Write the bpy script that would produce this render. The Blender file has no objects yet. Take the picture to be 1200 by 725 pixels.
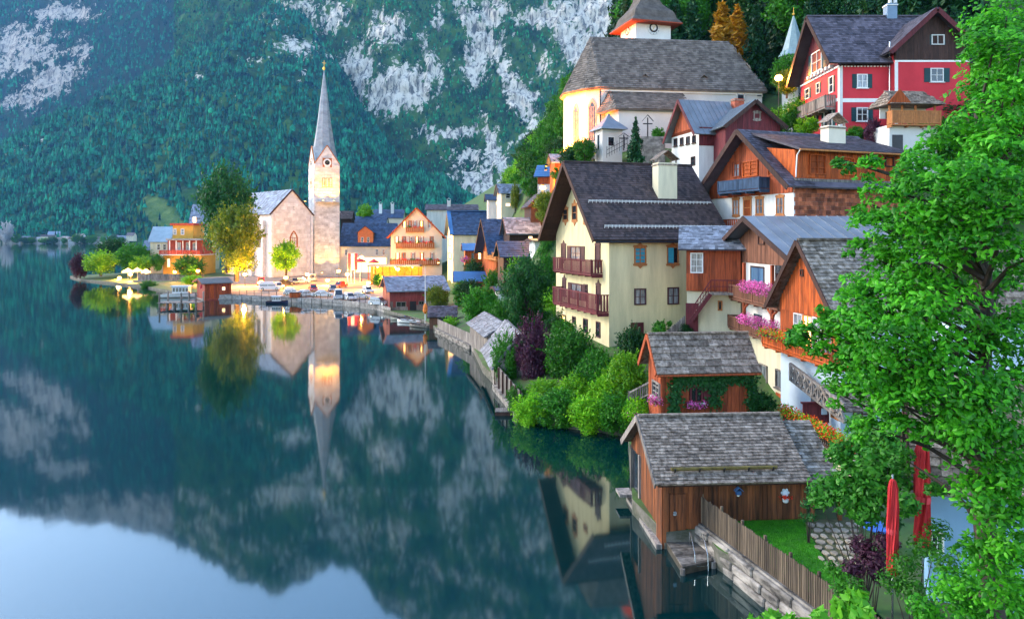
import bpy, math, random
import numpy as np
from mathutils import Vector, Matrix
from mathutils.geometry import delaunay_2d_cdt
R = math.radians
random.seed(7); np.random.seed(7)
SC = bpy.context.scene
COL = SC.collection

# ------------------------------------------------------------------ camera, sky, sun, exposure
F, H0, Y0 = 850.0, 13.0, 279.0              # focal length in photo pixels, eye height (m), horizon row
cam = bpy.data.cameras.new('camera'); co = bpy.data.objects.new('camera', cam); COL.objects.link(co)
co.location = (0, 0, H0); co.rotation_euler = (R(90), 0, 0)
cam.sensor_width = 36; cam.lens = F / 1200 * 36; cam.shift_y = -(362.5 - Y0) / 1200
cam.clip_start = .2; cam.clip_end = 20000
SC.camera = co
SUN_EL, SUN_AZ = 29, 290                     # the sky's brightest side: over the lake, to the left
w = bpy.data.worlds.new('World'); SC.world = w; w.use_nodes = True
nt = w.node_tree; bg = nt.nodes['Background']
sky = nt.nodes.new('ShaderNodeTexSky'); sky.sky_type = 'NISHITA'; sky.sun_disc = False
sky.sun_elevation = R(SUN_EL); sky.sun_rotation = R(SUN_AZ); sky.altitude = 500; sky.dust_density = 1.0
nt.links.new(sky.outputs[0], bg.inputs[0]); bg.inputs[1].default_value = .15
sl = bpy.data.lights.new('sun', 'SUN'); so = bpy.data.objects.new('sun', sl); COL.objects.link(so)
sl.energy = .75; sl.angle = R(18); sl.color = (1, .86, .68)
sd = Vector((math.sin(R(SUN_AZ)) * math.cos(R(SUN_EL)), math.cos(R(SUN_AZ)) * math.cos(R(SUN_EL)), math.sin(R(SUN_EL))))
so.rotation_euler = sd.to_track_quat('Z', 'Y').to_euler()
vs = SC.view_settings; vs.view_transform = 'Standard'; vs.look = 'None'; vs.exposure = 2.2; vs.gamma = 1
SC.render.engine = 'CYCLES'
cy = SC.cycles; cy.use_denoising = True; cy.max_bounces = 6; cy.diffuse_bounces = 3; cy.glossy_bounces = 3
cy.transmission_bounces = 4; cy.volume_bounces = 0; cy.transparent_max_bounces = 6
cy.caustics_reflective = False; cy.caustics_refractive = False; cy.sample_clamp_indirect = 4

# ------------------------------------------------------------------ helpers
def P(px, py, d): return Vector(((px - 600) / F * d, d, H0 - (py - Y0) / F * d))
def G(px, d, z): return Vector(((px - 600) / F * d, d, z))
def PZ(px, py, z):                            # the point at height z seen at that pixel
    return P(px, py, (H0 - z) * F / (py - Y0))
def ZP(py, d): return H0 - (py - Y0) / F * d

MATS = {}
def M(name, col, rough=.75, var=.3, sc=(2, 2, 2), rnd=.12, bump=.0, col2=None, detail=5, metal=0, spec=.3, island=0, sharp=0, bscale=None):
    """Procedural material: base colour broken up by stretched noise, per-object and per-island variation, fine bump."""
    if name in MATS: return MATS[name]
    m = bpy.data.materials.new(name); m.use_nodes = True; MATS[name] = m
    t = m.node_tree; n = t.nodes; l = t.links; b = n['Principled BSDF']
    g = n.new('ShaderNodeNewGeometry'); mp = n.new('ShaderNodeMapping'); mp.inputs['Scale'].default_value = sc
    l.new(g.outputs['Position'], mp.inputs['Vector'])
    no = n.new('ShaderNodeTexNoise'); no.inputs['Scale'].default_value = 1; no.inputs['Detail'].default_value = detail
    no.inputs['Roughness'].default_value = .65
    l.new(mp.outputs[0], no.inputs['Vector'])
    c2 = col2 or tuple(x * (1 - var) for x in col)
    rp = n.new('ShaderNodeValToRGB'); e = rp.color_ramp.elements
    e[0].position = .35 + sharp; e[1].position = .65 - sharp
    e[0].color = (*c2, 1); e[1].color = (*[min(1, x * (1 + var * .35)) for x in col], 1)
    l.new(no.outputs[0], rp.inputs[0])
    oi = n.new('ShaderNodeObjectInfo')
    hs = n.new('ShaderNodeHueSaturation')
    mr = n.new('ShaderNodeMapRange'); mr.inputs['To Min'].default_value = 1 - rnd * 1.6; mr.inputs['To Max'].default_value = 1 + rnd * 1.6
    src = oi.outputs['Random']
    if island:
        ad = n.new('ShaderNodeMath'); ad.operation = 'ADD'
        l.new(oi.outputs['Random'], ad.inputs[0]); l.new(g.outputs['Random Per Island'], ad.inputs[1])
        fr = n.new('ShaderNodeMath'); fr.operation = 'FRACT'; l.new(ad.outputs[0], fr.inputs[0]); src = fr.outputs[0]
    l.new(src, mr.inputs['Value']); l.new(mr.outputs[0], hs.inputs['Value'])
    l.new(rp.outputs[0], hs.inputs['Color']); l.new(hs.outputs[0], b.inputs['Base Color'])
    b.inputs['Roughness'].default_value = rough; b.inputs['Metallic'].default_value = metal
    b.inputs['Specular IOR Level'].default_value = spec
    if bump:
        bp = n.new('ShaderNodeBump'); bp.inputs['Strength'].default_value = bump; bp.inputs['Distance'].default_value = .03
        l.new(no.outputs[0], bp.inputs['Height']); l.new(bp.outputs[0], b.inputs['Normal'])
    return m

def leafmat(name, c1, c2, rnd=.25, tr=.35, rough=.5):
    """Leaves: two greens by island, a little gloss, light through the blade."""
    if name in MATS: return MATS[name]
    m = bpy.data.materials.new(name); m.use_nodes = True; MATS[name] = m
    t = m.node_tree; n = t.nodes; l = t.links; b = n['Principled BSDF']; out = n['Material Output']
    g = n.new('ShaderNodeNewGeometry'); oi = n.new('ShaderNodeObjectInfo')
    rp = n.new('ShaderNodeValToRGB'); e = rp.color_ramp.elements
    e[0].color = (*c1, 1); e[1].color = (*c2, 1)
    l.new(g.outputs['Random Per Island'], rp.inputs[0])
    hs = n.new('ShaderNodeHueSaturation'); mr = n.new('ShaderNodeMapRange')
    mr.inputs['To Min'].default_value = 1 - rnd; mr.inputs['To Max'].default_value = 1 + rnd
    l.new(oi.outputs['Random'], mr.inputs['Value']); l.new(mr.outputs[0], hs.inputs['Value']); l.new(rp.outputs[0], hs.inputs['Color'])
    l.new(hs.outputs[0], b.inputs['Base Color']); b.inputs['Roughness'].default_value = rough; b.inputs['Specular IOR Level'].default_value = .3
    tl = n.new('ShaderNodeBsdfTranslucent'); l.new(hs.outputs[0], tl.inputs[0])
    mx = n.new('ShaderNodeMixShader'); mx.inputs[0].default_value = tr
    l.new(b.outputs[0], mx.inputs[1]); l.new(tl.outputs[0], mx.inputs[2]); l.new(mx.outputs[0], out.inputs[0])
    return m

def emit(name, col, s):
    if name in MATS: return MATS[name]
    m = bpy.data.materials.new(name); m.use_nodes = True; MATS[name] = m
    b = m.node_tree.nodes['Principled BSDF']; b.inputs['Base Color'].default_value = (*col, 1)
    b.inputs['Emission Color'].default_value = (*col, 1); b.inputs['Emission Strength'].default_value = s
    return m

def tag(o, label=None, cat=None, group=None, kind=None):
    if label: o['label'] = label
    if cat: o['category'] = cat
    if group: o['group'] = group
    if kind: o['kind'] = kind
    return o

def link(name, data, parent=None):
    o = bpy.data.objects.new(name, data); COL.objects.link(o)
    if parent is not None: o.parent = parent
    return o

def thing(name, label, cat, loc=(0, 0, 0), rz=0, group=None):
    o = link(name, None); o.location = loc; o.rotation_euler = (0, 0, rz); o.empty_display_size = .3
    return tag(o, label, cat, group)

class MB:
    """Collects faces; build() links them as ONE mesh object."""
    def __init__(s): s.v = []; s.f = []; s.mi = []
    def face(s, pts, mi=0):
        k = len(s.v); s.v += [tuple(p) for p in pts]; s.f.append(tuple(range(k, k + len(pts)))); s.mi.append(mi); return s
    def hexa(s, c, mi=0):                    # 8 corners: bottom ring 0-3, top ring 4-7
        k = len(s.v); s.v += [tuple(p) for p in c]
        for q in ((3, 2, 1, 0), (4, 5, 6, 7), (0, 1, 5, 4), (1, 2, 6, 5), (2, 3, 7, 6), (3, 0, 4, 7)):
            s.f.append(tuple(k + i for i in q)); s.mi.append(mi)
        return s
    def box(s, x0, y0, z0, x1, y1, z1, mi=0, mat=None):
        c = [(x0, y0, z0), (x1, y0, z0), (x1, y1, z0), (x0, y1, z0), (x0, y0, z1), (x1, y0, z1), (x1, y1, z1), (x0, y1, z1)]
        if mat is not None: c = [mat @ Vector(p) for p in c]
        return s.hexa(c, mi)
    def bar(s, a, b, w, h, mi=0, up=(0, 0, 1)):   # a beam from a to b
        a = Vector(a); b = Vector(b); d = (b - a).normalized(); x = d.cross(Vector(up))
        if x.length < 1e-4: x = d.cross(Vector((1, 0, 0)))
        x.normalize(); z = x.cross(d); x = x * w / 2; z = z * h / 2
        return s.hexa([a - x - z, a + x - z, a + x + z, a - x + z, b - x - z, b + x - z, b + x + z, b - x + z], mi)
    def prism(s, prof, d0, d1, axis='y', mi=0):   # profile (u,z) pushed along axis
        def T(u, z, t): return (u, t, z) if axis == 'y' else (t, u, z)
        k = len(s.v); n = len(prof)
        s.v += [T(u, z, d0) for u, z in prof] + [T(u, z, d1) for u, z in prof]
        s.f.append(tuple(k + i for i in range(n))); s.mi.append(mi)
        s.f.append(tuple(k + n + i for i in reversed(range(n)))); s.mi.append(mi)
        for i in range(n):
            j = (i + 1) % n; s.f.append((k + i, k + n + i, k + n + j, k + j)); s.mi.append(mi)
        return s
    def tube(s, pts, rad, n=8, mi=0, cap=True):
        rings = []; pts = [Vector(p) for p in pts]
        if not hasattr(rad, '__len__'): rad = [rad] * len(pts)
        for i, p in enumerate(pts):
            d = (pts[min(i + 1, len(pts) - 1)] - pts[max(i - 1, 0)]).normalized()
            x = d.cross(Vector((.31, .95, .05))); x.normalize(); y = d.cross(x)
            k = len(s.v)
            for a in range(n):
                t = 2 * math.pi * a / n; s.v.append(tuple(p + (x * math.cos(t) + y * math.sin(t)) * rad[i]))
            rings.append(k)
        for i in range(len(rings) - 1):
            for a in range(n):
                b = (a + 1) % n; s.f.append((rings[i] + a, rings[i] + b, rings[i + 1] + b, rings[i + 1] + a)); s.mi.append(mi)
        if cap:
            s.f.append(tuple(rings[0] + a for a in reversed(range(n)))); s.mi.append(mi)
            s.f.append(tuple(rings[-1] + a for a in range(n))); s.mi.append(mi)
        return s
    def lathe(s, prof, n=12, mi=0, c=(0, 0), ph=0):     # prof: (r,z) bottom to top
        rings = []
        for r, z in prof:
            rings.append(len(s.v))
            for a in range(n):
                t = 2 * math.pi * (a + ph) / n; s.v.append((c[0] + r * math.cos(t), c[1] + r * math.sin(t), z))
        for i in range(len(rings) - 1):
            for a in range(n):
                b = (a + 1) % n; s.f.append((rings[i] + a, rings[i] + b, rings[i + 1] + b, rings[i + 1] + a)); s.mi.append(mi)
        s.f.append(tuple(rings[0] + a for a in reversed(range(n)))); s.mi.append(mi)
        s.f.append(tuple(rings[-1] + a for a in range(n))); s.mi.append(mi)
        return s
    def mesh(s, name, mats, smooth=False):
        me = bpy.data.meshes.new(name); me.from_pydata(s.v, [], s.f)
        for m in (mats if isinstance(mats, (list, tuple)) else [mats]): me.materials.append(m)
        if any(s.mi): me.polygons.foreach_set('material_index', s.mi)
        if smooth: me.polygons.foreach_set('use_smooth', [True] * len(s.f))
        return me
    def build(s, name, mats, parent=None, smooth=False, mat=None):
        o = link(name, s.mesh(name, mats, smooth), parent)
        if mat is not None: o.matrix_local = mat
        return o

_unit = {}
def ubox(m):                                   # shared unit box: x,y,z in -.5 .. .5
    if m.name not in _unit: _unit[m.name] = MB().box(-.5, -.5, -.5, .5, .5, .5).mesh('piece_' + m.name, m)
    return _unit[m.name]
def piece(name, m, parent, c, size, rot=None): # one box-like piece that shares its mesh with all alike ones
    o = link(name, ubox(m), parent)
    mt = Matrix.Translation(c)
    if rot is not None: mt = mt @ rot.to_4x4()
    o.matrix_local = mt @ Matrix.Diagonal((*size, 1))
    return o
def bigmesh(name, V, T, mats, parent=None, smooth=False, attr=None):   # numpy arrays -> one mesh
    me = bpy.data.meshes.new(name); V = np.asarray(V, np.float32); T = np.asarray(T, np.int32)
    k = T.shape[1]
    me.vertices.add(len(V)); me.vertices.foreach_set('co', V.ravel())
    me.loops.add(T.size); me.loops.foreach_set('vertex_index', T.ravel())
    me.polygons.add(len(T)); me.polygons.foreach_set('loop_start', np.arange(0, T.size, k, dtype=np.int32))
    if smooth: me.polygons.foreach_set('use_smooth', np.ones(len(T), bool))
    for m in (mats if isinstance(mats, (list, tuple)) else [mats]): me.materials.append(m)
    for an, av in (attr or {}).items():
        a = me.attributes.new(an, 'FLOAT', 'POINT'); a.data.foreach_set('value', np.asarray(av, np.float32).ravel())
    me.update(calc_edges=True)
    return link(name, me, parent)

def copy_tree(o, parent=None):
    c = o.copy(); COL.objects.link(c)
    if parent is not None: c.parent = parent
    for ch in KIDS.get(o.name, []) or [x for x in o.children]: copy_tree(ch, c)
    return c
KIDS = {}

# ------------------------------------------------------------------ gradient noise in numpy
_prm = np.random.RandomState(3).permutation(512); _prm = np.concatenate([_prm, _prm])
_grd = np.random.RandomState(4).randn(512, 2); _grd /= np.linalg.norm(_grd, axis=1)[:, None]
def perlin(x, y):
    xi = np.floor(x).astype(int); yi = np.floor(y).astype(int); xf = x - xi; yf = y - yi
    u = xf * xf * xf * (xf * (xf * 6 - 15) + 10); v = yf * yf * yf * (yf * (yf * 6 - 15) + 10)
    def g(ix, iy, dx, dy):
        h = _prm[(_prm[ix & 511] + iy) & 511]; return _grd[h, 0] * dx + _grd[h, 1] * dy
    a = g(xi, yi, xf, yf); b = g(xi + 1, yi, xf - 1, yf); c = g(xi, yi + 1, xf, yf - 1); d = g(xi + 1, yi + 1, xf - 1, yf - 1)
    return (a + u * (b - a)) * (1 - v) + (c + u * (d - c)) * v
def fbm(x, y, o=5, ridged=False):
    s = 0; a = 1; t = 0
    for i in range(o):
        p = perlin(x + 17.3 * i, y - 9.1 * i)
        s = s + a * ((1 - 2 * np.abs(p)) if ridged else p); t += a; a *= .5; x = x * 2; y = y * 2
    return s / t

# ------------------------------------------------------------------ the lake
def water_mat():
    m = bpy.data.materials.new('lake_water'); m.use_nodes = True; n = m.node_tree.nodes; l = m.node_tree.links
    b = n['Principled BSDF']; b.inputs['Base Color'].default_value = (.0, .018, .019, 1); b.inputs['Roughness'].default_value = .06
    b.inputs['IOR'].default_value = 2.1; b.inputs['Specular IOR Level'].default_value = .5
    b.inputs['Specular Tint'].default_value = (.7, .92, 1, 1)
    g = n.new('ShaderNodeNewGeometry'); mp = n.new('ShaderNodeMapping'); mp.inputs['Scale'].default_value = (.35, .12, 1)
    no = n.new('ShaderNodeTexNoise'); no.inputs['Scale'].default_value = 1; no.inputs['Detail'].default_value = 2
    bp = n.new('ShaderNodeBump'); bp.inputs['Strength'].default_value = .05; bp.inputs['Distance'].default_value = .12
    l.new(g.outputs['Position'], mp.inputs[0]); l.new(mp.outputs[0], no.inputs['Vector']); l.new(no.outputs[0], bp.inputs['Height'])
    l.new(bp.outputs[0], b.inputs['Normal'])
    mp2 = n.new('ShaderNodeMapping'); mp2.inputs['Scale'].default_value = (.004, .02, 1); no2 = n.new('ShaderNodeTexNoise'); no2.inputs['Scale'].default_value = 1
    mr = n.new('ShaderNodeMapRange'); mr.inputs['To Min'].default_value = .034; mr.inputs['To Max'].default_value = .062
    l.new(g.outputs['Position'], mp2.inputs[0]); l.new(mp2.outputs[0], no2.inputs['Vector']); l.new(no2.outputs[0], mr.inputs[0]); l.new(mr.outputs[0], b.inputs['Roughness'])
    return m
tag(MB().face([(-4200, -80, 0), (4200, -80, 0), (4200, 3000, 0), (-4200, 3000, 0)]).build('lake', water_mat()), kind='structure')

# ------------------------------------------------------------------ mountains across the lake: radial profiles (distance, image row) per bearing
def massif(name, cols, nx, nt, amp, gully, seed, px0, px1, mat, rockfn):
    keys = sorted(cols); prof = []
    for k in keys:
        a = np.array(cols[k], float); d = a[:, 0]; z = H0 - (a[:, 1] - Y0) / F * d
        t = np.concatenate([[0], np.cumsum(np.hypot(np.diff(d), np.diff(z)))]); t /= t[-1]
        T = np.linspace(0, 1, nt); prof.append(np.stack([np.interp(T, t, d), np.interp(T, t, z)], 1))
    prof = np.array(prof); PX = np.linspace(px0, px1, nx)
    D = np.empty((nx, nt)); Z = np.empty((nx, nt))
    for j in range(nt):
        D[:, j] = np.interp(PX, keys, prof[:, j, 0]); Z[:, j] = np.interp(PX, keys, prof[:, j, 1])
    ker = np.hanning(27); ker /= ker.sum()
    for A in (D, Z):
        for j in range(nt): A[:, j] = np.convolve(np.pad(A[:, j], 13, 'edge'), ker, 'valid')
    X = (PX[:, None] - 600) / F * D; Y = D
    T = np.linspace(0, 1, nt)[None, :]; env = np.clip(T * 7, 0, 1)
    s = seed * 31.7
    Z = Z + env * amp * (fbm(X / 420 + s, Y / 420, 6) * 1.4 + .35 * fbm(X / 90 + s, Z / 130, 4))
    gl = fbm(X / 170 + .4 * fbm(X / 300, Y / 300, 2) + s, Y / 900 + s, 4, True)
    Z = Z + env * gully * (gl - .4)
    Yd = env * gully * .8 * fbm(X / 60 + s, Z / 75, 5, True)      # ledges push in and out of the face
    Y = Y + Yd
    pxv = 600 + X / Y * F; pyv = Y0 - (Z - H0) / Y * F
    rock = rockfn(pxv, pyv, X, Y, Z)
    V = np.stack([X, Y, Z], -1).reshape(-1, 3)
    i = np.arange(nx - 1)[:, None] * nt + np.arange(nt - 1)[None, :]
    Q = np.stack([i, i + nt, i + nt + 1, i + 1], -1).reshape(-1, 4)
    o = bigmesh(name, V, Q, mat, smooth=False, attr={'rock': rock.ravel(), 'meadow': np.clip((26 - (262 - pyv) * .3 - np.abs(pxv - 190 - (pyv - 252) * .7)) / 8 + 1.5 * fbm(X / 25, Z / 25, 3), 0, 1) * ((pyv > 232) & (pyv < 276))})
    tag(o, kind='structure')
    return dict(X=X, Y=Y, Z=Z, rock=rock, px=pxv, py=pyv)

def rock_mat(name, rockc, rock2, soil, grass):
    m = bpy.data.materials.new(name); m.use_nodes = True; n = m.node_tree.nodes; l = m.node_tree.links; b = n['Principled BSDF']
    at = n.new('ShaderNodeAttribute'); at.attribute_name = 'rock'
    g = n.new('ShaderNodeNewGeometry')
    def noise(sc, det=6):
        mp = n.new('ShaderNodeMapping'); mp.inputs['Scale'].default_value = sc; no = n.new('ShaderNodeTexNoise'); no.inputs['Scale'].default_value = 1
        no.inputs['Detail'].default_value = det; no.inputs['Roughness'].default_value = .7
        l.new(g.outputs['Position'], mp.inputs[0]); l.new(mp.outputs[0], no.inputs['Vector']); return no
    def ramp(src, p0, c0, p1, c1):
        r = n.new('ShaderNodeValToRGB'); e = r.color_ramp.elements; e[0].position = p0; e[1].position = p1; e[0].color = (*c0, 1); e[1].color = (*c1, 1)
        l.new(src, r.inputs[0]); return r
    r1 = ramp(noise((.07, .07, .012), 10).outputs[0], .4, rock2, .53, rockc)
    r2 = ramp(noise((.01, .01, .01)).outputs[0], .42, soil, .6, grass)
    no = noise((.07, .07, .045), 8); ad = n.new('ShaderNodeMath'); ad.operation = 'ADD'; sb = n.new('ShaderNodeMath'); sb.operation = 'MULTIPLY_ADD'
    sb.inputs[1].default_value = 1.5; sb.inputs[2].default_value = -.75
    l.new(no.outputs[0], sb.inputs[0]); l.new(at.outputs['Fac'], ad.inputs[0]); l.new(sb.outputs[0], ad.inputs[1])
    th = ramp(ad.outputs[0], .45, (0, 0, 0), .51, (1, 1, 1))
    mx = n.new('ShaderNodeMix'); mx.data_type = 'RGBA'
    l.new(th.outputs[0], mx.inputs['Factor']); l.new(r2.outputs[0], mx.inputs['A']); l.new(r1.outputs[0], mx.inputs['B'])
    am = n.new('ShaderNodeAttribute'); am.attribute_name = 'meadow'; gm = ramp(noise((.04, .04, .04)).outputs[0], .35, (.06, .13, .03), .65, (.14, .2, .05))
    m2 = n.new('ShaderNodeMix'); m2.data_type = 'RGBA'; l.new(am.outputs['Fac'], m2.inputs['Factor']); l.new(mx.outputs['Result'], m2.inputs['A']); l.new(gm.outputs[0], m2.inputs['B'])
    l.new(m2.outputs['Result'], b.inputs['Base Color']); b.inputs['Roughness'].default_value = .95; b.inputs['Specular IOR Level'].default_value = .1
    bp = n.new('ShaderNodeBump'); bp.inputs['Strength'].default_value = .8; bp.inputs['Distance'].default_value = 9
    l.new(noise((.03, .03, .02), 8).outputs[0], bp.inputs['Height']); l.new(bp.outputs[0], b.inputs['Normal'])
    return m
RM = rock_mat('mountain_rock', (.68, .61, .51), (.12, .11, .105), (.012, .04, .02), (.06, .14, .03))
RC = rock_mat('cliff_rock', (.58, .48, .4), (.19, .15, .14), (.02, .03, .03), (.03, .05, .03))

def patches(lst):
    def f(px, py):
        r = np.zeros_like(px)
        for (cx, cy_, rx, ry, ang, wt) in lst:
            c, s = math.cos(R(ang)), math.sin(R(ang)); u = ((px - cx) * c + (py - cy_) * s) / rx; v = (-(px - cx) * s + (py - cy_) * c) / ry
            r = np.maximum(r, wt * np.exp(-(u * u + v * v) * .9))
        return r
    return f
pA = patches([(205, 28, 55, 13, -28, .8), (130, 62, 60, 6, -30, .35), (225, 92, 22, 7, -15, .75), (300, 70, 40, 10, -8, .6), (345, 55, 40, 16, 10, .85), (355, 85, 10, 45, 8, .6), (395, 62, 22, 12, 0, .9), (318, 25, 30, 14, 0, .6),
              (295, 135, 5, 25, 10, .5), (365, 140, 3, 60, 6, .5), (110, 118, 40, 4, -35, .6), (40, 168, 60, 4, -25, .7), (250, 120, 60, 4, -20, .4), (180, 140, 50, 4, -35, .35)])
def rockA(px, py, X, Y, Z):
    r = pA(px, py) * (.5 + 1.1 * np.abs(fbm(X / 50, Z / 30, 4))) + .5 * fbm(X / 30 + 5, Z / 45, 4) + .04
    r = np.where(py > 285, .0, r)
    return np.clip(r + np.where((np.abs(px - 190 - (py - 252) * .7) < 24 - (262 - py) * .3) & (py > 232) & (py < 272), -.2, 0), 0, 1)
pB = patches([(468, 105, 46, 30, -8, 1.0), (420, 85, 25, 40, 0, .8), (455, 35, 30, 28, 0, .75), (560, 40, 18, 60, -25, .8), (600, 100, 14, 110, -28, .8), (560, 70, 18, 22, 0, .9), (555, 85, 10, 26, 0, .9), (640, 20, 55, 12, 0, .95), (575, 15, 30, 25, 0, .7),
              (670, 50, 18, 55, -25, 1.0), (700, 15, 60, 26, 0, 1.0), (535, 155, 45, 9, -6, .9), (500, 150, 20, 7, 0, .6), (618, 118, 22, 8, -35, .9), (625, 150, 45, 9, -40, .6), (550, 185, 40, 14, 20, .55), (560, 215, 40, 22, 0, .75), (585, 190, 10, 70, -22, .8), (640, 80, 20, 20, 0, .6),
              (390, 20, 26, 22, 0, .7), (350, 10, 40, 25, 0, .6), (730, 40, 40, 40, 0, .9), (505, 70, 12, 40, -25, .7), (515, 20, 10, 20, 0, .6), (690, 60, 22, 30, 0, .9)])
def rockB(px, py, X, Y, Z):
    r = pB(px, py) * (.62 + .9 * np.abs(fbm(X / 50, Z / 30, 5))) + .55 * fbm(X / 22 + 9, Z / 45, 5) + .12 + .3 * fbm(X / 130 + 3, Z / 110, 3)
    r = np.where(py < -5, r + .25 + .5 * fbm(X / 200, Z / 160, 3), r)
    return np.clip(r, 0, 1)
pC = patches([(20, 60, 70, 40, -10, 1.0), (75, 15, 55, 16, 5, 1.0), (60, 95, 60, 26, -35, 1.0), (15, 118, 40, 12, -10, .9), (150, -40, 200, 40, 0, .9), (95, 62, 16, 26, 20, .9)])
def rockC(px, py, X, Y, Z):
    return np.clip(pC(px, py) * (.62 + .75 * np.abs(fbm(X / 90, Z / 70, 4))) + .75 * fbm(X / 55 + 3, Z / 60, 5) - .03, 0, 1)

MA = massif('mountain', {-900: [(1750, 286), (2300, 262), (2700, 250), (3200, 290)], -250: [(1740, 286.3), (2200, 240), (2500, 218), (3000, 270)],
    -60: [(1720, 286), (1950, 255), (2250, 212), (2480, 190), (2900, 250)], 0: [(1715, 286), (1950, 250), (2250, 205), (2500, 172), (2900, 230)],
    120: [(1705, 286), (1950, 228), (2250, 165), (2550, 113), (2950, 180)], 240: [(1700, 286), (1950, 210), (2300, 120), (2650, 57), (3050, 130)],
    320: [(1700, 286), (1950, 200), (2350, 90), (2750, 0), (3100, 60)], 365: [(1700, 286), (1950, 205), (2350, 100), (2750, 22), (3100, 100)], 395: [(1700, 286), (1950, 215), (2300, 130), (2600, 80), (3000, 150)],
    430: [(1700, 286), (1900, 232), (2150, 192), (2400, 163), (2800, 230)], 480: [(1700, 286), (1850, 250), (2000, 222), (2150, 200), (2500, 260)],
    545: [(1700, 286), (1770, 268), (1850, 250), (1930, 240), (2200, 275)], 610: [(1690, 286), (1720, 280), (1750, 272), (1800, 268), (2000, 284)], 900: [(1690, 286), (1720, 282), (1750, 276), (1800, 272), (2000, 280)]},
    400, 120, 40, 75, 1, -520, 1500, RM, rockA)
MBm = massif('mountain', {200: [(2750, 180), (2950, 60), (3150, -20), (3350, -60), (3700, 0)], 250: [(2700, 180), (2900, 30), (3100, -60), (3300, -100), (3700, -30)], 320: [(2650, 180), (2850, 20), (3050, -80), (3300, -135), (3700, -60)],
    360: [(2550, 210), (2800, 40), (3000, -60), (3250, -110), (3700, -40)], 400: [(2450, 230), (2650, 80), (2900, -20), (3200, -92), (3700, -30)], 440: [(2350, 240), (2500, 130), (2700, 20), (2950, -60), (3250, -142), (3700, -80)],
    480: [(2250, 255), (2450, 150), (2620, 40), (2900, -70), (3250, -167), (3700, -90)], 545: [(2100, 275), (2350, 185), (2600, 70), (2850, -50), (3200, -185), (3700, -110)], 650: [(2050, 278), (2300, 190), (2550, 60), (2800, -60), (3150, -205), (3700, -130)],
    800: [(2050, 278), (2300, 180), (2500, 60), (2750, -60), (3100, -230), (3700, -150)], 1500: [(2050, 278), (2300, 170), (2500, 60), (2750, -60), (3100, -240), (3700, -150)]},
    520, 170, 42, 60, 2, 200, 1500, RM, rockB)
MC = massif('mountain', {-900: [(3400, 286), (3700, 180), (4000, 90), (4300, 40), (4800, 60)], -300: [(3400, 270), (3650, 170), (3900, 60), (4200, -20), (4800, 10)], 0: [(3400, 250), (3600, 150), (3850, 50), (4150, -42), (4800, 0)],
    90: [(3400, 230), (3600, 130), (3850, 30), (4150, -46), (4800, 0)], 180: [(3400, 200), (3650, 90), (3900, 0), (4200, -66), (4800, -10)], 260: [(3450, 170), (3700, 60), (3950, -30), (4300, -98), (4800, -40)], 420: [(3500, 170), (3700, 60), (3950, -20), (4300, -80), (4800, -40)]},
    200, 90, 50, 70, 3, -900, 420, RC, rockC)
tag(MB().face([(-4200, 1640, -1), (4200, 1640, -1), (4200, 5000, 2), (-4200, 5000, 2)]).build('far_shore', M('shore_ground', (.05, .09, .03), sc=(.01, .01, .01))), kind='structure')

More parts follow.
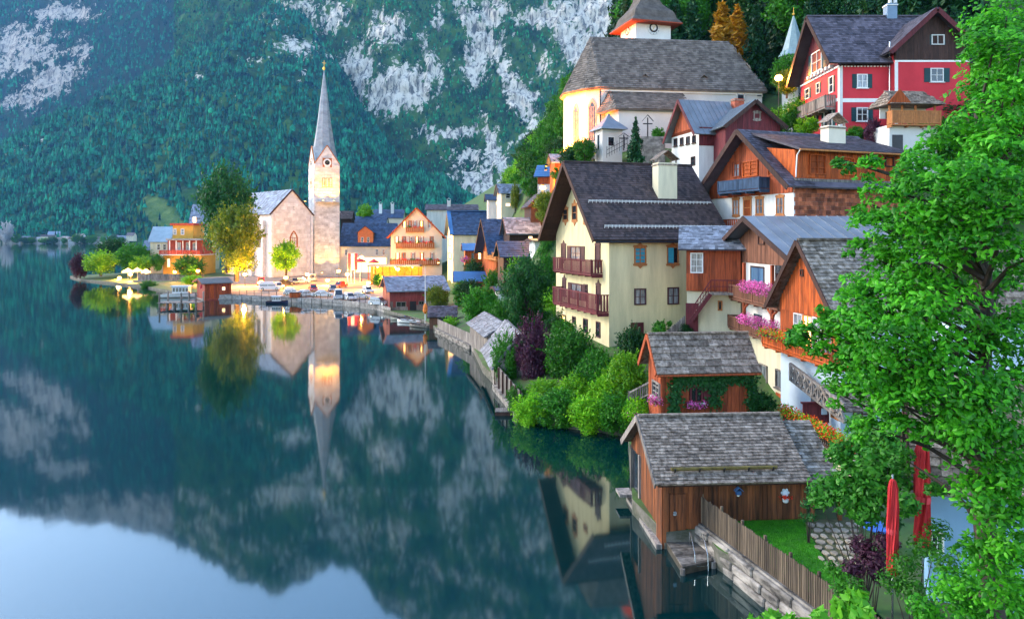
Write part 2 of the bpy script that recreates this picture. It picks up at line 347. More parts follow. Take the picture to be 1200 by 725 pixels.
# far forest: low-poly conifers and round crowns, one mesh per massif (a wood that reads as one mass)
def forest(name, S, n, hmin, hmax, dens, mats, seed, pxr, broad):
    rs = np.random.RandomState(seed); nx, nt_ = S['X'].shape
    i = rs.rand(n) * (nx - 1.001); j = rs.rand(n) ** .85 * (nt_ - 1.001) * .93
    i0 = i.astype(int); j0 = j.astype(int); fi = i - i0; fj = j - j0
    def B(A): return A[i0, j0] * (1 - fi) * (1 - fj) + A[i0 + 1, j0] * fi * (1 - fj) + A[i0, j0 + 1] * (1 - fi) * fj + A[i0 + 1, j0 + 1] * fi * fj
    x, y, z, rk, px, py = (B(S[k]) for k in ('X', 'Y', 'Z', 'rock', 'px', 'py'))
    ok = (rk + rs.rand(n) * .22 < dens) & (px > pxr[0]) & (px < pxr[1]) & (py > -170) & ((rs.rand(n) < .06) | ~((np.abs(px - 190 - (py - 252) * .7) + 7 * fbm(x / 25, z / 25, 3) < 21 - (262 - py) * .3) & (py > 232) & (py < 274)))
    # fewer where the picture cannot show them one by one
    ok &= (py > -12) | (rs.rand(n) < .35)
    x, y, z, py = x[ok], y[ok], z[ok], py[ok]; m = len(x)
    h = (hmin + (hmax - hmin) * rs.rand(m)) * (.75 + .5 * np.clip(fbm(x / 120, y / 120, 3) + .5, 0, 1))
    br = rs.rand(m) < broad * np.clip(.5 + 1.8 * fbm(x / 200 + 40, z / 120, 3), 0, 2)
    k = 5; a = np.arange(k) * 2 * math.pi / k
    V = []; T = []; MI = []; off = 0
    def ring(x, y, z, r, ph):
        ang = a[None, :] + ph[:, None]
        return np.stack([x[:, None] + r[:, None] * np.cos(ang), y[:, None] + r[:, None] * np.sin(ang), np.repeat(z[:, None], k, 1)], -1)
    ph = rs.rand(m) * 6.28
    c = ~br                                        # conifers: two stacked skirts
    for lo, hi, rr in ((.08, .68, .2), (.42, 1.0, .125)):
        rg = ring(x[c], y[c], z[c] + h[c] * lo - 1, h[c] * rr * (.8 + .4 * rs.rand(c.sum())), ph[c]); top = np.stack([x[c], y[c], z[c] + h[c] * hi - 1], -1)[:, None]
        vv = np.concatenate([rg, top], 1); q = vv.shape[0]; base = off + np.arange(q)[:, None] * (k + 1)
        T.append(np.stack([np.stack([base[:, 0] + e, base[:, 0] + (e + 1) % k, base[:, 0] + k], -1) for e in range(k)], 1).reshape(-1, 3)); V.append(vv.reshape(-1, 3)); off += q * (k + 1)
    if br.any():                                   # broadleaf: uneven double dome
        X, Y, Zb, Hh, p = x[br], y[br], z[br], h[br] * .8, ph[br]; q = len(X)
        r0 = ring(X, Y, Zb + Hh * .2, Hh * .3, p); r1 = ring(X + rs.randn(q), Y, Zb + Hh * .6, Hh * .36, p + .6); top = np.stack([X + rs.randn(q), Y, Zb + Hh], -1)[:, None]
        vv = np.concatenate([r0, r1, top], 1); base = off + np.arange(q) * (2 * k + 1)
        fs = []
        for e in range(k):
            f = (e + 1) % k; fs += [np.stack([base + e, base + f, base + k + f], -1), np.stack([base + e, base + k + f, base + k + e], -1), np.stack([base + k + e, base + k + f, base + 2 * k], -1)]
        T.append(np.stack(fs, 1).reshape(-1, 3)); V.append(vv.reshape(-1, 3)); off += q * (2 * k + 1)
    o = bigmesh(name, np.concatenate(V), np.concatenate(T), mats)
    return tag(o, kind='stuff')
FM = M('far_forest', (.012, .17, .08), rough=.9, var=.6, sc=(.02, .02, .03), rnd=.45, island=1, col2=(.0, .014, .024), spec=.05)
forest('forest', MA, 50000, 19, 33, .47, FM, 11, (-200, 720), .22)
forest('forest', MBm, 44000, 14, 24, .5, M('cliff_forest', (.02, .2, .06), rough=.9, var=.6, sc=(.02, .02, .03), rnd=.45, island=1, col2=(.001, .02, .018), spec=.05), 12, (130, 900), .35)
forest('forest', MC, 34000, 24, 38, .45, FM, 13, (-200, 400), .1)

# ------------------------------------------------------------------ the land on this side
SHORE = [PZ(x, y, 0) for x, y in ((930, 725), (841, 667), (822, 643), (779, 643), (741, 602), (736, 512), (700, 506), (650, 500), (605, 490), (584, 455.5), (566, 437), (553, 409), (530, 395), (512, 388), (496, 378), (470, 371), (452, 366),
         (440, 362), (400, 357), (340, 353), (270, 350), (236, 350), (224, 347), (196, 342), (165, 336), (130, 332.5), (95, 328.5), (82, 325))]
SHORE = [Vector((16, 9, 0)), Vector((13.2, 16, 0))] + SHORE
BACK = [Vector((-128, 262, 0)), Vector((-104, 300, 0)), Vector((-92, 440, 0)), Vector((190, 440, 0)), Vector((190, 9, 0))]
CTRL = [(8.5, 30, 1), (10, 23, 1), (16, 28, 1.05), (20, 22, 1.1), (14, 34, 1.1), (25, 30, 1.2), (9, 27, 1), (14, 16, 1), (25, 14, 1.2), (11, 33, 1.05),
        (*G(925, 47, 0).xy, 1.4), (*G(1025, 38, 0).xy, 1.5), (*G(885, 53, 0).xy, 1.4), (*G(860, 49, 0).xy, 1.3), (*G(790, 46, 0).xy, 1.2), (*G(770, 52, 0).xy, 2),
        (8.6, 63.5, 3.4), (3.5, 74, 3), (20, 68, 5.5), (*PZ(640, 455, 2).xy, 1.6), (*PZ(690, 470, 1.5).xy, 1.3), (*PZ(720, 440, 2).xy, 2.2), (28, 52, 5), (30, 42, 4), (34, 62, 11),
        (24, 62, 10.5), (38, 66, 13), (20, 74, 11.5), (36, 80, 24), (30, 86, 24), (52, 85, 26), (*G(800, 88, 0).xy, 19.5), (*G(880, 88, 0).xy, 20.5), (*G(670, 104, 0).xy, 23.6), (*G(720, 100, 0).xy, 24), (*G(890, 112, 0).xy, 25), (*G(760, 96, 0).xy, 23.5),
        (*G(590, 156, 0).xy, 17), (*G(632, 131, 0).xy, 17), (*G(610, 118, 0).xy, 6), (*G(580, 132, 0).xy, 4.5), (*G(560, 150, 0).xy, 4), (*G(640, 110, 0).xy, 7.5), (*G(663, 150, 0).xy, 36), (*G(635, 150, 0).xy, 29), (*G(700, 150, 0).xy, 42), (*G(800, 150, 0).xy, 52), (*G(1000, 150, 0).xy, 66), (*G(1100, 110, 0).xy, 46), (140, 150, 90), (*G(740, 200, 0).xy, 75), (*G(596, 235, 0).xy, 20), (*G(622, 200, 0).xy, 34),
        (-60, 330, 4), (0, 330, 12), (60, 330, 110), (130, 330, 190), (-60, 217, 1.2), (-100, 215, 1.6), (-40, 170, .6), (-25, 150, .6), (-40, 200, .9), (-70, 180, .7), (-10, 190, 4), (-15, 165, 1.1), (-8, 140, 2), (-4, 125, 3), (2, 110, 4), (6, 95, 6), (-3, 95, 1.6), (0, 72, 2),
        (14, 90, 9), (10, 120, 11), (-20, 230, 4), (0, 250, 14), (40, 50, 8), (48, 60, 14), (60, 70, 22), (80, 40, 22), (60, 20, 8), (-80, 250, 3), (30, 75, 17), (44, 75, 20)]
CTRL += [(*(p.xy), (.75 if p.y < 70 else .55)) for p in SHORE] + [(-128, 262, 1), (-104, 300, 1), (-92, 440, 1.5)]
CT = np.array(CTRL)
_d = np.sqrt(((CT[:, None, :2] - CT[None, :, :2]) ** 2).sum(-1) + 4.0)
_w = np.linalg.solve(np.block([[_d + np.eye(len(CT)) * -.6, np.ones((len(CT), 1))], [np.ones((1, len(CT))), np.zeros((1, 1))]]), np.append(CT[:, 2], 0))
def ground(x, y):
    x = np.asarray(x, float); y = np.asarray(y, float)
    return np.maximum(.35, np.sqrt((x[..., None] - CT[:, 0]) ** 2 + (y[..., None] - CT[:, 1]) ** 2 + 4.0) @ _w[:-1] + _w[-1])
def gz(x, y): return float(ground(np.array([x]), np.array([y]))[0])
def land():
    poly = [p.xy for p in SHORE + BACK]
    dense = []
    for i in range(len(poly)):
        a = poly[i]; b = poly[(i + 1) % len(poly)]; n = max(1, int((b - a).length / (2 if i < 10 else 6)))
        dense += [a + (b - a) * (k / n) for k in range(n)]
    pts = list(dense); n0 = len(pts); rs = np.random.RandomState(5)
    y = 10.0
    while y < 436:
        st = 1.2 if y < 60 else (2.5 if y < 160 else 7); x = -140.0
        while x < 188:
            pts.append(Vector((x + rs.uniform(-.3, .3) * st, y + rs.uniform(-.3, .3) * st))); x += st
        y += st
    v, e, f, *_ = delaunay_2d_cdt(pts, [], [list(range(n0))], 1, 1e-4)
    V = np.array([(p.x, p.y) for p in v]); Z = ground(V[:, 0], V[:, 1])
    g = M('hill_grass', (.05, .12, .02), var=.55, sc=(.6, .6, .6), col2=(.05, .06, .025), bump=.5)
    tag(bigmesh('ground', np.column_stack([V, Z]), np.array(f), g, smooth=True), kind='structure')
    mb = MB(); mw = len(SHORE); D = dense
    for i in range(len(D) - 1):
        a, b = D[i], D[i + 1]; za, zb = gz(*a), gz(*b)
        mb.face([(a.x, a.y, -2), (b.x, b.y, -2), (b.x, b.y, zb), (a.x, a.y, za)])
    tag(mb.build('shore_bank', M('bank_stone', (.13, .12, .1), var=.6, sc=(1.5, 1.5, 2.5), bump=.8, col2=(.05, .055, .035))), kind='structure')
land()

# ------------------------------------------------------------------ a house: corner pixel, distance and heading give its frame; faces F (right-hand front) and L (left end)
class House:
    def __init__(h, name, label, cat, px, d, zb, th, pxr=None, pxl=None, L=None, W=None, group=None):
        h.o = thing(name, label, cat, G(px, d, zb), R(th), group)
        h.org = G(px, d, zb); h.th = R(th); c, s = math.cos(h.th), math.sin(h.th); h.d = d; h.zb = zb
        h.u = Vector((c, s, 0)); h.v = Vector((-s, c, 0))
        if pxr is not None:
            k = (pxr - 600) / F; L = (k * d - h.org.x) / (c - k * s)
        if pxl is not None:
            k = (pxl - 600) / F; W = (h.org.x - k * d) / (s + k * c)
        h.L, h.W = L, W
    def loc(h, p): q = p - h.org; return Vector((q.dot(h.u), q.dot(h.v), q.z))
    def T(h, face, s, n, z):
        return Vector({'F': (s, -n, z), 'L': (-n, s, z), 'R': (h.L + n, s, z), 'B': (s, h.W + n, z)}[face])
    def hit(h, face, px, py, n=0):               # pixel -> (s, z) on a face pushed out by n
        o = h.loc(Vector((0, 0, H0))); dr = Vector(((px - 600) / F, 1, -(py - Y0) / F)); d = Vector((dr.dot(h.u), dr.dot(h.v), dr.z))
        if face == 'F': t = (-n - o.y) / d.y; p = o + d * t; return p.x, p.z
        t = (-n - o.x) / d.x; p = o + d * t; return p.y, p.z
    def z(h, py, s=0, t=0): return H0 - (py - Y0) / F * (h.d + s * h.u.y + t * h.v.y) - h.zb
    def walls(h, ze, zr, mat, ridge='x', name='wall', sink=5, zb=None):
        h.ze, h.zr, h.ridge = ze, zr, ridge; b = -sink if zb is None else zb
        if ridge == 'x': MB().prism([(0, b), (h.W, b), (h.W, ze), (h.W / 2, zr), (0, ze)], 0, h.L, 'x').build(name, mat, h.o)
        else: MB().prism([(0, b), (h.L, b), (h.L, ze), (h.L / 2, zr), (0, ze)], 0, h.W, 'y').build(name, mat, h.o)
        return h
    def roofz(h, face, s):                        # wall top at position s of a gable face
        w_ = h.W if h.ridge == 'x' else h.L
        return h.ze + (h.zr - h.ze) * (1 - abs(s - w_ / 2) / (w_ / 2))
    def slope(h, side, oe, o0, o1, lift=.04):     # frame of a roof slope: origin at its lower left corner, u along, v up
        wd = h.W if h.ridge == 'x' else h.L; ln = h.L if h.ridge == 'x' else h.W
        run = wd / 2 + oe; k = (h.zr - h.ze) / (wd / 2); zlow = h.ze - oe * k
        if h.ridge == 'x':
            if side == 0: O = Vector((-o0, -oe, zlow)); u = Vector((1, 0, 0)); v = Vector((0, 1, k)).normalized()
            else: O = Vector((ln + o1, h.W + oe, zlow)); u = Vector((-1, 0, 0)); v = Vector((0, -1, k)).normalized()
        else:
            if side == 0: O = Vector((-oe, h.W + o1, zlow)); u = Vector((0, -1, 0)); v = Vector((1, 0, k)).normalized()
            else: O = Vector((h.L + oe, -o0, zlow)); u = Vector((0, 1, 0)); v = Vector((-1, 0, k)).normalized()
        n = u.cross(v); return dict(O=O + n * lift, u=u, v=v, n=n, Lu=ln + o0 + o1, Lv=run * math.sqrt(1 + k * k))
    def roof(h, oe, o0, o1, mat, t=.16, barge=None, bt=.22, name='roof'):
        r = None; mb = MB()
        for sd in (0, 1):
            s = h.slope(sd, oe, o0, o1); O, u, v, n = s['O'], s['u'], s['v'], s['n']; a = O; b = O + u * s['Lu']; c = b + v * s['Lv']; e = a + v * s['Lv']
            mb.hexa([a, b, c, e, a + n * t, b + n * t, c + n * t, e + n * t])
        r = mb.build(name, mat, h.o); h.rf = r; h.rt = t
        if barge is not None:                      # boards along both edges of the near gable
            for sd in (0, 1):
                s = h.slope(sd, oe, o0, o1); O, u, v, n = s['O'], s['u'], s['v'], s['n']
                near = (sd == 0) if h.ridge == 'x' else (sd == 1)
                a = O if near else O + u * s['Lu']; out = -u if near else u
                m2 = MB(); q = [a - n * bt * .8, a + out * .07 - n * bt * .8, a + out * .07 + n * (t + .03), a + n * (t + .03)]
                m2.hexa(q + [p + v * s['Lv'] for p in q]); m2.build('barge_board', barge, h.o)
        return h
    def window(h, face, x0, y0, x1, y1, frame, glass, mull=(1, 1), fw=.09, shutter=None, sill=None, n=.09, name='window', hood=None, sw=.5, n0=0):
        sa, za = h.hit(face, x0, y0, n0); sb, zb = h.hit(face, x1, y1, n0); s0, s1 = min(sa, sb), max(sa, sb); z0, z1 = min(za, zb), max(za, zb)
        if face == 'L': zc = (h.hit(face, x0, y0, n0)[1], h.hit(face, x1, y1, n0)[1]); z0, z1 = zc[1], zc[0]
        return h.win_at(face, s0, z0, s1, z1, frame, glass, mull, fw, shutter, sill, n, name, hood, sw, n0)
    def win_at(h, face, s0, z0, s1, z1, frame, glass, mull=(1, 1), fw=.09, shutter=None, sill=None, n=.09, name='window', hood=None, sw=.5, n0=0):
        def bx(mb, a0, a1, b0, b1, n_0, n_1):
            p = [h.T(face, a, q, b) for q in (n0 + n_0, n0 + n_1) for (a, b) in ((a0, b0), (a1, b0), (a1, b1), (a0, b1))]; mb.hexa(p)
        mb = MB(); bx(mb, s0, s1, z1 - fw, z1, -.03, n); bx(mb, s0, s1, z0, z0 + fw, -.03, n); bx(mb, s0, s0 + fw, z0 + fw, z1 - fw, -.03, n); bx(mb, s1 - fw, s1, z0 + fw, z1 - fw, -.03, n)
        for i in range(mull[0]):
            c = s0 + (s1 - s0) * (i + 1) / (mull[0] + 1); bx(mb, c - fw * .28, c + fw * .28, z0 + fw, z1 - fw, -.03, n * .75)
        for i in range(mull[1]):
            c = z0 + (z1 - z0) * (i + 1) / (mull[1] + 1); bx(mb, s0 + fw, s1 - fw, c - fw * .24, c + fw * .24, -.03, n * .72)
        if hood:                                   # carved board over and under the opening
            c = (s0 + s1) / 2; w_ = (s1 - s0)
            for (lo, up_) in ((z1, 1), (z0, -1)):
                pr = [(s0 - .12, lo), (s1 + .12, lo), (s1 + .05, lo + up_ * .16), (c + w_ * .2, lo + up_ * .2), (c, lo + up_ * hood), (c - w_ * .2, lo + up_ * .2), (s0 - .05, lo + up_ * .16)]
                k = len(mb.v); q = len(pr)
                mb.v += [tuple(h.T(face, a, n0 - .02, b)) for a, b in pr] + [tuple(h.T(face, a, n0 + n * .8, b)) for a, b in pr]
                mb.f += [tuple(k + i for i in range(q)), tuple(k + q + i for i in range(q))] + [(k + i, k + (i + 1) % q, k + q + (i + 1) % q, k + q + i) for i in range(q)]; mb.mi += [0] * (q + 2)
        w_ = mb.build(name, frame, h.o)
        g = MB(); bx(g, s0 + fw * .6, s1 - fw * .6, z0 + fw * .6, z1 - fw * .6, -.04, .02); g.build('pane', glass, w_)
        if sill is not None: g = MB(); bx(g, s0 - .1, s1 + .1, z0 - .08, z0 - .005, -.03, n + .1); g.build('sill', sill, w_)
        if shutter is not None:
            wd = (s1 - s0) * sw
            for a in (s0 - wd - .02, s1 + .02):
                m2 = MB(); bx(m2, a, a + wd, z0, z1, 0, .05); bx(m2, a + .07, a + wd - .07, z0 + .08, (z0 + z1) / 2 - .05, .04, .075); bx(m2, a + .07, a + wd - .07, (z0 + z1) / 2 + .05, z1 - .08, .04, .075)
                m2.build('shutter', shutter, h.o)
        return w_
    def rect(h, face, s0, z0, s1, z1, n0, n1, name, mat):
        p = [h.T(face, a, q, b) for q in (n0, n1) for (a, b) in ((s0, z0), (s1, z0), (s1, z1), (s0, z1))]
        return MB().hexa(p).build(name, mat, h.o)
    def planks(h, face, s0, s1, z0, z1, wdt, mat, n=.025, gap=.012, top=None, name='plank', holes=(), off=0.0):
        """Boards up a wall, each its own piece; z1 may be None (up to the gable)."""
        k = max(1, round((s1 - s0) / wdt)); st = (s1 - s0) / k; rr = random.Random(int(s0 * 100 + z0 * 37 + h.d))
        for i in range(k):
            a, b = s0 + i * st + gap / 2, s0 + (i + 1) * st - gap / 2; zt = z1 if z1 is not None else min(h.roofz(face, a), h.roofz(face, b))
            segs = [(z0, zt)]
            for (ha, hb, hc, hd) in holes:
                if a < hb and b > ha:
                    segs = [q for (p0, p1) in segs for q in ((p0, min(p1, hc)), (max(p0, hd), p1)) if q[1] - q[0] > .08]
            for p0, p1 in segs:
                if p1 - p0 < .1: continue
                t = n * rr.uniform(.7, 1.25)
                c = h.T(face, (a + b) / 2, off + t / 2, (p0 + p1) / 2); sz = (b - a, t, p1 - p0) if face in 'FB' else (t, b - a, p1 - p0)
                piece(name, mat, h.o, c, sz)
    def chimney(h, x0, x1, ytop, ybot, s_t, mat, capmat, w2=None, gable=True):
        """On the front slope at depth s_t behind face F."""
        k = h.d + 0
        o = h.loc(Vector((0, 0, H0)))
        def at(px, py):
            dr = Vector(((px - 600) / F, 1, -(py - Y0) / F)); d = Vector((dr.dot(h.u), dr.dot(h.v), dr.z)); t = (s_t - o.y) / d.y; return o + d * t
        a, b = at(x0, ybot), at(x1, ytop); wd = b.x - a.x; w2 = w2 or wd * .8
        ch = MB().box(a.x, s_t, a.z - 1.2, b.x, s_t + w2, b.z).build('chimney', mat, h.rf)
        mb = MB()
        mb.box(a.x - .08, s_t - .08, b.z - .25, b.x + .08, s_t + w2 + .08, b.z - .12)
        if gable:
            for xx in (a.x + .02, b.x - .14):
                for yy in (s_t + .02, s_t + w2 - .14): mb.box(xx, yy, b.z, xx + .12, yy + .12, b.z + .3)
            zt = b.z + .3; m = (a.x + b.x) / 2
            mb.prism([(a.x - .2, zt), (m, zt + wd * .42), (b.x + .2, zt), (b.x + .2, zt + .06), (m, zt + wd * .42 + .08), (a.x - .2, zt + .06)], s_t - .15, s_t + w2 + .15, 'y')
        mb.build('chimney_cap', capmat, h.rf)
        return ch

def shingles(parent, s, row, wid, mat, t=.16, parts=0, th=.035, jit=1.0, name='shingle', u0=0, u1=None, v1=None, seed=1, skipfn=None):
    """Courses of overlapping shakes up a slope: the first `parts` single pieces, the rest one mesh."""
    O, u, v, n = s['O'] + s['n'] * t, s['u'], s['v'], s['n']; Lu = u1 or s['Lu']; Lv = v1 or s['Lv']; rs = np.random.RandomState(seed)
    nr = max(1, round(Lv / row)); row = Lv / nr; todo = []
    for j in range(nr):
        nc = max(1, round((Lu - u0) / wid)); w0 = (Lu - u0) / nc; cuts = [u0]
        x = u0 + w0 * (rs.uniform(.4, .9) if j % 2 else 1.0)
        while x < Lu - w0 * .35: cuts.append(x); x += w0 * (1 + .35 * jit * rs.uniform(-1, 1))
        cuts.append(Lu)
        for a, b in zip(cuts[:-1], cuts[1:]):
            if skipfn and skipfn((a + b) / 2, (j + .5) * row): continue
            todo.append((a, b, j * row - (.04 if j == 0 else 0) + jit * row * .07 * rs.uniform(-1, 1), rs.uniform(.75, 1.3)))
    mb = MB(); tl = math.atan2(th * 1.1, row); cv = v * math.cos(tl) - n * math.sin(tl); cn = n * math.cos(tl) + v * math.sin(tl)
    rot = Matrix((u, cv, cn)).transposed()
    k = len(todo); ids = set(range(min(parts, k)))
    for i, (a, b, y, q) in enumerate(todo):
        g = .006; L_ = min(row * 1.3, Lv - y + .02); c = O + u * (a + b) / 2 + v * y + cv * (L_ / 2) + n * (th * 1.05); sz = (b - a - 2 * g, L_, th * q)
        if i in ids: piece(name, mat, parent, c, sz, rot)
        else:
            m4 = Matrix.Translation(c) @ rot.to_4x4() @ Matrix.Diagonal((*sz, 1)); cs = [m4 @ Vector(p) for p in ((-.5, -.5, -.5), (.5, -.5, -.5), (.5, .5, -.5), (-.5, .5, -.5), (-.5, -.5, .5), (.5, -.5, .5), (.5, .5, .5), (-.5, .5, .5))]
            k0 = len(mb.v); mb.v += [tuple(p) for p in cs]
            for qd in ((4, 5, 6, 7), (0, 1, 5, 4), (1, 2, 6, 5), (3, 0, 4, 7)): mb.f.append(tuple(k0 + z for z in qd)); mb.mi.append(0)
    if mb.f: tag(mb.build('shingles' if parts == 0 else 'small_shingles', mat, parent), kind='stuff')

def seams(parent, s, wid, mat, t=.16, u0=0, h=.05, name='metal_sheet'):
    """Standing-seam roofing: each sheet a piece with its raised seam."""
    O, u, v, n = s['O'] + s['n'] * t, s['u'], s['v'], s['n']; k = max(1, round(s['Lu'] / wid)); w0 = s['Lu'] / k
    rot = Matrix((u, v, n)).transposed()
    me = MB().box(-.5, -.5, -.5, .5, .5, .5).box(.44, -.5, .5, .5, .5, 3.2).mesh('sheet', mat)
    for i in range(k):
        o = link(name, me, parent); o.matrix_local = Matrix.Translation(O + u * (i + .5) * w0 + v * s['Lv'] / 2 + n * .02) @ rot.to_4x4() @ Matrix.Diagonal((w0 * .995, s['Lv'] + .06, .02, 1))

def balcony(h, face, s0, s1, zf, zt, depth, mat, bal=.16, bw=.07, rail=.1, floor_t=.15, ends=True, name='balcony', solid=None, back=0.0, post=None, lbl=None):
    """Deck, rails and balusters; balusters are single pieces under the balcony part."""
    def bx(mb, a0, a1, b0, b1, n0, n1):
        mb.hexa([h.T(face, a, q, b) for q in (n0, n1) for (a, b) in ((a0, b0), (a1, b0), (a1, b1), (a0, b1))])
    mb = MB(); bx(mb, s0, s1, zf - floor_t, zf, back, depth)
    nb = max(2, int((s1 - s0) / 1.6))
    for i in range(nb + 1):                         # bearers under the deck
        c = s0 + .1 + (s1 - s0 - .2) * i / nb; bx(mb, c - .07, c + .07, zf - floor_t - .16, zf - floor_t - .002, back - .05, depth - .12)
    B = mb.build(name, mat, h.o)
    if lbl: B['label'] = lbl
    mb = MB(); bx(mb, s0, s1, zt - rail, zt, depth - .09, depth + .03); bx(mb, s0, s1, zf + .06, zf + .06 + rail * .8, depth - .07, depth + .0)
    if ends:
        for a in (s0, s1 - .08): bx(mb, a, a + .08, zt - rail, zt - .004, back, depth - .095); bx(mb, a, a + .08, zf + .06, zf + .13, back, depth - .08)
    np_ = max(1, int((s1 - s0) / 2.2))
    for i in range(np_ + 1): c = s0 + .06 + (s1 - s0 - .12) * i / np_; bx(mb, c - .06, c + .06, zf, zt + .03, depth - .11, depth + .04)
    mb.build('rail', mat, B)
    k = max(2, round((s1 - s0) / bal))
    for i in range(k):
        a = s0 + (i + .5) * (s1 - s0) / k; c = h.T(face, a, depth - .02, (zf + zt) / 2 + .02); H_ = zt - zf - rail * 1.3
        piece('baluster', solid or mat, B, c, (bw, .035, H_) if face in 'FB' else (.035, bw, H_))
    if ends:
        for e in (s0 + .03, s1 - .03):
            q = max(1, round((depth - back) / bal))
            for i in range(q):
                c = h.T(face, e, back + (i + .5) * (depth - back) / q, (zf + zt) / 2 + .02); piece('baluster', solid or mat, B, c, (.035, bw, zt - zf - rail * 1.3) if face in 'FB' else (bw, .035, zt - zf - rail * 1.3))
    return B

# ------------------------------------------------------------------ materials of the village
PLY = M('cream_plaster', (.72, .61, .35), var=.2, sc=(1.1, 1.1, .16), rnd=.03, bump=.12, rough=.9)
PLC = M('pale_plaster', (.66, .6, .42), var=.18, sc=(1.1, 1.1, .18), rnd=.03, bump=.12, rough=.9)
PLW = M('white_plaster', (.7, .7, .67), var=.16, sc=(1.2, 1.2, .18), rnd=.03, bump=.1, rough=.9)
PLB = M('blue_white_plaster', (.5, .62, .74), var=.1, sc=(.6, .6, .4), rnd=.03, bump=.1, rough=.9)
PLR = M('red_plaster', (.56, .04, .055), var=.15, sc=(.4, .4, .3), rnd=.03, bump=.12, rough=.9)
PLO = M('ochre_plaster', (.62, .34, .06), var=.15, sc=(.4, .4, .3), rnd=.03, bump=.1, rough=.9)
PLP = M('peach_plaster', (.76, .68, .54), var=.12, sc=(.4, .4, .3), rnd=.03, bump=.1, rough=.9)
WRED = M('red_brown_wood', (.34, .07, .022), var=.55, sc=(9, 9, .7), rnd=.2, bump=.4, rough=.75)
WORA = M('orange_wood', (.42, .082, .014), var=.6, sc=(7, 7, .8), rnd=.22, bump=.4, rough=.75)
WBRN = M('brown_wood', (.2, .085, .05), var=.45, sc=(9, 9, .7), rnd=.16, bump=.4, rough=.8)
WBOAT = M('boathouse_wood', (.2, .062, .02), var=.65, sc=(8, 8, .55), rnd=.24, bump=.5, rough=.75, col2=(.05, .02, .01))
WDRK = M('dark_wood', (.055, .026, .02), var=.45, sc=(6, 6, 1), rnd=.16, bump=.3, rough=.75)
WMAR = M('maroon_wood', (.13, .022, .028), var=.4, sc=(6, 6, 1), rnd=.15, bump=.3, rough=.7)
WGRY = M('weathered_wood', (.26, .23, .2), var=.55, sc=(7, 7, .8), rnd=.2, bump=.5, rough=.85, col2=(.09, .08, .075))
WFEN = M('fence_wood', (.115, .085, .055), var=.6, sc=(14, 14, .9), rnd=.3, bump=.5, rough=.85, col2=(.06, .045, .035))
WORN = M('carved_orange_wood', (.42, .16, .05), var=.3, sc=(8, 8, 3), rnd=.1, rough=.7)
SHG = M('grey_shakes', (.27, .222, .18), var=.6, sc=(5, 5, 5), rnd=.26, island=1, bump=.5, rough=.9, col2=(.085, .062, .045))
SHM = M('mossy_shakes', (.27, .235, .2), var=.6, sc=(3, 3, 3), rnd=.3, island=1, bump=.5, rough=.9, col2=(.09, .07, .045))
SHC = M('church_shakes', (.17, .145, .125), var=.45, sc=(.9, .9, .9), rnd=.2, island=1, rough=.9, col2=(.1, .085, .072))
SHW = M('wall_shakes', (.34, .1, .045), var=.5, sc=(2, 2, 2), rnd=.34, island=1, rough=.85, col2=(.17, .055, .035))
TIL = M('dark_tiles', (.075, .05, .044), var=.45, sc=(.7, .7, .7), rnd=.3, island=1, rough=.7, col2=(.045, .034, .036))
TIV = M('violet_tiles', (.09, .08, .1), var=.4, sc=(.7, .7, .7), rnd=.3, island=1, rough=.65, col2=(.055, .05, .065))
MTG = M('zinc_sheet', (.2, .23, .26), var=.22, sc=(.6, .6, .6), rnd=.06, rough=.4, metal=.35, spec=.5)
MTB = M('blue_sheet', (.045, .12, .27), var=.3, sc=(.5, .5, .5), rnd=.1, rough=.45, metal=.1, spec=.5)
MTD = M('dark_metal', (.03, .03, .035), var=.2, rough=.4, metal=.6)
STEEL = M('steel', (.55, .58, .6), var=.1, rough=.25, metal=1)
GLS = M('window_glass', (.018, .022, .03), var=.5, sc=(1.2, 1.2, 1.2), rnd=.3, rough=.06, spec=.8)
GLC = M('curtained_glass', (.25, .27, .3), var=.6, sc=(5, 5, .6), rnd=.2, rough=.15, spec=.8, col2=(.06, .065, .08))
GLB = M('blue_curtain', (.1, .22, .36), var=.5, sc=(12, 12, .3), rough=.4, col2=(.04, .1, .2))
GLW = emit('lit_window', (1, .55, .16), 1.6)
SHB = M('turquoise_shutter', (.03, .3, .42), var=.15, sc=(2, 2, 12), rough=.6)
SHP = M('purple_brown_shutter', (.075, .03, .035), var=.25, sc=(2, 2, 12), rough=.6)
SHT = M('teal_shutter', (.006, .05, .06), var=.2, sc=(2, 2, 12), rough=.55)
WHT = M('white_paint', (.75, .75, .73), var=.08, rough=.6)
SHL = M('lake_shed_shakes', (.24, .245, .26), var=.55, sc=(4, 4, 4), rnd=.25, island=1, bump=.5, rough=.9, col2=(.1, .1, .11))
STN = M('stone', (.33, .3, .27), var=.5, sc=(1.6, 1.6, 2), bump=.8, rnd=.15, rough=.9)
STL = M('limed_stone', (.3, .27, .235), var=.7, sc=(1.1, 1.1, 3.2), bump=1, rnd=.22, rough=.9, col2=(.05, .045, .04))
PET_R = leafmat('red_petals', (.62, .012, .01), (.75, .07, .012), tr=.2)
PET_P = leafmat('pink_petals', (.7, .06, .36), (.82, .22, .55), tr=.25)
PET_M = leafmat('mixed_petals', (.72, .015, .01), (.8, .13, .01), tr=.2)
LF_G = leafmat('garden_leaves', (.014, .12, .005), (.065, .29, .012))
LF_D = leafmat('dark_leaves', (.008, .06, .01), (.022, .13, .02))
LF_L = leafmat('lime_leaves', (.06, .3, .004), (.27, .55, .012))
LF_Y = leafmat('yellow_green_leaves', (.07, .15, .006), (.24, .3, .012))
LF_P = leafmat('purple_leaves', (.045, .01, .03), (.1, .03, .06))
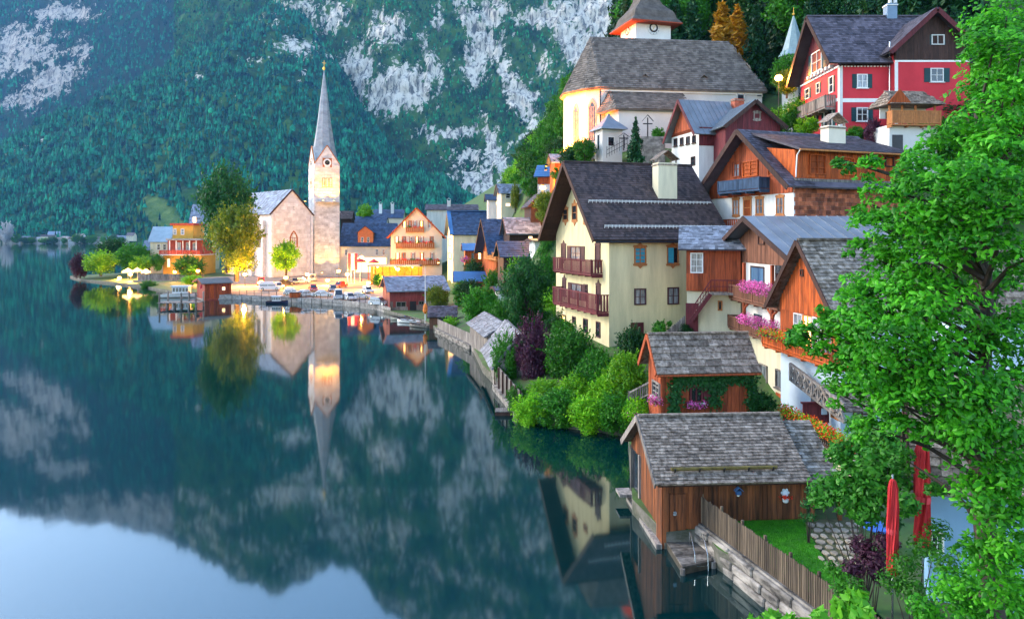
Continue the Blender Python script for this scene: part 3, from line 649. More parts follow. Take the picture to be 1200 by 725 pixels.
LF_C = leafmat('conifer_needles', (.006, .045, .014), (.014, .085, .02), tr=.15)
LF_O = leafmat('golden_needles', (.34, .17, .006), (.6, .3, .012), tr=.2)
LF_B = leafmat('maple_leaves', (.01, .13, .004), (.085, .42, .016), tr=.48, rough=.42)
LF_T = leafmat('thuja_leaves', (.02, .17, .01), (.07, .3, .02))
BARK = M('bark', (.05, .038, .03), var=.5, sc=(5, 5, 1.2), bump=.8)
LAWN = M('lawn_grass', (.06, .3, .006), var=.45, sc=(2.2, 2.2, 2.2), bump=.3, col2=(.03, .15, .006))

# ------------------------------------------------------------------ leaves
def leaves(rs, cen, nrm, size, asp=.55, bend=.25):
    """Arrays of folded pointed leaves (4 triangles' worth in 2 quads) at centres cen facing nrm."""
    n = len(cen); nrm = nrm / np.maximum(1e-6, np.linalg.norm(nrm, axis=1))[:, None]
    t = rs.randn(n, 3); t -= (t * nrm).sum(1)[:, None] * nrm; t /= np.maximum(1e-6, np.linalg.norm(t, axis=1))[:, None]; b = np.cross(nrm, t)
    s = np.broadcast_to(size, (n,))[:, None] * (.65 + .7 * rs.rand(n, 1))
    a0 = cen - t * s * .5; a2 = cen + t * s * .5 - nrm * s * bend * .4; mid = cen + t * s * .05
    l = mid + b * s * asp * .5 - nrm * s * bend * .5; r = mid - b * s * asp * .5 - nrm * s * bend * .5
    V = np.stack([a0, l, a2, r], 1).reshape(-1, 3); i = np.arange(n)[:, None] * 4
    return V, np.concatenate([i + np.array([0, 1, 2]), i + np.array([0, 2, 3])])
def unit(rs, n): v = rs.randn(n, 3); return v / np.linalg.norm(v, axis=1)[:, None]
def clump_crown(seed, ncl, per, leaf, squash=1.0, top=.2, rc=(.26, .42), shape=None, low=-.75):
    """Foliage of a unit crown: leaf shells round uneven clumps, gaps between them."""
    rs = np.random.RandomState(seed); C = []; N = []
    k = 0
    while k < ncl:
        p = rs.uniform(-1, 1, 3); q = np.linalg.norm(p)
        if q > .82 or q < .3 and rs.rand() < .6 or p[2] < low: continue
        if shape == 'cone':
            if math.hypot(p[0], p[1]) > .8 * (1 - (p[2] + 1) / 2) + .08: continue
        r = rs.uniform(*rc); m = int(per * r / rc[1]); d = unit(rs, m); d[:, 2] += top; d /= np.linalg.norm(d, axis=1)[:, None]
        rad = r * rs.uniform(.55, 1.05, m)[:, None] * (1 + .25 * rs.randn(m, 1) * .5)
        c = p + d * rad * np.array([1, 1, squash]); C.append(c); N.append(d + .55 * rs.randn(m, 3) + np.array([0, 0, .35])); k += 1
    for _ in range(ncl * 2 if shape is None else 0):     # loose shoots that break the outline
        d = unit(rs, 1)[0]; d[2] = abs(d[2]) * 1.1 + (.1 if low < 0 else 0); d /= np.linalg.norm(d); m = 16; q = rs.uniform(.75, 1.0) + np.linspace(0, .32, m); bend = rs.randn(3) * .1
        C.append(d[None] * q[:, None] * .95 + bend[None] * (np.linspace(0, 1, m) ** 2)[:, None] + rs.randn(m, 3) * .022); N.append(rs.randn(m, 3) + np.array([0, 0, .6]))
    C = np.concatenate(C); N = np.concatenate(N); return leaves(rs, C, N, leaf)
_cr = {}
def crown_data(key, mat, **kw):
    k = (key, mat.name)
    if k not in _cr:
        V, T = clump_crown(**kw); o = bigmesh('crown', V, T, mat); _cr[k] = o.data; bpy.data.objects.remove(o)
    return _cr[k]
KIND = {'bush': dict(ncl=26, per=170, leaf=.17, rc=(.3, .5)), 'fine': dict(ncl=44, per=190, leaf=.115, rc=(.24, .42)), 'tall': dict(ncl=50, per=190, leaf=.095, rc=(.2, .38)), 'tree': dict(ncl=58, per=230, leaf=.085, rc=(.2, .36)),
        'cone': dict(ncl=40, per=80, leaf=.1, rc=(.14, .26), shape='cone', low=-1)}
def bush(name, label, cat, base, rx, rz, mat, kind='bush', seed=1, group=None, trunk=0, ry=None, lean=0):
    """A shrub or tree: crown of clumped leaves on a stem; base is the point it stands on."""
    t = thing(name, label, cat, base, 0, group); ry = ry or rx
    cw = link('crown', crown_data((kind, seed % 3), mat, seed=seed % 3 + 11 * len(kind), **KIND[kind]), t)
    cw.location = (0, 0, trunk + rz * .93); cw.scale = (rx, ry, rz); cw.rotation_euler = (0, lean, seed * 2.4)
    mb = MB(); r = max(.05, rx * .07); top = trunk + rz * 1.2
    mb.tube([(0, 0, -.4), (rx * .03, 0, top * .4), (-rx * .04, rx * .03, top)], [r * 1.3, r, r * .35], 7)
    rr = random.Random(seed)
    for i in range(5 if rz > 1.5 else 3):
        a = rr.uniform(0, 6.28); z = trunk + rz * rr.uniform(.2, .9); mb.tube([(0, 0, z), (math.cos(a) * rx * .3, math.sin(a) * ry * .3, z + rz * .28), (math.cos(a) * rx * .62, math.sin(a) * ry * .62, z + rz * .45)], [r * .55, r * .4, r * .15], 5)
    mb.build('trunk' if trunk or kind == 'tree' else 'stem', BARK, t)
    return t
def bush_px(name, label, cat, x, ytop, ybot, d, wpx, mat, kind='bush', seed=1, group=None, trunk_px=0):
    k = d / F; return bush(name, label, cat, P(x, ybot, d), wpx * k / 2, (ybot - ytop - trunk_px) * k / 2, mat, kind, seed, group, trunk_px * k)
def conifer(name, label, base, h, r, mat, seed=1, group=None, cat='tree', tiers=16):
    """A spruce: drooping sprays of needles in whorls, thinning towards the tip."""
    t = thing(name, label, cat, base, 0, group); key = ('conifer', mat.name, seed % 3, tiers)
    if key not in _cr:
        rs = np.random.RandomState(seed % 3 + 5); C = []; N = []; 
        for i in range(tiers):
            f = (i + .5) / tiers; z = .1 + .88 * f; rr = (1 - f) ** .85 * (1 + .12 * rs.randn()) + .03; nb = max(5, int(13 * (1 - f * .6)))
            for b in range(nb):
                a = rs.rand() * 6.28; ln = rr * rs.uniform(.75, 1.15); m = max(4, int(20 * ln + 3)); q = rs.rand(m) ** .7
                x = q * ln; dz = -.1 * q * q * (1 - f) - .035 * q + .02 * rs.randn(m); off = rs.randn(m) * .09 * (1.1 - q) * (.4 + ln)
                C.append(np.stack([math.cos(a) * x - math.sin(a) * off, math.sin(a) * x + math.cos(a) * off, z + dz], 1)); N.append(np.stack([.4 * math.cos(a) + .5 * rs.randn(m), .4 * math.sin(a) + .5 * rs.randn(m), np.full(m, .9)], 1))
        C = np.concatenate(C); N = np.concatenate(N); C[:, 2] *= 3.2; V, T = leaves(rs, C, N, .3, .42, .5); V[:, 2] /= 3.2
        o = bigmesh('crown', V, T, mat); _cr[key] = o.data; bpy.data.objects.remove(o)
    c = link('crown', _cr[key], t); c.scale = (r, r, h); c.rotation_euler = (0, 0, seed * 1.7)
    MB().tube([(0, 0, -.6), (0, 0, h * .5), (0, 0, h * .97)], [h * .022, h * .014, h * .002], 7).build('trunk', BARK, t)
    return t
def flowers(name, label, pts, spread, leafm, petm, nl, np_, group=None, planter=None, rise=.25, leaf=.09, pet=.085, hang=.1, seed=1):
    """A flower box along a line of points: trough, leaves and blossoms."""
    rs = np.random.RandomState(seed); pts = np.array([tuple(p) for p in pts]); c0 = pts.mean(0)
    t = thing(name, label, 'flowers', c0, 0, group); Q = pts - c0
    sg = np.linalg.norm(np.diff(Q, axis=0), axis=1); cum = np.concatenate([[0], np.cumsum(sg)])
    def along(n):
        s = rs.rand(n) * cum[-1]; return np.stack([np.interp(s, cum, Q[:, i]) for i in range(3)], 1)
    def cloud(n, k=1.0):
        d = unit(rs, n) * (rs.rand(n, 1) ** .5) * spread * k; d[:, 2] = d[:, 2] * .8 + rise * .5; d[:, 2] -= hang * rs.rand(n) ** 2; return along(n) + d, d
    bump = 1 
    C, D = cloud(nl); V, T = leaves(rs, C, D + .5 * rs.randn(nl, 3) + np.array([0, 0, .3]), leaf, .7); bigmesh('foliage', V, T, leafm, t)
    C, D = cloud(np_, 1.12); V, T = leaves(rs, C, D + .6 * rs.randn(np_, 3) + np.array([0, 0, .2]), pet, .9, .1); bigmesh('blossoms', V, T, petm, t)
    if planter is not None:
        mb = MB()
        for a, b in zip(Q[:-1], Q[1:]): mb.bar(a - np.array([0, 0, .06]), b - np.array([0, 0, .06]), .2, .18)
        mb.build('planter', planter, t)
    return t

# ------------------------------------------------------------------ yellow house
h = House('yellow_house', 'tall cream yellow house with steep dark roof and two maroon balconies by the water', 'house', 713.8, 64, 3.4, 16, pxr=850, pxl=651.7)
YH = h
ze = h.z(273.5); zr = h.z(187, 0, h.W / 2) - .4
h.walls(ze, zr, PLY); h.roof(.7, 1.75, .4, TIL, barge=WDRK, bt=.3)
s = h.slope(0, .7, 1.75, .4); shingles(h.rf, s, .32, .3, TIL, parts=0, th=.03, jit=.25, seed=2, name='tile')
MB().bar(s['O'] + s['v'] * s['Lv'] + s['n'] * .2, s['O'] + s['v'] * s['Lv'] + s['u'] * s['Lu'] + s['n'] * .2, .35, .12).build('ridge_cap', TIL, h.rf)
for f in (.13, .44):                               # snow guards: rails on brackets
    mb = MB(); a = s['O'] + s['v'] * s['Lv'] * f + s['n'] * .42; b0 = s['Lu'] * .97
    st = .06 if f == .44 else .1
    for q in (0, .14): mb.bar(a + s['u'] * st * s['Lu'] + s['v'] * q, a + s['u'] * b0 + s['v'] * q, .05, .05)
    k = 34
    for i in range(k): p = a + s['u'] * (st * s['Lu'] + (b0 - st * s['Lu']) * i / k); mb.bar(p - s['n'] * .2, p + s['n'] * .06 + s['v'] * .14, .05, .04)
    mb.build('snow_guard', WHT, h.rf)
MB().tube([h.T('F', -1.6, .78, ze - .75), h.T('F', h.L - .5, .78, ze - .75)], .09, 8).build('gutter', MTD, h.o)
h.rect('F', .02, ze - .62, h.L - .1, ze - .3, .002, .12, 'cornice', WORN)
# soffit boards under the deep gable overhang
for i in range(12):
    for sd in (0, 1):
        q = h.slope(sd, .7, 1.75, .4); o = q['O'] - q['n'] * .07; f0 = i / 12 * q['Lv']
        du = q['u'] if sd == 0 else -q['u']; a = (o if sd == 0 else o + q['u'] * q['Lu']) + q['v'] * f0
        rot = Matrix((du, q['v'], du.cross(q['v']))).transposed(); piece('soffit_board', WDRK, h.o, a + du * .85 + q['v'] * q['Lv'] / 24, (1.66, q['Lv'] / 12 - .02, .06), rot)
for x0, y0, x1, y1 in ((743, 289.5, 757, 309), ):
    h.window('F', x0, y0, x1, y1, WORN, SHB, (1, 3), fw=.12, hood=.42, name='shuttered_window')
w_ = h.window('F', 781.5, 289, 795, 309, WORN, GLS, (1, 0), fw=.12, hood=.42)
a = h.hit('F', 782, 290); b = h.hit('F', 789, 308.5); h.rect('F', a[0], b[1], b[0], a[1], .03, .09, 'shutter', SHB)
for x0, y0, x1, y1 in ((743, 338, 757, 357), (782, 336.5, 795.5, 356.5)):
    h.window('F', x0, y0, x1, y1, SHP, GLC, (1, 1), fw=.12)
a = h.hit('F', 739, 378); b = h.hit('F', 754, 400); dd = h.rect('F', a[0], b[1] - .3, b[0], a[1], -.02, .07, 'door', WMAR); MB().box(b[0] - .25, -.13, (a[1] + b[1]) / 2 - .04, b[0] - .13, -.07, (a[1] + b[1]) / 2 + .02).build('handle', STEEL, dd)
for x0, y0, x1, y1 in ((660, 245, 665.8, 258), (670.8, 240.5, 676.5, 258)): h.window('L', x0, y0, x1, y1, WORN, GLS, (0, 1), fw=.1, hood=.55)
h.window('L', 684.5, 256, 688.5, 261, WORN, GLS, (0, 0), fw=.08, hood=.25)
for x0, y0, x1, y1 in ((658.3, 287, 663.3, 303), (698, 287, 703.8, 311), (659.5, 327, 663.5, 346), (699, 333.5, 704, 355)): h.window('L', x0, y0, x1, y1, SHP, SHP, (0, 5), fw=.1, hood=.5, name='shuttered_window')
for x0, y0, x1, y1 in ((669, 288, 681, 306), (670, 331, 682, 352)): h.window('L', x0, y0, x1, y1, SHP, GLC, (1, 1), fw=.13, name='balcony_door', shutter=SHP, sw=.35)
for x0, y0, x1, y1 in ((684.5, 332.5, 689, 353),): h.window('L', x0, y0, x1, y1, SHP, GLS, (0, 2), fw=.1)
for i, (x0, y0, x1, y1) in enumerate(((659, 368, 663, 380), (671, 370, 675, 379), (684, 372.5, 689, 391), (699, 376, 703.8, 396))): h.window('L', x0, y0, x1, y1, SHP, GLW if i == 0 else GLS, (0, 1), fw=.1)
for nm, (xa, xb), yt, yb in (('upper', (648.5, 692.5), 304.5, 323), ('lower', (648, 713), 348, 372)):
    D_ = 1.15
    sb, zt = h.hit('L', xb, yt, D_); sa, _ = h.hit('L', xa, yt, D_); zf = h.hit('L', xb, yb - 1.5, D_)[1]
    balcony(h, 'L', max(.15, sb) if nm == 'upper' else .05, min(sa, h.W - .1), zf, zt, D_, WMAR, bal=.3, bw=.16, name='balcony')
h.chimney(771.5, 793.5, 191, 236, h.W * .22, PLC, SHG, w2=1.2)
MB().tube([h.T('F', h.L * .78, .3, ze - .7), h.T('F', h.L * .78, .12, ze - 1.2), h.T('F', h.L * .78, .1, ze - 2.4)], .06, 7).build('downpipe', STEEL, h.o)

# ------------------------------------------------------------------ brown timber house behind it
h = House('timber_house', 'brown timber chalet with blue balcony and orange boarded side wing above the yellow house', 'house', 930, 62, 10.5, 20, pxr=1062, pxl=832)
BH = h
ze = h.z(212); zr = h.z(152, 0, h.W / 2) - .2
h.walls(ze, zr, PLW, zb=-2)
h.roof(.8, 1.3, .3, TIV, barge=WDRK, bt=.34)
s0 = h.slope(0, .8, 1.3, .3); s1 = h.slope(1, .8, 1.3, .3)
shingles(h.rf, s0, .36, .34, TIV, th=.03, jit=.25, seed=4, name='tile', skipfn=lambda a, v: a > 2.9 and v < s0['Lv'] * .9)
zband = h.hit('L', 900, 228)[1]
a = h.hit('L', 905, 204); hb = (h.hit('L', 893, 225)[0], h.hit('L', 838, 225)[0], -9, -9)
MB().prism([(.02, zband), (h.W - .02, zband), (h.W - .02, ze - .02), (h.W / 2, zr - .08), (.02, ze - .02)], -.04, .03, 'x').build('gable_cladding', WRED, h.o)
wins = [(863, 193, 868, 206), (871, 190, 889, 206), (838.5, 199, 850, 214)]
holes = []
for x0, y0, x1, y1 in wins:
    p = h.hit('L', x0, y0); q = h.hit('L', x1, y1); holes.append((min(p[0], q[0]), max(p[0], q[0]), q[1], p[1]))
h.planks('L', .05, h.W - .05, zband, None, .36, WRED, n=.05, off=.045, holes=holes)
h.window('L', 859, 190, 868, 207, WRED, GLC, (1, 1), n=.14, n0=.04)
h.window('L', 871, 190, 889, 206, WORA, WORA, (1, 3), n=.14, n0=.04, name='loft_hatch')
h.window('L', 901, 192, 907, 206, WORA, WORA, (0, 3), n=.14, n0=.04, name='loft_hatch')
for x0, y0, x1, y1 in ((859, 234, 866.5, 252), (886, 232.5, 895, 251), (910, 231, 919, 251)): h.window('L', x0, y0, x1, y1, WORN, GLC, (1, 1), fw=.1, hood=.25)
h.window('L', 871.5, 233, 881, 254, WORN, WORA, (0, 1), fw=.14, hood=.25, name='balcony_door')
D_ = 1.2; sb, zt = h.hit('L', 890, 207, D_); sa, _ = h.hit('L', 841, 210, D_); zf = h.hit('L', 890, 221, D_)[1]
PBLU = M('blue_grey_paint', (.045, .085, .15), var=.35, sc=(3, 3, 1), rnd=.15)
balcony(h, 'L', sb, sa, zf, zt, D_, PBLU, bal=.2, bw=.185, name='balcony', lbl='slate blue boarded balcony')
D_ = .8; sb, zt = h.hit('L', 876, 256, D_); sa, _ = h.hit('L', 844, 258, D_)
balcony(h, 'L', sb, sa, zt - 1.15, zt, D_, WORA, bal=.3, bw=.17, name='balcony')
# raised wing on the right-hand slope
xa = h.hit('F', 931, 200)[0]; zl = h.z(209); zt = h.z(173); z2 = h.z(165, h.L)
x0 = .05; n_ = -.0
mb = MB(); yb = h.W * .5
top0 = h.z(175.5, x0); 
mb.hexa([(x0, -.06, zl), (h.L, -.06, zl), (h.L, yb, zl), (x0, yb, zl), (x0, -.06, top0), (h.L, -.06, top0), (h.L, yb, top0 + 1.0), (x0, yb, top0 + 1.0)]); mb.build('wing_wall', WORA, h.o)
zb0 = h.z(206); ztop = top0
hol = []
for (x0_, y0_, x1_, y1_) in ((947, 181, 966, 205), (988, 185, 999, 206)):
    p = h.hit('F', x0_, y0_); q = h.hit('F', x1_, y1_); hol.append((p[0], q[0], q[1], p[1]))
h.planks('F', .05, h.L, zl + .1, ztop - .05, .42, WORA, n=.06, off=.06, holes=hol)
for i, hh in enumerate(hol): h.win_at('F', hh[0], hh[2], hh[1], hh[3], WORA, WORA, (1, 2), n=.2, n0=.05, name='boarded_opening')
h.window('F', 1036, 184, 1046, 196, WDRK, GLS, (0, 0), n=.2, n0=.05)
h.rect('F', -.1, zl - .25, h.L + .1, zl, -.02, .35, 'ledge', WGRY)
RM_ = Matrix.Identity(3)
for r_ in range(12):                             # shingled wall below: courses of single shakes
    zz = zl - .35 - r_ * .36; k = 24; rr = random.Random(r_)
    if zz < h.z(256): break
    x = .03 + (r_ % 2) * .12
    while x < h.L:
        wd = rr.uniform(.36, .56); piece('wall_shake', SHW, h.o, h.T('F', x + wd / 2, .035, zz), (wd - .02, .05 * rr.uniform(.7, 1.3), .35)); x += wd
mb = MB(); zr1 = top0 + .1; up = (yb + .9)
kx0, kx1 = 0.0, h.L + .6
pts = lambda x, y, z: (x, y, z)
fr = dict(O=Vector((-.15, -.85, top0 - .1)), u=Vector((1, 0, 0)), v=Vector((0, 1, (zr - .15 - top0) / (h.W / 2 + .6))).normalized(), Lu=h.L + .6, Lv=h.W / 2 + .9)
fr['n'] = fr['u'].cross(fr['v']); O, u, v, n = fr['O'], fr['u'], fr['v'], fr['n']
c4 = [O, O + u * fr['Lu'], O + u * fr['Lu'] + v * fr['Lv'], O + v * fr['Lv']]
wr = MB().hexa(c4 + [p + n * .16 for p in c4]).build('wing_roof', TIV, h.o)
shingles(wr, fr, .36, .36, TIV, th=.03, jit=.25, seed=5, name='tile')
MB().tube([O + n * .05 - v * .08, O + u * fr['Lu'] + n * .05 - v * .08], .09, 8).build('gutter', WORN, h.o)
MB().tube([O + u * .1, O + u * .1 + Vector((.1, .5, -.4)), h.T('F', .12, .12, zl + .1)], .055, 7).build('downpipe', WHT, h.o)
h.chimney(971, 991, 148, 166, 2.2, PLP, SHG, w2=1.0)

# ------------------------------------------------------------------ house with zinc roof and pink flower balconies
h = House('flower_balcony_house', 'brown boarded house with grey zinc roof, two balconies of pink flowers and white base', 'house', 935, 48.5, 1.4, 2, pxr=1060, pxl=856)
MH = h
zr = h.z(254.5, 0, h.W / 2) - .1; ze = zr - 2.35
h.walls(ze, zr, PLC, zb=-1.5)
h.roof(2.2, 1.3, .3, MTG, t=.12, barge=WDRK, bt=.3)
s = h.slope(0, 2.2, 1.3, .3); seams(h.rf, s, .78, MTG, t=.12)
s1 = h.slope(1, 2.2, 1.3, .3); seams(h.rf, s1, .78, MTG, t=.12)
MB().bar(s['O'] + s['v'] * s['Lv'] * .25 + s['u'] * 2.0 + s['n'] * .3, s['O'] + s['v'] * s['Lv'] * .25 + s['u'] * 12 + s['n'] * .3, .06, .06).build('snow_guard', MTD, h.rf)
z2 = h.hit('L', 868, 353)[1]                     # underside of the boarded storey
sL = h.hit('L', 870.5, 330)[0]                   # loggias to the right of here (nearer), boards to the left
zlg1 = h.hit('L', 872, 307)[1]; zlg0 = h.hit('L', 872, 337)[1]
MB().prism([(.02, zlg1), (h.W - .02, zlg1), (h.W - .02, ze - .02), (h.W / 2, zr - .06), (.02, ze - .02)], -.05, .03, 'x').build('gable_cladding', WBRN, h.o)
h.planks('L', .03, h.W - .03, zlg1, None, .3, WBRN, n=.05, off=.05)
h.rect('L', sL, z2, h.W - .01, zlg1 - .005, .0, .05, 'cladding', WBRN)
p = h.hit('L', 859.5, 310); q = h.hit('L', 865, 327)
h.planks('L', sL + .02, h.W - .03, z2, zlg1, .3, WBRN, n=.05, off=.05, holes=[(q[0], p[0], q[1], p[1])])
h.window('L', 859.5, 310, 865, 327, WDRK, GLS, (0, 1), n=.14, n0=.05)
h.window('L', 890, 272, 897, 287, WDRK, GLS, (0, 0), n=.14, n0=.05); h.window('L', 905, 283, 911, 291, WDRK, GLS, (0, 0), n=.14, n0=.05)
# loggia: posts, white inner wall with the blue curtained door
h.rect('L', .1, zlg0 - .1, sL - .05, zlg1 - .01, -.04, .004, 'loggia_wall', PLW)
h.window('L', 880, 311, 896, 341, WDRK, GLB, (0, 0), fw=.12, n=.06, n0=.01, name='balcony_door')
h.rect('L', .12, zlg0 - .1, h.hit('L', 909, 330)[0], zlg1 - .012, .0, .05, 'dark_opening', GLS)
for xx in (872, 905, 924): c = h.hit('L', xx, 330, 1.0)[0]; h.rect('L', c - .14, zlg0 - .9, c + .14, zlg1 + .05, .9, 1.1, 'post', WRED)
zb1 = h.hit('L', 872, 352, 1.1)[1]; zt1 = h.hit('L', 872, 336, 1.1)[1]
balcony(h, 'L', .1, sL, zb1, zt1, 1.15, WBRN, bal=.24, bw=.13, name='balcony')
zb2 = h.hit('L', 872, 388, 1.1)[1]; zt2 = h.hit('L', 872, 374, 1.1)[1]
balcony(h, 'L', .1, sL + .1, zb2, zt2, 1.2, WBRN, bal=.2, bw=.11, name='balcony')
h.rect('L', .1, zb2, sL - .05, zb1 - .2, -.04, .006, 'loggia_wall', PLW)
for xx in (872, 905): c = h.hit('L', xx, 370, 1.0)[0]; h.rect('L', c - .13, zb2, c + .13, zb1 - .17, .9, 1.1, 'post', WRED)
for xx, sg in ((872, -1), (905, 1), (905, -1)):  # curved braces
    c = h.hit('L', xx, 370, 1.0)[0]; mb = MB(); mb.tube([h.T('L', c + sg * -.0, 1.0, zb1 - 1.0), h.T('L', c + sg * .25, 1.0, zb1 - .5), h.T('L', c + sg * .8, 1.0, zb1 - .25)], .09, 6); mb.build('brace', WRED, h.o)
h.window('L', 884, 367, 893, 378, SHT, SHT, (1, 1), fw=.06, n=.06, n0=.01)
h.window('L', 860.5, 362, 866, 380, WHT, GLS, (0, 1), fw=.08, n=.08)
# ground floor: tall windows with draped curtains over red panels
for x0, y0, x1, y1 in ((891, 425, 899.8, 450), (910, 431.5, 919.8, 458), (931.5, 448, 940.5, 466)):
    h.window('L', x0, y0, x1, y1, WGRY, GLC, (0, 0), fw=.08, sill=WGRY, n=.12)
    a = h.hit('L', x0, y1 + 1); b = h.hit('L', x1, y1 + 14); h.rect('L', b[0], b[1], a[0], min(a[1], b[1] + 1.2), .0, .06, 'panel', WORA)
for i, (x, y) in enumerate(((877, 339), (888, 343), (903, 350))):
    p = h.org + h.u * 0; s_, z_ = h.hit('L', x, y, 1.25); a = Vector(h.T('L', s_ - .75, 1.25, zt1 + .05)); b = Vector(h.T('L', s_ + .75, 1.25, zt1 + .05)); tw = lambda q: h.org + h.u * q.x + h.v * q.y + Vector((0, 0, q.z))
    flowers('flower_box', ['pink geraniums at the far end of the upper balcony rail', 'pink geraniums in the middle of the upper balcony rail', 'pink geraniums near the shingled gable on the upper balcony rail'][i], [tw(a), tw(b)], .62, LF_G, PET_P, 200, 900, 'pink balcony flowers', WDRK, seed=i)
for i, (x, y) in enumerate(((874, 389), (888, 395), (905, 402), )):
    s_, z_ = h.hit('L', x, y, 1.3); a = Vector(h.T('L', s_ - .6, 1.3, zt2 + .05)); b = Vector(h.T('L', s_ + .6, 1.3, zt2 + .05))
    flowers('flower_box', ['pink bunch at the far end of the lower balcony rail', 'pink bunch in the middle of the lower balcony rail', 'pink bunch beside the red flowers on the lower balcony rail'][i], [tw(a), tw(b)], .58, LF_G, PET_P, 160, 750, 'pink balcony flowers', WDRK, seed=i + 5)

# ------------------------------------------------------------------ steep shingled gable house with red flowers
h = House('shingled_gable_house', 'narrow orange boarded house with steep shake roof and long red flower balcony', 'house', 985, 41, 1.5, 5, pxr=1075, pxl=915)
SH_ = h
zr = h.z(284, 0, h.W / 2); ze = zr - 3.7
h.walls(ze, zr, PLB, zb=-1)
h.roof(.75, .75, .4, SHM, t=.14, barge=WDRK, bt=.2)
s = h.slope(0, .75, .75, .4); shingles(h.rf, s, .3, .3, SHM, t=.14, parts=300, th=.04, seed=7)
MB().bar(s['O'] + s['v'] * s['Lv'] + s['n'] * .24, s['O'] + s['v'] * s['Lv'] + s['u'] * s['Lu'] + s['n'] * .24, .3, .14).build('ridge_cap', SHM, h.rf)
zf = h.hit('L', 960, 424, 1.0)[1]; zt = h.hit('L', 960, 411, 1.0)[1]
MB().prism([(.02, zf), (h.W - .02, zf), (h.W - .02, ze - .02), (h.W / 2, zr - .08), (.02, ze - .02)], -.05, .03, 'x').build('gable_cladding', WORA, h.o)
p = h.hit('L', 932, 366); q = h.hit('L', 978, 404)
h.planks('L', .05, h.W - .05, p[1] + .05, None, .26, WORA, n=.05, off=.05)
h.planks('L', .05, max(.1, q[0] - .05), zf, p[1] + .03, .26, WORA, n=.05, off=.05)
for i in range(4):
    a = q[0] + (p[0] - q[0]) * i / 4; b = q[0] + (p[0] - q[0]) * (i + 1) / 4 - .06
    h.win_at('L', a, zf + .3, b, p[1], WHT if i % 2 else WORN, GLW if i == 2 else GLC, (1, 2), fw=.06, n=.12, n0=.05)
p = h.hit('L', 942, 319); h.win_at('L', p[0] - .2, p[1] - .25, p[0] + .2, p[1] + .2, WDRK, GLS, (0, 0), n=.1, n0=.08)
balcony(h, 'L', -.9, h.W + .3, zf, zt, 1.15, WORA, bal=.17, bw=.14, name='balcony')
a = tw(h.T('L', h.W - .1, 1.3, zt + .1)) if False else h.org + h.u * -1.3 + h.v * (h.W + .1) + Vector((0, 0, zt + .12)); b = h.org + h.u * -1.3 + h.v * 1.0 + Vector((0, 0, zt + .12))
flowers('flower_box', 'long box of orange and red geraniums along the shingled house balcony', [a, a * .5 + b * .5, b], .55, LF_L, PET_M, 1100, 900, None, WDRK, seed=21, rise=.35)
# lattice below the balcony, stepping down to the little porch roof
mb = MB(); A = [(926, 428), (991, 478)]
s_a, z_a = h.hit('L', 926, 426, .9); s_b, z_b = h.hit('L', 990, 474, .9); k = 9
lt = None
for i in range(k):
    s0_, s1_ = s_a + (s_b - s_a) * i / k, s_a + (s_b - s_a) * (i + 1) / k; z0_, z1_ = z_a + (z_b - z_a) * i / k, z_a + (z_b - z_a) * (i + 1) / k; H_ = .95
    for (p0, p1) in (((s0_, z0_), (s0_, z0_ - H_)), ((s0_, z0_), (s1_, z1_ - H_)), ((s0_, z0_ - H_), (s1_, z1_))):
        m2 = MB().bar(h.T('L', p0[0], .9, p0[1]), h.T('L', p1[0], .9, p1[1]), .1, .12); o = m2.build('lattice_brace', WGRY, h.o)
for dz in (0, -.95): MB().bar(h.T('L', s_a, .9, z_a + dz), h.T('L', s_b, .9, z_b + dz), .16, .14).build('lattice_rail', WGRY, h.o)
h.window('L', 975, 474.5, 985, 493, WORN, GLC, (1, 2), fw=.1, n=.1)
h.window('L', 952, 460, 956, 474, WGRY, GLC, (0, 0), fw=.06, n=.1)
# little porch roof and glazed door on the right
pf = dict(O=h.T('F', -1.1, 1.2, h.z(477)), u=Vector((1, 0, 0)), v=Vector((0, .8, .6)).normalized(), Lu=3.2, Lv=1.9); pf['n'] = pf['u'].cross(pf['v'])
c4 = [pf['O'], pf['O'] + pf['u'] * 3.2, pf['O'] + pf['u'] * 3.2 + pf['v'] * 1.9, pf['O'] + pf['v'] * 1.9]
pr = MB().hexa(c4 + [p + pf['n'] * .1 for p in c4]).build('porch_roof', SHG, h.o); shingles(pr, pf, .24, .24, SHG, t=.1, parts=120, seed=9)
h.win_at('F', .75, -.1, 1.75, 2.1, WMAR, GLW if False else GLC, (1, 3), fw=.1, n=.1, name='glazed_door')

# ------------------------------------------------------------------ red boarded annex with outside stair between the houses
h = House('red_annex', 'small red boarded annex with white window above an outside wooden stair', 'house', 805, 60, 2.2, -14, pxr=868, W=5)
ze = h.z(294)
MB().box(0, 0, -2, h.L, h.W, h.z(340.5)).build('lower_wall', PLC, h.o)
MB().box(-.05, -.25, h.z(340.5) + .005, h.L, h.W, ze + .3).build('wall', WRED, h.o); h.ze = ze + .3; h.zr = ze + .3; h.ridge = 'x'
h.planks('F', -.05, h.L, h.z(340), ze + .25, .32, WRED, n=.05, off=.255, holes=[(*[h.hit('F', q, 310, .25)[0] for q in (808.5, 824.5)], h.z(320), h.z(295.5))])
h.window('F', 809, 296, 824, 320, WHT, GLC, (1, 2), fw=.09, n=.12, n0=.25)
fr = dict(O=Vector((-.7, -1.0, ze + .05)), u=Vector((1, 0, 0)), v=Vector((.05, .9, .42)).normalized(), Lu=h.L + 1.2, Lv=4.6); fr['v'] = Vector((0, .9, .42)).normalized(); fr['n'] = fr['u'].cross(fr['v'])
O, u, v, n = fr['O'], fr['u'], fr['v'], fr['n']; c4 = [O, O + u * fr['Lu'], O + u * fr['Lu'] + v * fr['Lv'], O + v * fr['Lv']]
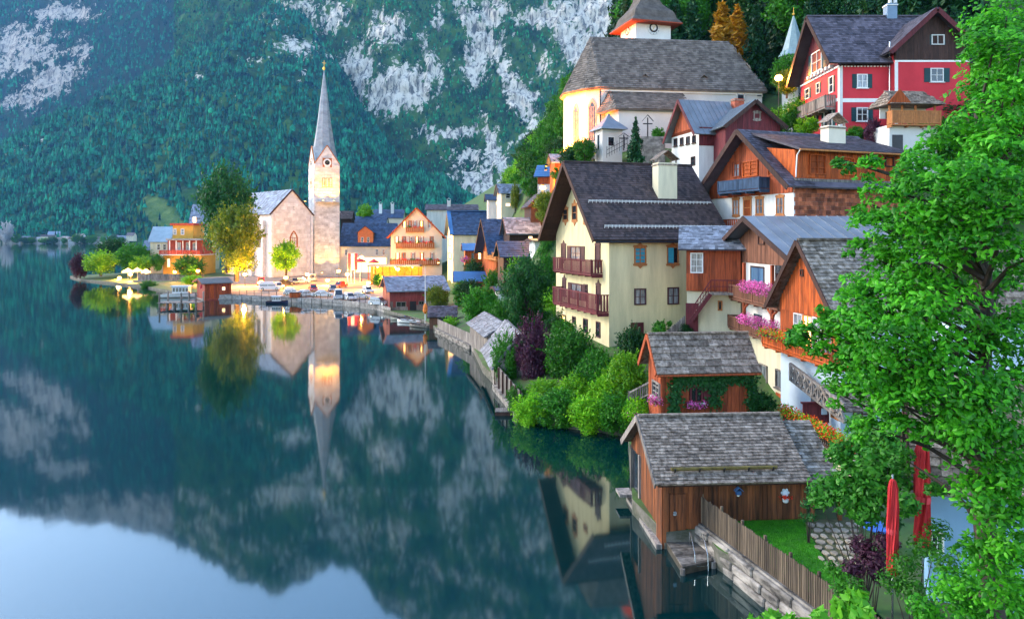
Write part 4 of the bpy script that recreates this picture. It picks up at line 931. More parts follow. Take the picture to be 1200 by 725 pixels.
rf = MB().hexa(c4 + [p + n * .12 for p in c4]).build('roof', TIV, h.o); shingles(rf, fr, .34, .36, M('slate', (.2, .23, .28), var=.4, sc=(2, 2, 2), rnd=.3, island=1), t=.12, parts=150, seed=12)
h.window('F', 841, 352, 846.5, 364, WORN, GLS, (0, 0), fw=.1)
zl = h.z(341); xs = h.hit('F', 833, 341, 1.2)[0]; xe = h.hit('F', 856, 341, 1.2)[0]
MB().box(xs - .2, -1.3, zl - .18, h.L - .05, -.02, zl).build('landing', WGRY, h.o)
x0, zb_ = h.hit('F', 812, 374, 1.2)
for i in range(10):
    f = i / 10; piece('tread', WGRY, h.o, (x0 + (xs - x0) * f, -.78, zb_ + (zl - zb_) * f), (.34, .95, .07))
for yy in (-.25, -1.28): MB().bar((x0 - .2, yy, zb_ - .2), (xs, yy, zl - .12), .09, .3).build('stringer', WMAR, h.o)
mb = MB(); mb.bar((x0, -1.28, zb_ + 1), (xs, -1.28, zl + 1), .07, .09); mb.bar((x0, -1.28, zb_ + .55), (xs, -1.28, zl + .55), .05, .06); mb.bar((xs, -1.28, zl + 1.0), (h.L - .1, -1.28, zl + 1.0), .07, .09); mb.bar((xs, -1.28, zl + .5), (h.L - .1, -1.28, zl + .5), .05, .06)
for i in range(8):
    f = i / 7; mb.bar((x0 + (xs - x0) * f, -1.28, zb_ + (zl - zb_) * f), (x0 + (xs - x0) * f, -1.28, zb_ + (zl - zb_) * f + 1), .05, .05)
    g = xs + (h.L - .15 - xs) * f; mb.bar((g, -1.28, zl), (g, -1.28, zl + 1), .05, .05)
mb.build('stair_rail', WMAR, h.o)
h.rect('F', -.1, -1.5, .9, zb_ + 1.2, .0, .1, 'door', WMAR)

# ------------------------------------------------------------------ vine-covered shed
h = House('vine_shed', 'red boarded shed with grey plank roof and green vine over its window', 'shed', 775, 44, 1.2, 6, pxr=884, pxl=760.5)
VS = h
ze = h.z(431) + .35; zr = h.z(391, 0, h.W / 2) - .1
h.walls(ze, zr, WRED, zb=-1)
h.roof(.6, .5, .1, SHG, t=.1, barge=WRED, bt=.2)
s = h.slope(0, .6, .5, .1); shingles(h.rf, s, s['Lv'] / 6.3, .5, SHG, t=.1, parts=150, th=.055, jit=.6, seed=3, name='roof_board')
MB().bar(s['O'] + s['v'] * s['Lv'] + s['n'] * .2, s['O'] + s['v'] * s['Lv'] + s['u'] * s['Lu'] + s['n'] * .2, .25, .1).build('ridge_cap', SHG, h.rf)
MB().tube([s['O'] - s['v'] * .1 + s['n'] * .05, s['O'] - s['v'] * .1 + s['u'] * s['Lu'] + s['n'] * .05], .07, 7).build('gutter', WRED, h.o)
p = h.hit('F', 808, 453); q = h.hit('F', 823, 471); hw = (p[0], q[0], q[1], p[1])
h.planks('F', .03, h.L - .02, -.5, ze - .05, .24, WRED, n=.05, holes=[hw])
pl = h.hit('L', 766, 444); ql = h.hit('L', 774, 468); hl = (min(pl[0], ql[0]), max(pl[0], ql[0]), ql[1], pl[1])
h.planks('L', .03, h.W - .03, -.5, None, .24, WRED, n=.05, holes=[hl])
h.win_at('F', *[hw[0], hw[2], hw[1], hw[3]], WMAR, GLS, (1, 0), fw=.1, sill=WHT, n=.13)
h.rect('F', hw[1] + .05, hw[2], hw[1] + .85, hw[3], .04, .1, 'shutter', WMAR)
h.win_at('L', hl[0], hl[2], hl[1], hl[3], WGRY, GLS, (1, 2), fw=.09, n=.13, sill=WHT)
tw = lambda q: h.org + h.u * q.x + h.v * q.y + Vector((0, 0, q.z))
p = h.hit('F', 806, 476, .3); q = h.hit('F', 826, 476, .3)
flowers('window_box', 'pink flowers under the vine shed window', [tw(h.T('F', p[0], .3, p[1])), tw(h.T('F', q[0], .3, q[1]))], .3, LF_G, PET_P, 120, 260, None, WMAR, seed=30, leaf=.12, pet=.11)
p = h.hit('L', 768, 470, .35); flowers('hanging_basket', 'ball of pink flowers hanging at the shed side window', [tw(h.T('L', p[0] - .3, .4, p[1])), tw(h.T('L', p[0] + .3, .4, p[1]))], .42, LF_G, PET_P, 120, 300, None, WMAR, seed=31)
# the vine: leaves follow a path over the front wall
rs = np.random.RandomState(77); path = [(790, 480, 7), (791, 466, 8), (793, 452, 8), (800, 444, 9), (810, 441, 8), (820, 444, 9), (832, 446, 9), (838, 456, 10), (838, 470, 9), (846, 444, 9), (858, 440, 8), (868, 441, 8), (878, 444, 8), (882, 456, 8), (884, 470, 9), (806, 444, 8), (827, 441, 8), (843, 448, 9)]
C = []; 
for (x, y, r) in path:
    m = 150; a, z_ = h.hit('F', x, y, .2); k = r * 44 / F
    C.append(np.stack([a + k * rs.randn(m) * .55, -.16 - .24 * rs.rand(m) ** 1.5, z_ + k * rs.randn(m) * .55], 1))
C = np.concatenate(C); N = np.stack([.5 * rs.randn(len(C)), -np.ones(len(C)), .5 + .4 * rs.randn(len(C))], 1); V, T = leaves(rs, C, N, .2, .75)
t = thing('climbing_vine', 'green climbing vine arching over the window of the red shed', 'vine', h.org, h.th); bigmesh('foliage', V, T, LF_D, t)
mb = MB()
for x, y0, y1 in ((790, 500, 446), (884, 500, 444), (838, 470, 444)): a = h.hit('F', x, y0, .1); b = h.hit('F', x, y1, .1); mb.tube([h.T('F', a[0], .1, a[1]), h.T('F', (a[0] + b[0]) / 2 + .06, .13, (a[1] + b[1]) / 2), h.T('F', b[0], .12, b[1])], .035, 5)
mb.build('stem', BARK, t)
bush_px('shrub', 'dark green creeper shrub between the vine shed and the white house wall', 'shrub', 893, 461, 492, 44.5, 34, LF_D, 'fine', 3)
# garden stair rail left of the shed
t = thing('handrail', 'grey slatted wooden handrail climbing to the red shed', 'railing', PZ(742, 492, 1.2), 0); o = t.location
a, b = P(737, 460, 47.5) - o, P(762, 447, 46.5) - o
MB().bar(a, b, .08, .1).build('rail', WGRY, t); MB().bar(a - Vector((0, 0, .75)), b - Vector((0, 0, .75)), .07, .08).build('rail', WGRY, t)
for i in range(10): p = a + (b - a) * (i + .5) / 10; piece('baluster', WGRY, t, p - Vector((0, 0, .38)), (.07, .04, .72))
for p in (a, b): piece('post', WGRY, t, p - Vector((0, 0, .6)), (.11, .11, 1.4))

# ------------------------------------------------------------------ foreground boathouse
h = House('boathouse', 'weathered brown boathouse with big grey shake roof at the water edge', 'boathouse', 777, 30.4, .25, 3.7, pxr=945, pxl=741)
BO = h
ze = h.z(566) + .3; zr = h.z(486, 0, h.W / 2) - .15
h.walls(ze, zr, WBOAT, zb=-1.2)
h.roof(.45, .42, .0, SHG, t=.1, barge=WGRY, bt=.2)
s = h.slope(0, .45, .42, .0); shingles(h.rf, s, .17, .26, SHG, t=.1, parts=300, th=.032, jit=.9, seed=6)
s1 = h.slope(1, .45, .42, .0); shingles(h.rf, s1, .24, .3, SHG, t=.1, parts=0, th=.032, jit=.9, seed=8)
MB().bar(s['O'] + s['v'] * s['Lv'] + s['n'] * .16, s['O'] + s['v'] * s['Lv'] + s['u'] * s['Lu'] + s['n'] * .16, .22, .09).build('ridge_cap', SHG, h.rf)
a = s['O'] + s['v'] * s['Lv'] * .17 + s['n'] * .24    # snow log on brackets
lg = MB().tube([a + s['u'] * .75, a + s['u'] * 2.9, a + s['u'] * 5.3], .075, 9).build('snow_log', M('mossy_log', (.2, .15, .04), var=.5, sc=(4, 4, 4), bump=.6), h.rf)
for i in range(5): p = a + s['u'] * (.9 + i * 1.05); MB().bar(p - s['n'] * .12 - s['v'] * .1, p + s['n'] * .1 - s['v'] * .1, .05, .04).build('log_bracket', MTD, h.rf)
h.rect('F', -.3, ze - .35, h.L + .1, ze - .18, .05, .34, 'eaves_beam', WDRK)
pd = h.hit('F', 784, 577); qd = h.hit('F', 804, 634)
h.planks('F', .02, h.L - .02, .02, ze - .3, .215, WBOAT, n=.05, holes=[(pd[0], qd[0], -1, pd[1])])
dr = h.rect('F', pd[0] + .02, .06, qd[0] - .02, pd[1] - .03, .0, .03, 'door', WBOAT)
for i in range(4):
    st = (qd[0] - pd[0] - .06) / 4; piece('plank', WBOAT, dr, ((pd[0] + .03 + (i + .5) * st), -.042, (pd[1] - .03 + .06) / 2), (st - .012, .024, pd[1] - .15))
MB().box(pd[0] + .16, -.09, 1.15, pd[0] + .3, -.055, 1.32).build('lock_plate', STEEL, dr)
ow = h.hit('L', 741.5, 540); oe_ = h.hit('L', 751, 540); zo = h.hit('L', 746, 529)[1]
h.planks('L', .02, h.W - .02, -.35, None, .24, WBOAT, n=.05, holes=[(oe_[0], ow[0], .0, zo)])
h.rect('L', oe_[0] + .03, .05, ow[0] - .03, zo - .03, -.02, .012, 'water_gate', GLS)
for sx in (oe_[0], ow[0]): h.rect('L', sx - .06, -.8, sx + .06, zo + .1, .0, .12, 'gate_post', WGRY)
h.rect('L', ow[0] - .7, .2, ow[0] + .3, .32, .12, .8, 'gate_landing', WGRY)
h.rect('L', -.05, -.5, h.W, -.06, .06, .3, 'sill_beam', WGRY)
# decorations on the wall
def wallthing(name, label, cat, x, y, builder, n=.1):
    a, z_ = h.hit('F', x, y, n); p = h.org + h.u * a + h.v * -n + Vector((0, 0, z_)); t = thing(name, label, cat, p, h.th); builder(t)
def bird(t):
    BL = M('blue_enamel', (.03, .1, .25), var=.2); MB().box(-.1, -.1, -.1, .1, .06, .06).build('box', BL, t); MB().prism([(-.17, .05), (0, .2), (.17, .05), (.17, .08), (0, .24), (-.17, .08)], -.16, .07, 'y').build('roof', M('blue_tin', (.06, .14, .3), var=.2, rough=.4), t); MB().lathe([(.05, -.18), (.07, -.1)], 8).build('cup', WHT, t)
wallthing('nesting_box', 'small blue nesting box under the boathouse eaves', 'nesting box', 865, 576, bird)
def lamp_(t): MB().lathe([(.12, -.02), (.09, .08), (.03, .14)], 10).build('shade', M('navy_tin', (.02, .03, .08)), t); MB().bar((0, .12, .12), (0, 0, .12), .03, .03).build('bracket', MTD, t)
wallthing('wall_lamp', 'dark wall lamp at the boathouse eaves beam', 'lamp', 859, 565, lamp_, .3)
def pot(t):
    W_ = M('pale_blue_plate', (.6, .7, .8), var=.15); mb = MB(); mb.lathe([(.02, 0), (.12, .01), (.13, .03), (.03, .035)], 14)
    for v in range(len(mb.v)): x, y, z = mb.v[v]; mb.v[v] = (x, .06 - z, y + .17)
    mb.build('plate', W_, t)
    for k in range(6): a = k * 1.047; mb = MB().lathe([(.01, 0), (.06, .005), (.065, .02), (.01, .025)], 8); mb.v = [(x + .13 * math.cos(a), .05 - z, y + .17 + .13 * math.sin(a)) for x, y, z in mb.v]; mb.build('petal', W_, t)
    MB().lathe([(.07, -.24), (.11, -.2), (.13, -.06), (.11, -.06)], 10).build('pot', WHT, t)
    rs = np.random.RandomState(3); n = 60; C = rs.randn(n, 3) * [.13, .05, .05] + [0, -.02, -.01]; V, T = leaves(rs, C, rs.randn(n, 3) + [0, -1, .5], .08, .9); bigmesh('blossoms', V, T, PET_R, t)
wallthing('flower_pot', 'white wall pot of red flowers below a pale blue flower plaque', 'flower pot', 920.5, 582, pot)
# lean-to on its right
t = thing('lean_to', 'low lean-to with shake roof against the right side of the boathouse', 'shed', h.org + h.u * h.L, h.th); kz = h.slope(0, .45, .42, 0)
k_ = (h.zr - h.ze) / (h.W / 2); Wd = 1.45
pf = dict(O=Vector((.02, -.38, h.ze - .45 * k_ - .22)), u=Vector((1, 0, 0)), v=Vector((0, 1, k_)).normalized(), Lu=Wd, Lv=kz['Lv'] - .1); pf['n'] = pf['u'].cross(pf['v'])
c4 = [pf['O'], pf['O'] + pf['u'] * Wd, pf['O'] + pf['u'] * Wd + pf['v'] * pf['Lv'], pf['O'] + pf['v'] * pf['Lv']]
lr = MB().hexa(c4 + [p + pf['n'] * .08 for p in c4]).build('roof', SHM, t); shingles(lr, pf, .19, .24, SHM, t=.08, parts=200, th=.03, seed=14)
MB().box(.06, 1.1, -1, Wd - .2, 2.4, h.ze - .25).build('back_wall', WDRK, t)
for xx in (.1, Wd - .16): MB().box(xx, -.25, -.6, xx + .14, -.1, h.ze - .45).build('post', WBOAT, t)
MB().box(.05, -.27, h.ze - .62, Wd, -.1, h.ze - .46).build('beam', WDRK, t)
# dock, ladder
t = thing('dock', 'low weathered timber dock below the boathouse door', 'dock', PZ(818, 650, .25)); o = t.location
c = [PZ(x, y, .3) for x, y in ((781, 634), (823, 634), (836, 656), (800, 664))]
up = Vector((0, 0, -.12))
fr_ = MB().hexa([p + up * 3.6 - o for p in c] + [p + up * .45 - o for p in c]).build('frame', M('wet_timber', (.06, .05, .035), var=.5, sc=(3, 3, 3), bump=.5), t)
for i in range(13):
    f0, f1 = i / 13 + .004, (i + 1) / 13 - .004
    a = c[0].lerp(c[3], f0), c[1].lerp(c[2], f0), c[1].lerp(c[2], f1), c[0].lerp(c[3], f1); MB().hexa([p - o - Vector((0, 0, .05)) for p in a] + [p - o for p in a]).build('deck_plank', M('dock_plank', (.17, .15, .13), var=.7, sc=(3, 3, 3), rnd=.3, bump=.5), t)
for p in (c[3], c[2]): MB().tube([p - o + Vector((0, 0, -1.6)), p - o + Vector((0, 0, -.06))], .1, 8).build('pile', WGRY, t)
t = thing('swim_ladder', 'chrome swimming ladder hooked over the dock edge', 'ladder', PZ(822, 652, .3)); o = t.location
for x0, x1 in ((808, 812), (822, 827)):
    a = PZ(x0, 634 + (6 if x0 > 815 else 4), .3); b = PZ(x1 + 2, 658, .3); MB().tube([a - o, a - o + Vector((0, -.02, .55)), a.lerp(b, .3) - o + Vector((0, 0, .68)), b - o + Vector((0, -.05, .3)), b - o + Vector((0, -.12, -.4)), b - o + Vector((-.1, -.3, -.9))], .022, 7).build('side_rail', STEEL, t)
for z_ in (-.1, -.35): a = PZ(816, 659, .3) - o; b = PZ(828, 658, .3) - o; MB().bar(a + Vector((0, -.08, z_)), b + Vector((0, -.08, z_)), .06, .025).build('rung', STEEL, t)

# ------------------------------------------------------------------ lawn, wall, picket fence, stone path
FA, FB = PZ(821.5, 612, 1.06), PZ(962, 717, 1.06)
FE = FA + (FB - FA) * 1.75
lw = [FA + Vector((.15, .1, 0)), PZ(868, 604, 1.08), PZ(942, 605, 1.08), PZ(950, 628, 1.08), PZ(966, 655, 1.08), PZ(992, 682, 1.08), PZ(1060, 790, 1.08), FE + Vector((.3, 0, 0))]
mb = MB(); mb.face([(p.x, p.y, 1.1) for p in lw]); tag(mb.build('lawn', LAWN), kind='structure')
rs = np.random.RandomState(9); L2 = np.array([(p.x, p.y) for p in lw])
def inside(P_, poly):
    x, y = P_[:, 0], P_[:, 1]; r = np.zeros(len(P_), bool); j = len(poly) - 1
    for i in range(len(poly)):
        xi, yi = poly[i]; xj, yj = poly[j]; c_ = ((yi > y) != (yj > y)) & (x < (xj - xi) * (y - yi) / (yj - yi + 1e-12) + xi); r ^= c_; j = i
    return r
G_ = rs.uniform(L2.min(0), L2.max(0), (60000, 2)); G_ = G_[inside(G_, L2)][:26000]; n = len(G_)
hh = rs.uniform(.03, .075, n); an = rs.rand(n) * 6.28; lx, ly = rs.randn(n) * .02, rs.randn(n) * .02
V = np.stack([np.stack([G_[:, 0] - .008 * np.cos(an), G_[:, 1] - .008 * np.sin(an), np.full(n, 1.1)], 1), np.stack([G_[:, 0] + .008 * np.cos(an), G_[:, 1] + .008 * np.sin(an), np.full(n, 1.1)], 1), np.stack([G_[:, 0] + lx, G_[:, 1] + ly, 1.1 + hh], 1)], 1).reshape(-1, 3)
tag(bigmesh('grass', V, np.arange(n * 3).reshape(-1, 3), leafmat('grass_blades', (.02, .17, .004), (.06, .3, .008))), kind='stuff')
# lime-washed boulder wall under the fence
t = thing('garden_wall', 'pale weathered stone retaining wall along the water under the picket fence', 'wall', (FA + FB) / 2); o = t.location; rr = random.Random(4)
core = MB(); d = (FE - FA); nrm = Vector((-d.y, d.x, 0)).normalized(); nrm = -nrm if nrm.x > 0 else nrm
a, b = FA + nrm * .02, FE + nrm * .02
core.hexa([p - o for p in (a + nrm * .4 + Vector((0, 0, -2.2)), b + nrm * .4 + Vector((0, 0, -2.2)), b - nrm * .3 + Vector((0, 0, -2.2)), a - nrm * .3 + Vector((0, 0, -2.2)))] + [p - o for p in (a + nrm * .1, b + nrm * .1, b - nrm * .3 - Vector((0, 0, .1)), a - nrm * .3 - Vector((0, 0, .1)))]); core.build('core', STL, t)
ln = d.length; du = d.normalized()
for row, (z0, z1) in enumerate(((-.5, -.1), (-.1, .28), (.28, .62), (.62, .98))):
    x = rr.uniform(-.3, 0)
    while x < ln:
        wd = rr.uniform(.9, 2.3); zz = (z0 + z1) / 2; of = .1 + .3 * (1 - (zz + 2.2) / 3.3) + rr.uniform(.0, .06)
        me = MB(); c_ = FA + du * (x + wd / 2) + nrm * of + Vector((0, 0, zz - 1.06)); 
        q = []
        for sz in (-1, 1):
            for sx, sy in ((-1, 1), (1, 1), (1, -1), (-1, -1)): q.append(c_ - o + du * (wd / 2 - .015) * sx * rr.uniform(.95, 1) + nrm * .16 * -sy * rr.uniform(.7, 1) + Vector((0, 0, sz * (z1 - z0) / 2 * rr.uniform(.92, 1.0))))
        me.hexa(q); ob = me.build('stone', STL, t); bv = ob.modifiers.new('bevel', 'BEVEL'); bv.width = .05; bv.segments = 1
        x += wd
t = thing('picket_fence', 'weathered grey brown picket fence along the lawn above the water', 'fence', (FA + FB) / 2); o = t.location
k = int(ln / .115); rot = Matrix(((du.x, -du.y, 0), (du.y, du.x, 0), (0, 0, 1)))
pk = MB(); pk.prism([(-.5, -.5), (.5, -.5), (.5, .46), (0, .5), (-.5, .46)], -.5, .5, 'y'); pkm = pk.mesh('picket', WFEN)
for i in range(k):
    p = FA + du * (i + .5) * ln / k; hh_ = 1.12 + rr.uniform(-.03, .03); o2 = link('picket', pkm, t); tl = rr.uniform(-.012, .012)
    o2.matrix_local = Matrix.Translation(p - o + Vector((0, 0, hh_ / 2))) @ rot.to_4x4() @ Matrix.Rotation(tl, 4, 'Y') @ Matrix.Diagonal((.085 * rr.uniform(.85, 1.1), .024, hh_, 1))
for z_ in (.25, .85): MB().bar(FA - o + Vector((.04, 0, z_)) - nrm * .05, FE - o + Vector((.04, 0, z_)) - nrm * .05, .05, .08).build('rail', WFEN, t)
for i in range(0, 10):
    p = FA + du * ln * i / 9 - nrm * .1; piece('post', WFEN, t, p - o + Vector((0, 0, .55)), (.09, .09, 1.3), rot)
# flagstones
t = tag(link('stone_path', MB().face([PZ(x, y, 1.06) + Vector((0, 0, .03)) for x, y in ((944, 608), (1004, 610), (1014, 664), (975, 668))]).mesh('stone_path', M('path_soil', (.1, .1, .04), var=.5, sc=(4, 4, 4)))), kind='structure')
FLG = M('flagstone', (.36, .3, .22), var=.4, sc=(2.5, 2.5, 2.5), rnd=.2, bump=.4, rough=.9)
for j in range(8):
    for i in range(7):
        y = 615 + j * 6.6; x = 950 + i * 11.5 + (j % 2) * 5 + j * 2.2 + rr.uniform(-2.5, 2.5)
        if x > 1012: continue
        c_ = PZ(x, y, 1.1); n_ = 7; mb = MB(); ry_ = 12 * F / (y - Y0) ** 2 * 2.9; rx_ = rr.uniform(3.8, 6.2) / F * c_.y
        ring_ = [(rx_ * rr.uniform(.6, 1.08) * math.cos(q * 6.283 / n_), ry_ * rr.uniform(.75, 1.02) * math.sin(q * 6.283 / n_)) for q in range(n_)]
        mb.prism([(a_, b_) for a_, b_ in ring_], 0, .05, 'y'); mb.v = [(c_.x + u_, c_.y + z_, 1.09 + t_) for (u_, t_, z_) in mb.v]; mb.build('flagstone', FLG, t)
# geranium fence along the path behind the boathouse
pa = [P(917, 479, 44.5), P(940, 492, 41.5), P(965, 504, 38.5), P(993, 520, 35.5)]
flowers('geranium_row', 'long row of red and orange geraniums along the railing behind the boathouse', pa, .5, LF_L, PET_M, 2300, 1700, None, WDRK, seed=41, rise=.2, hang=.25, leaf=.11, pet=.1)
t = thing('railing', 'low dark wooden railing under the long row of geraniums', 'railing', pa[1]); o = t.location
for a, b in zip(pa[:-1], pa[1:]):
    for dz in (-.15, -.75): MB().bar(a - o + Vector((0, 0, dz)), b - o + Vector((0, 0, dz)), .07, .09).build('rail', WDRK, t)
    for i in range(12): p = a.lerp(b, (i + .5) / 12) - o; piece('baluster', WDRK, t, p + Vector((0, 0, -.48)), (.06, .06, .75))
t = tag(MB().hexa([pa[0] + Vector((.1, .2, -4)), pa[3] + Vector((.1, -.2, -4)), pa[3] + Vector((.4, -.2, -4)), pa[0] + Vector((.4, .2, -4)), pa[0] + Vector((.1, .2, -.8)), pa[3] + Vector((.1, -.2, -.8)), pa[3] + Vector((.4, -.2, -.8)), pa[0] + Vector((.4, .2, -.8))]).build('terrace_wall', PLC), 'cream plastered terrace wall carrying the geranium railing', 'wall')
t = thing('notice_board', 'small brown wooden board standing in front of the blue white house wall', 'board', P(956, 495, 42)); MB().box(-.75, -.05, 0, .75, .05, 1.1).build('panel', WMAR, t); MB().box(-.85, -.1, 1.1, .85, .1, 1.2).build('cap', WMAR, t); MB().box(.3, -.12, .5, .6, -.055, .85).build('flower_plate', PLB, t)
for x in (-.65, .6): MB().box(x, -.04, -1.5, x + .08, .04, -.002).build('post', WDRK, t)

# ------------------------------------------------------------------ parish church on the terrace
def poly_wall(parent, pts, z0, z1, mat, name='wall'):
    k = len(pts); mb = MB(); mb.v = [(x, y, z0) for x, y in pts] + [(x, y, z1) for x, y in pts]
    mb.f = [tuple(range(k - 1, -1, -1)), tuple(range(k, 2 * k))] + [(i, (i + 1) % k, k + (i + 1) % k, k + i) for i in range(k)]; mb.mi = [0] * (k + 2)
    return mb.build(name, mat, parent)
def tri_shingles(parent, A, B, T, row, wid, mat, seed, T2=None):
    """Shakes on a roof facet with eave A-B and apex T (or top edge T-T2)."""
    A, B, T = Vector(A), Vector(B), Vector(T); T2 = Vector(T2) if T2 is not None else T
    u = (B - A).normalized(); w = (T - A); v = (w - u * w.dot(u)); Lv = v.length; v.normalize(); n = u.cross(v)
    if n.z < 0: n = -n
    Lu = (B - A).length; l0 = (T - A).dot(u); r0 = (T2 - A).dot(u)
    fr = dict(O=A, u=u, v=v, n=n, Lu=Lu, Lv=Lv)
    shingles(parent, fr, row, wid, mat, t=.02, th=.06, jit=.5, seed=seed, u0=min(0, l0), u1=max(Lu, r0), skipfn=lambda a, y: a < l0 * y / Lv - .1 or a > Lu + (r0 - Lu) * y / Lv + .1)
h = House('parish_church', 'large white hillside church with steep grey shake roof and orange lit apse', 'church', 704, 105, 23, 7, pxr=893, W=12.5)
PC = h; CW = M('church_plaster', (.68, .67, .64), var=.12, sc=(.35, .35, .25), bump=.1, rough=.9)
ze = h.z(101); zr = h.z(43.5, 0, 6.25); h.ze, h.zr, h.ridge = ze, zr, 'x'; L = h.L
ap = [(-1.9, 1.5), (-4, 5.0), (-4, 7.5), (-1.9, 11)]
poly_wall(h.o, [(0, 0), (L, 0), (L, 12.5), (0, 12.5)] + ap[::-1], -4, ze, CW)
oe = .55; E = [(L + .5, -oe), (L + .5, 13), (.0, 13), (-2.2, 11.5), (-4.5, 7.8), (-4.5, 4.7), (-2.2, 1.1), (-.2, -oe)]; R0, R1 = (0, 6.25, zr), (L - 2.6, 6.25, zr)
mb = MB(); zl = ze - .25
ev = [Vector((x, y, zl)) for x, y in E]
mb.face([ev[7], ev[0], R1, R0]); mb.face([ev[0], ev[1], R1]); mb.face([ev[1], ev[2], R0, R1])
for i in range(2, 7): mb.face([ev[i], ev[i + 1], R0])
mb.face([p - Vector((0, 0, .22)) for p in ev])
for i in range(8): a, b = ev[i], ev[(i + 1) % 8]; mb.face([a - Vector((0, 0, .22)), b - Vector((0, 0, .22)), b, a])
rf = mb.build('roof', SHC, h.o)
tri_shingles(rf, ev[7], ev[0], R0, .42, .5, SHC, 31, R1); 
for i in (4, 5, 6): tri_shingles(rf, ev[i], ev[i + 1], R0, .42, .5, SHC, 32 + i)
tri_shingles(rf, ev[0], ev[1], R1, .5, .6, SHC, 40)
h.rf = rf
for x, y in ((755, 92), (824, 93)):                # little dormers
    a, z_ = h.hit('F', x, y, -1.2); mb = MB(); mb.box(a - .45, 1.0, z_ - .6, a + .45, 2.6, z_ + .1); mb.prism([(a - .7, z_), (a, z_ + .55), (a + .7, z_), (a + .7, z_ + .1), (a, z_ + .68), (a - .7, z_ + .1)], .7, 3.2, 'y'); d_ = mb.build('dormer', SHC, rf)
    MB().box(a - .3, .96, z_ - .35, a + .3, .99, z_ + .05).build('hatch', MTD, d_)
def gothic(hh, cx, cy, ang, z0, z1, wd, name='tracery_window', n=.06, mat=STN, par=None):
    """Tall pointed window: frame, mullions and dark glass, facing direction ang in the thing's frame."""
    u_ = Vector((math.cos(ang), math.sin(ang), 0)); o_ = Vector((math.sin(ang), -math.cos(ang), 0)); c_ = Vector((cx, cy, 0)); zs = z1 - wd * .9
    out = [(-wd / 2, z0), (wd / 2, z0), (wd / 2, zs)] + [(wd / 2 * (1 - f) ** .6, zs + (z1 - zs) * f) for f in (.35, .7, 1)] + [(-wd / 2 * (1 - f) ** .6, zs + (z1 - zs) * f) for f in (.7, .35)] + [(-wd / 2, zs)]
    def ring(sc, nn): return [c_ + u_ * (a * sc) + o_ * nn + Vector((0, 0, z0 + (z - z0) * (1 - (1 - sc) * .25) + (1 - sc) * .1)) for a, z in out]
    mb = MB(); a, b, c2 = ring(1.25, n), ring(.86, n), ring(.86, -.05); k = len(out); a0 = ring(1.25, -.05)
    for i in range(k): j = (i + 1) % k; mb.face([a[i], a[j], b[j], b[i]]); mb.face([b[i], b[j], c2[j], c2[i]]); mb.face([a0[i], a0[j], a[j], a[i]])
    for q in (-.16, .16): mb.bar(c_ + u_ * wd * q + o_ * n * .7 + Vector((0, 0, z0 + .1)), c_ + u_ * wd * q + o_ * n * .7 + Vector((0, 0, zs + .1)), .12, .08, up=o_)
    w_ = mb.build(name, mat, par or hh.o); g = MB(); g.face(ring(.9, .02)); g.build('pane', GLS, w_); return w_
b0, b1 = Vector((-1.9, 1.5, 0)), Vector((0, 0, 0)); m_ = b0.lerp(b1, .45); an_ = math.atan2((b1 - b0).y, (b1 - b0).x)
gothic(h, m_.x, m_.y, an_, h.z(165), h.z(117), 1.05)
b0, b1 = Vector((-4, 5, 0)), Vector((-1.9, 1.5, 0)); m_ = b0.lerp(b1, .5); an_ = math.atan2((b1 - b0).y, (b1 - b0).x)
gothic(h, m_.x, m_.y, an_, h.z(170), h.z(120), 1.0)
MB().tube([(-.12, -.15, ze - .3), (-.12, -.15, 0)], .09, 7).build('downpipe', MTD, h.o)
h.rect('F', .02, ze - .75, L - .05, ze - .3, .0, .22, 'cornice', CW)
for x0, x1 in ((863, 872),): h.window('F', x0, 107, x1, 118, CW, GLS, (0, 0), n=.3)
h.window('F', 886, 109, 893, 114, CW, GLS, (0, 0), n=.2)
# side chapel with lean-to roof
nA = 4.2; sa, za = h.hit('F', 725, 127, nA); sb, _ = h.hit('F', 800, 127, nA); ztop = h.z(107)
poly_wall(h.o, [(sa, -nA), (sb, -nA), (sb, .1), (sa - .9, .1)], -5, za, CW, 'chapel_wall')
A, B = Vector((sa - .6, -nA - .6, za - .1)), Vector((sb + .5, -nA - .6, za - .1)); T1, T2 = Vector((sa - .3, -.05, ztop)), Vector((sb + 1.5, -.05, ztop)); L0 = Vector((sa - 2.2, -.05, za - .15))
cr_ = MB(); cr_.face([A, B, T2, T1]); cr_.face([L0, A, T1]); cr_.face([p - Vector((0, 0, .2)) for p in (A, B, T2, T1)]); cr_.face([A, B, B - Vector((0, 0, .2)), A - Vector((0, 0, .2))]); cr_.face([L0, A, A - Vector((0, 0, .2)), L0 - Vector((0, 0, .2))])
cr2 = cr_.build('chapel_roof', SHC, h.o); tri_shingles(cr2, A, B, T1, .42, .5, SHC, 50, T2); tri_shingles(cr2, L0, A, T1, .42, .5, SHC, 51)
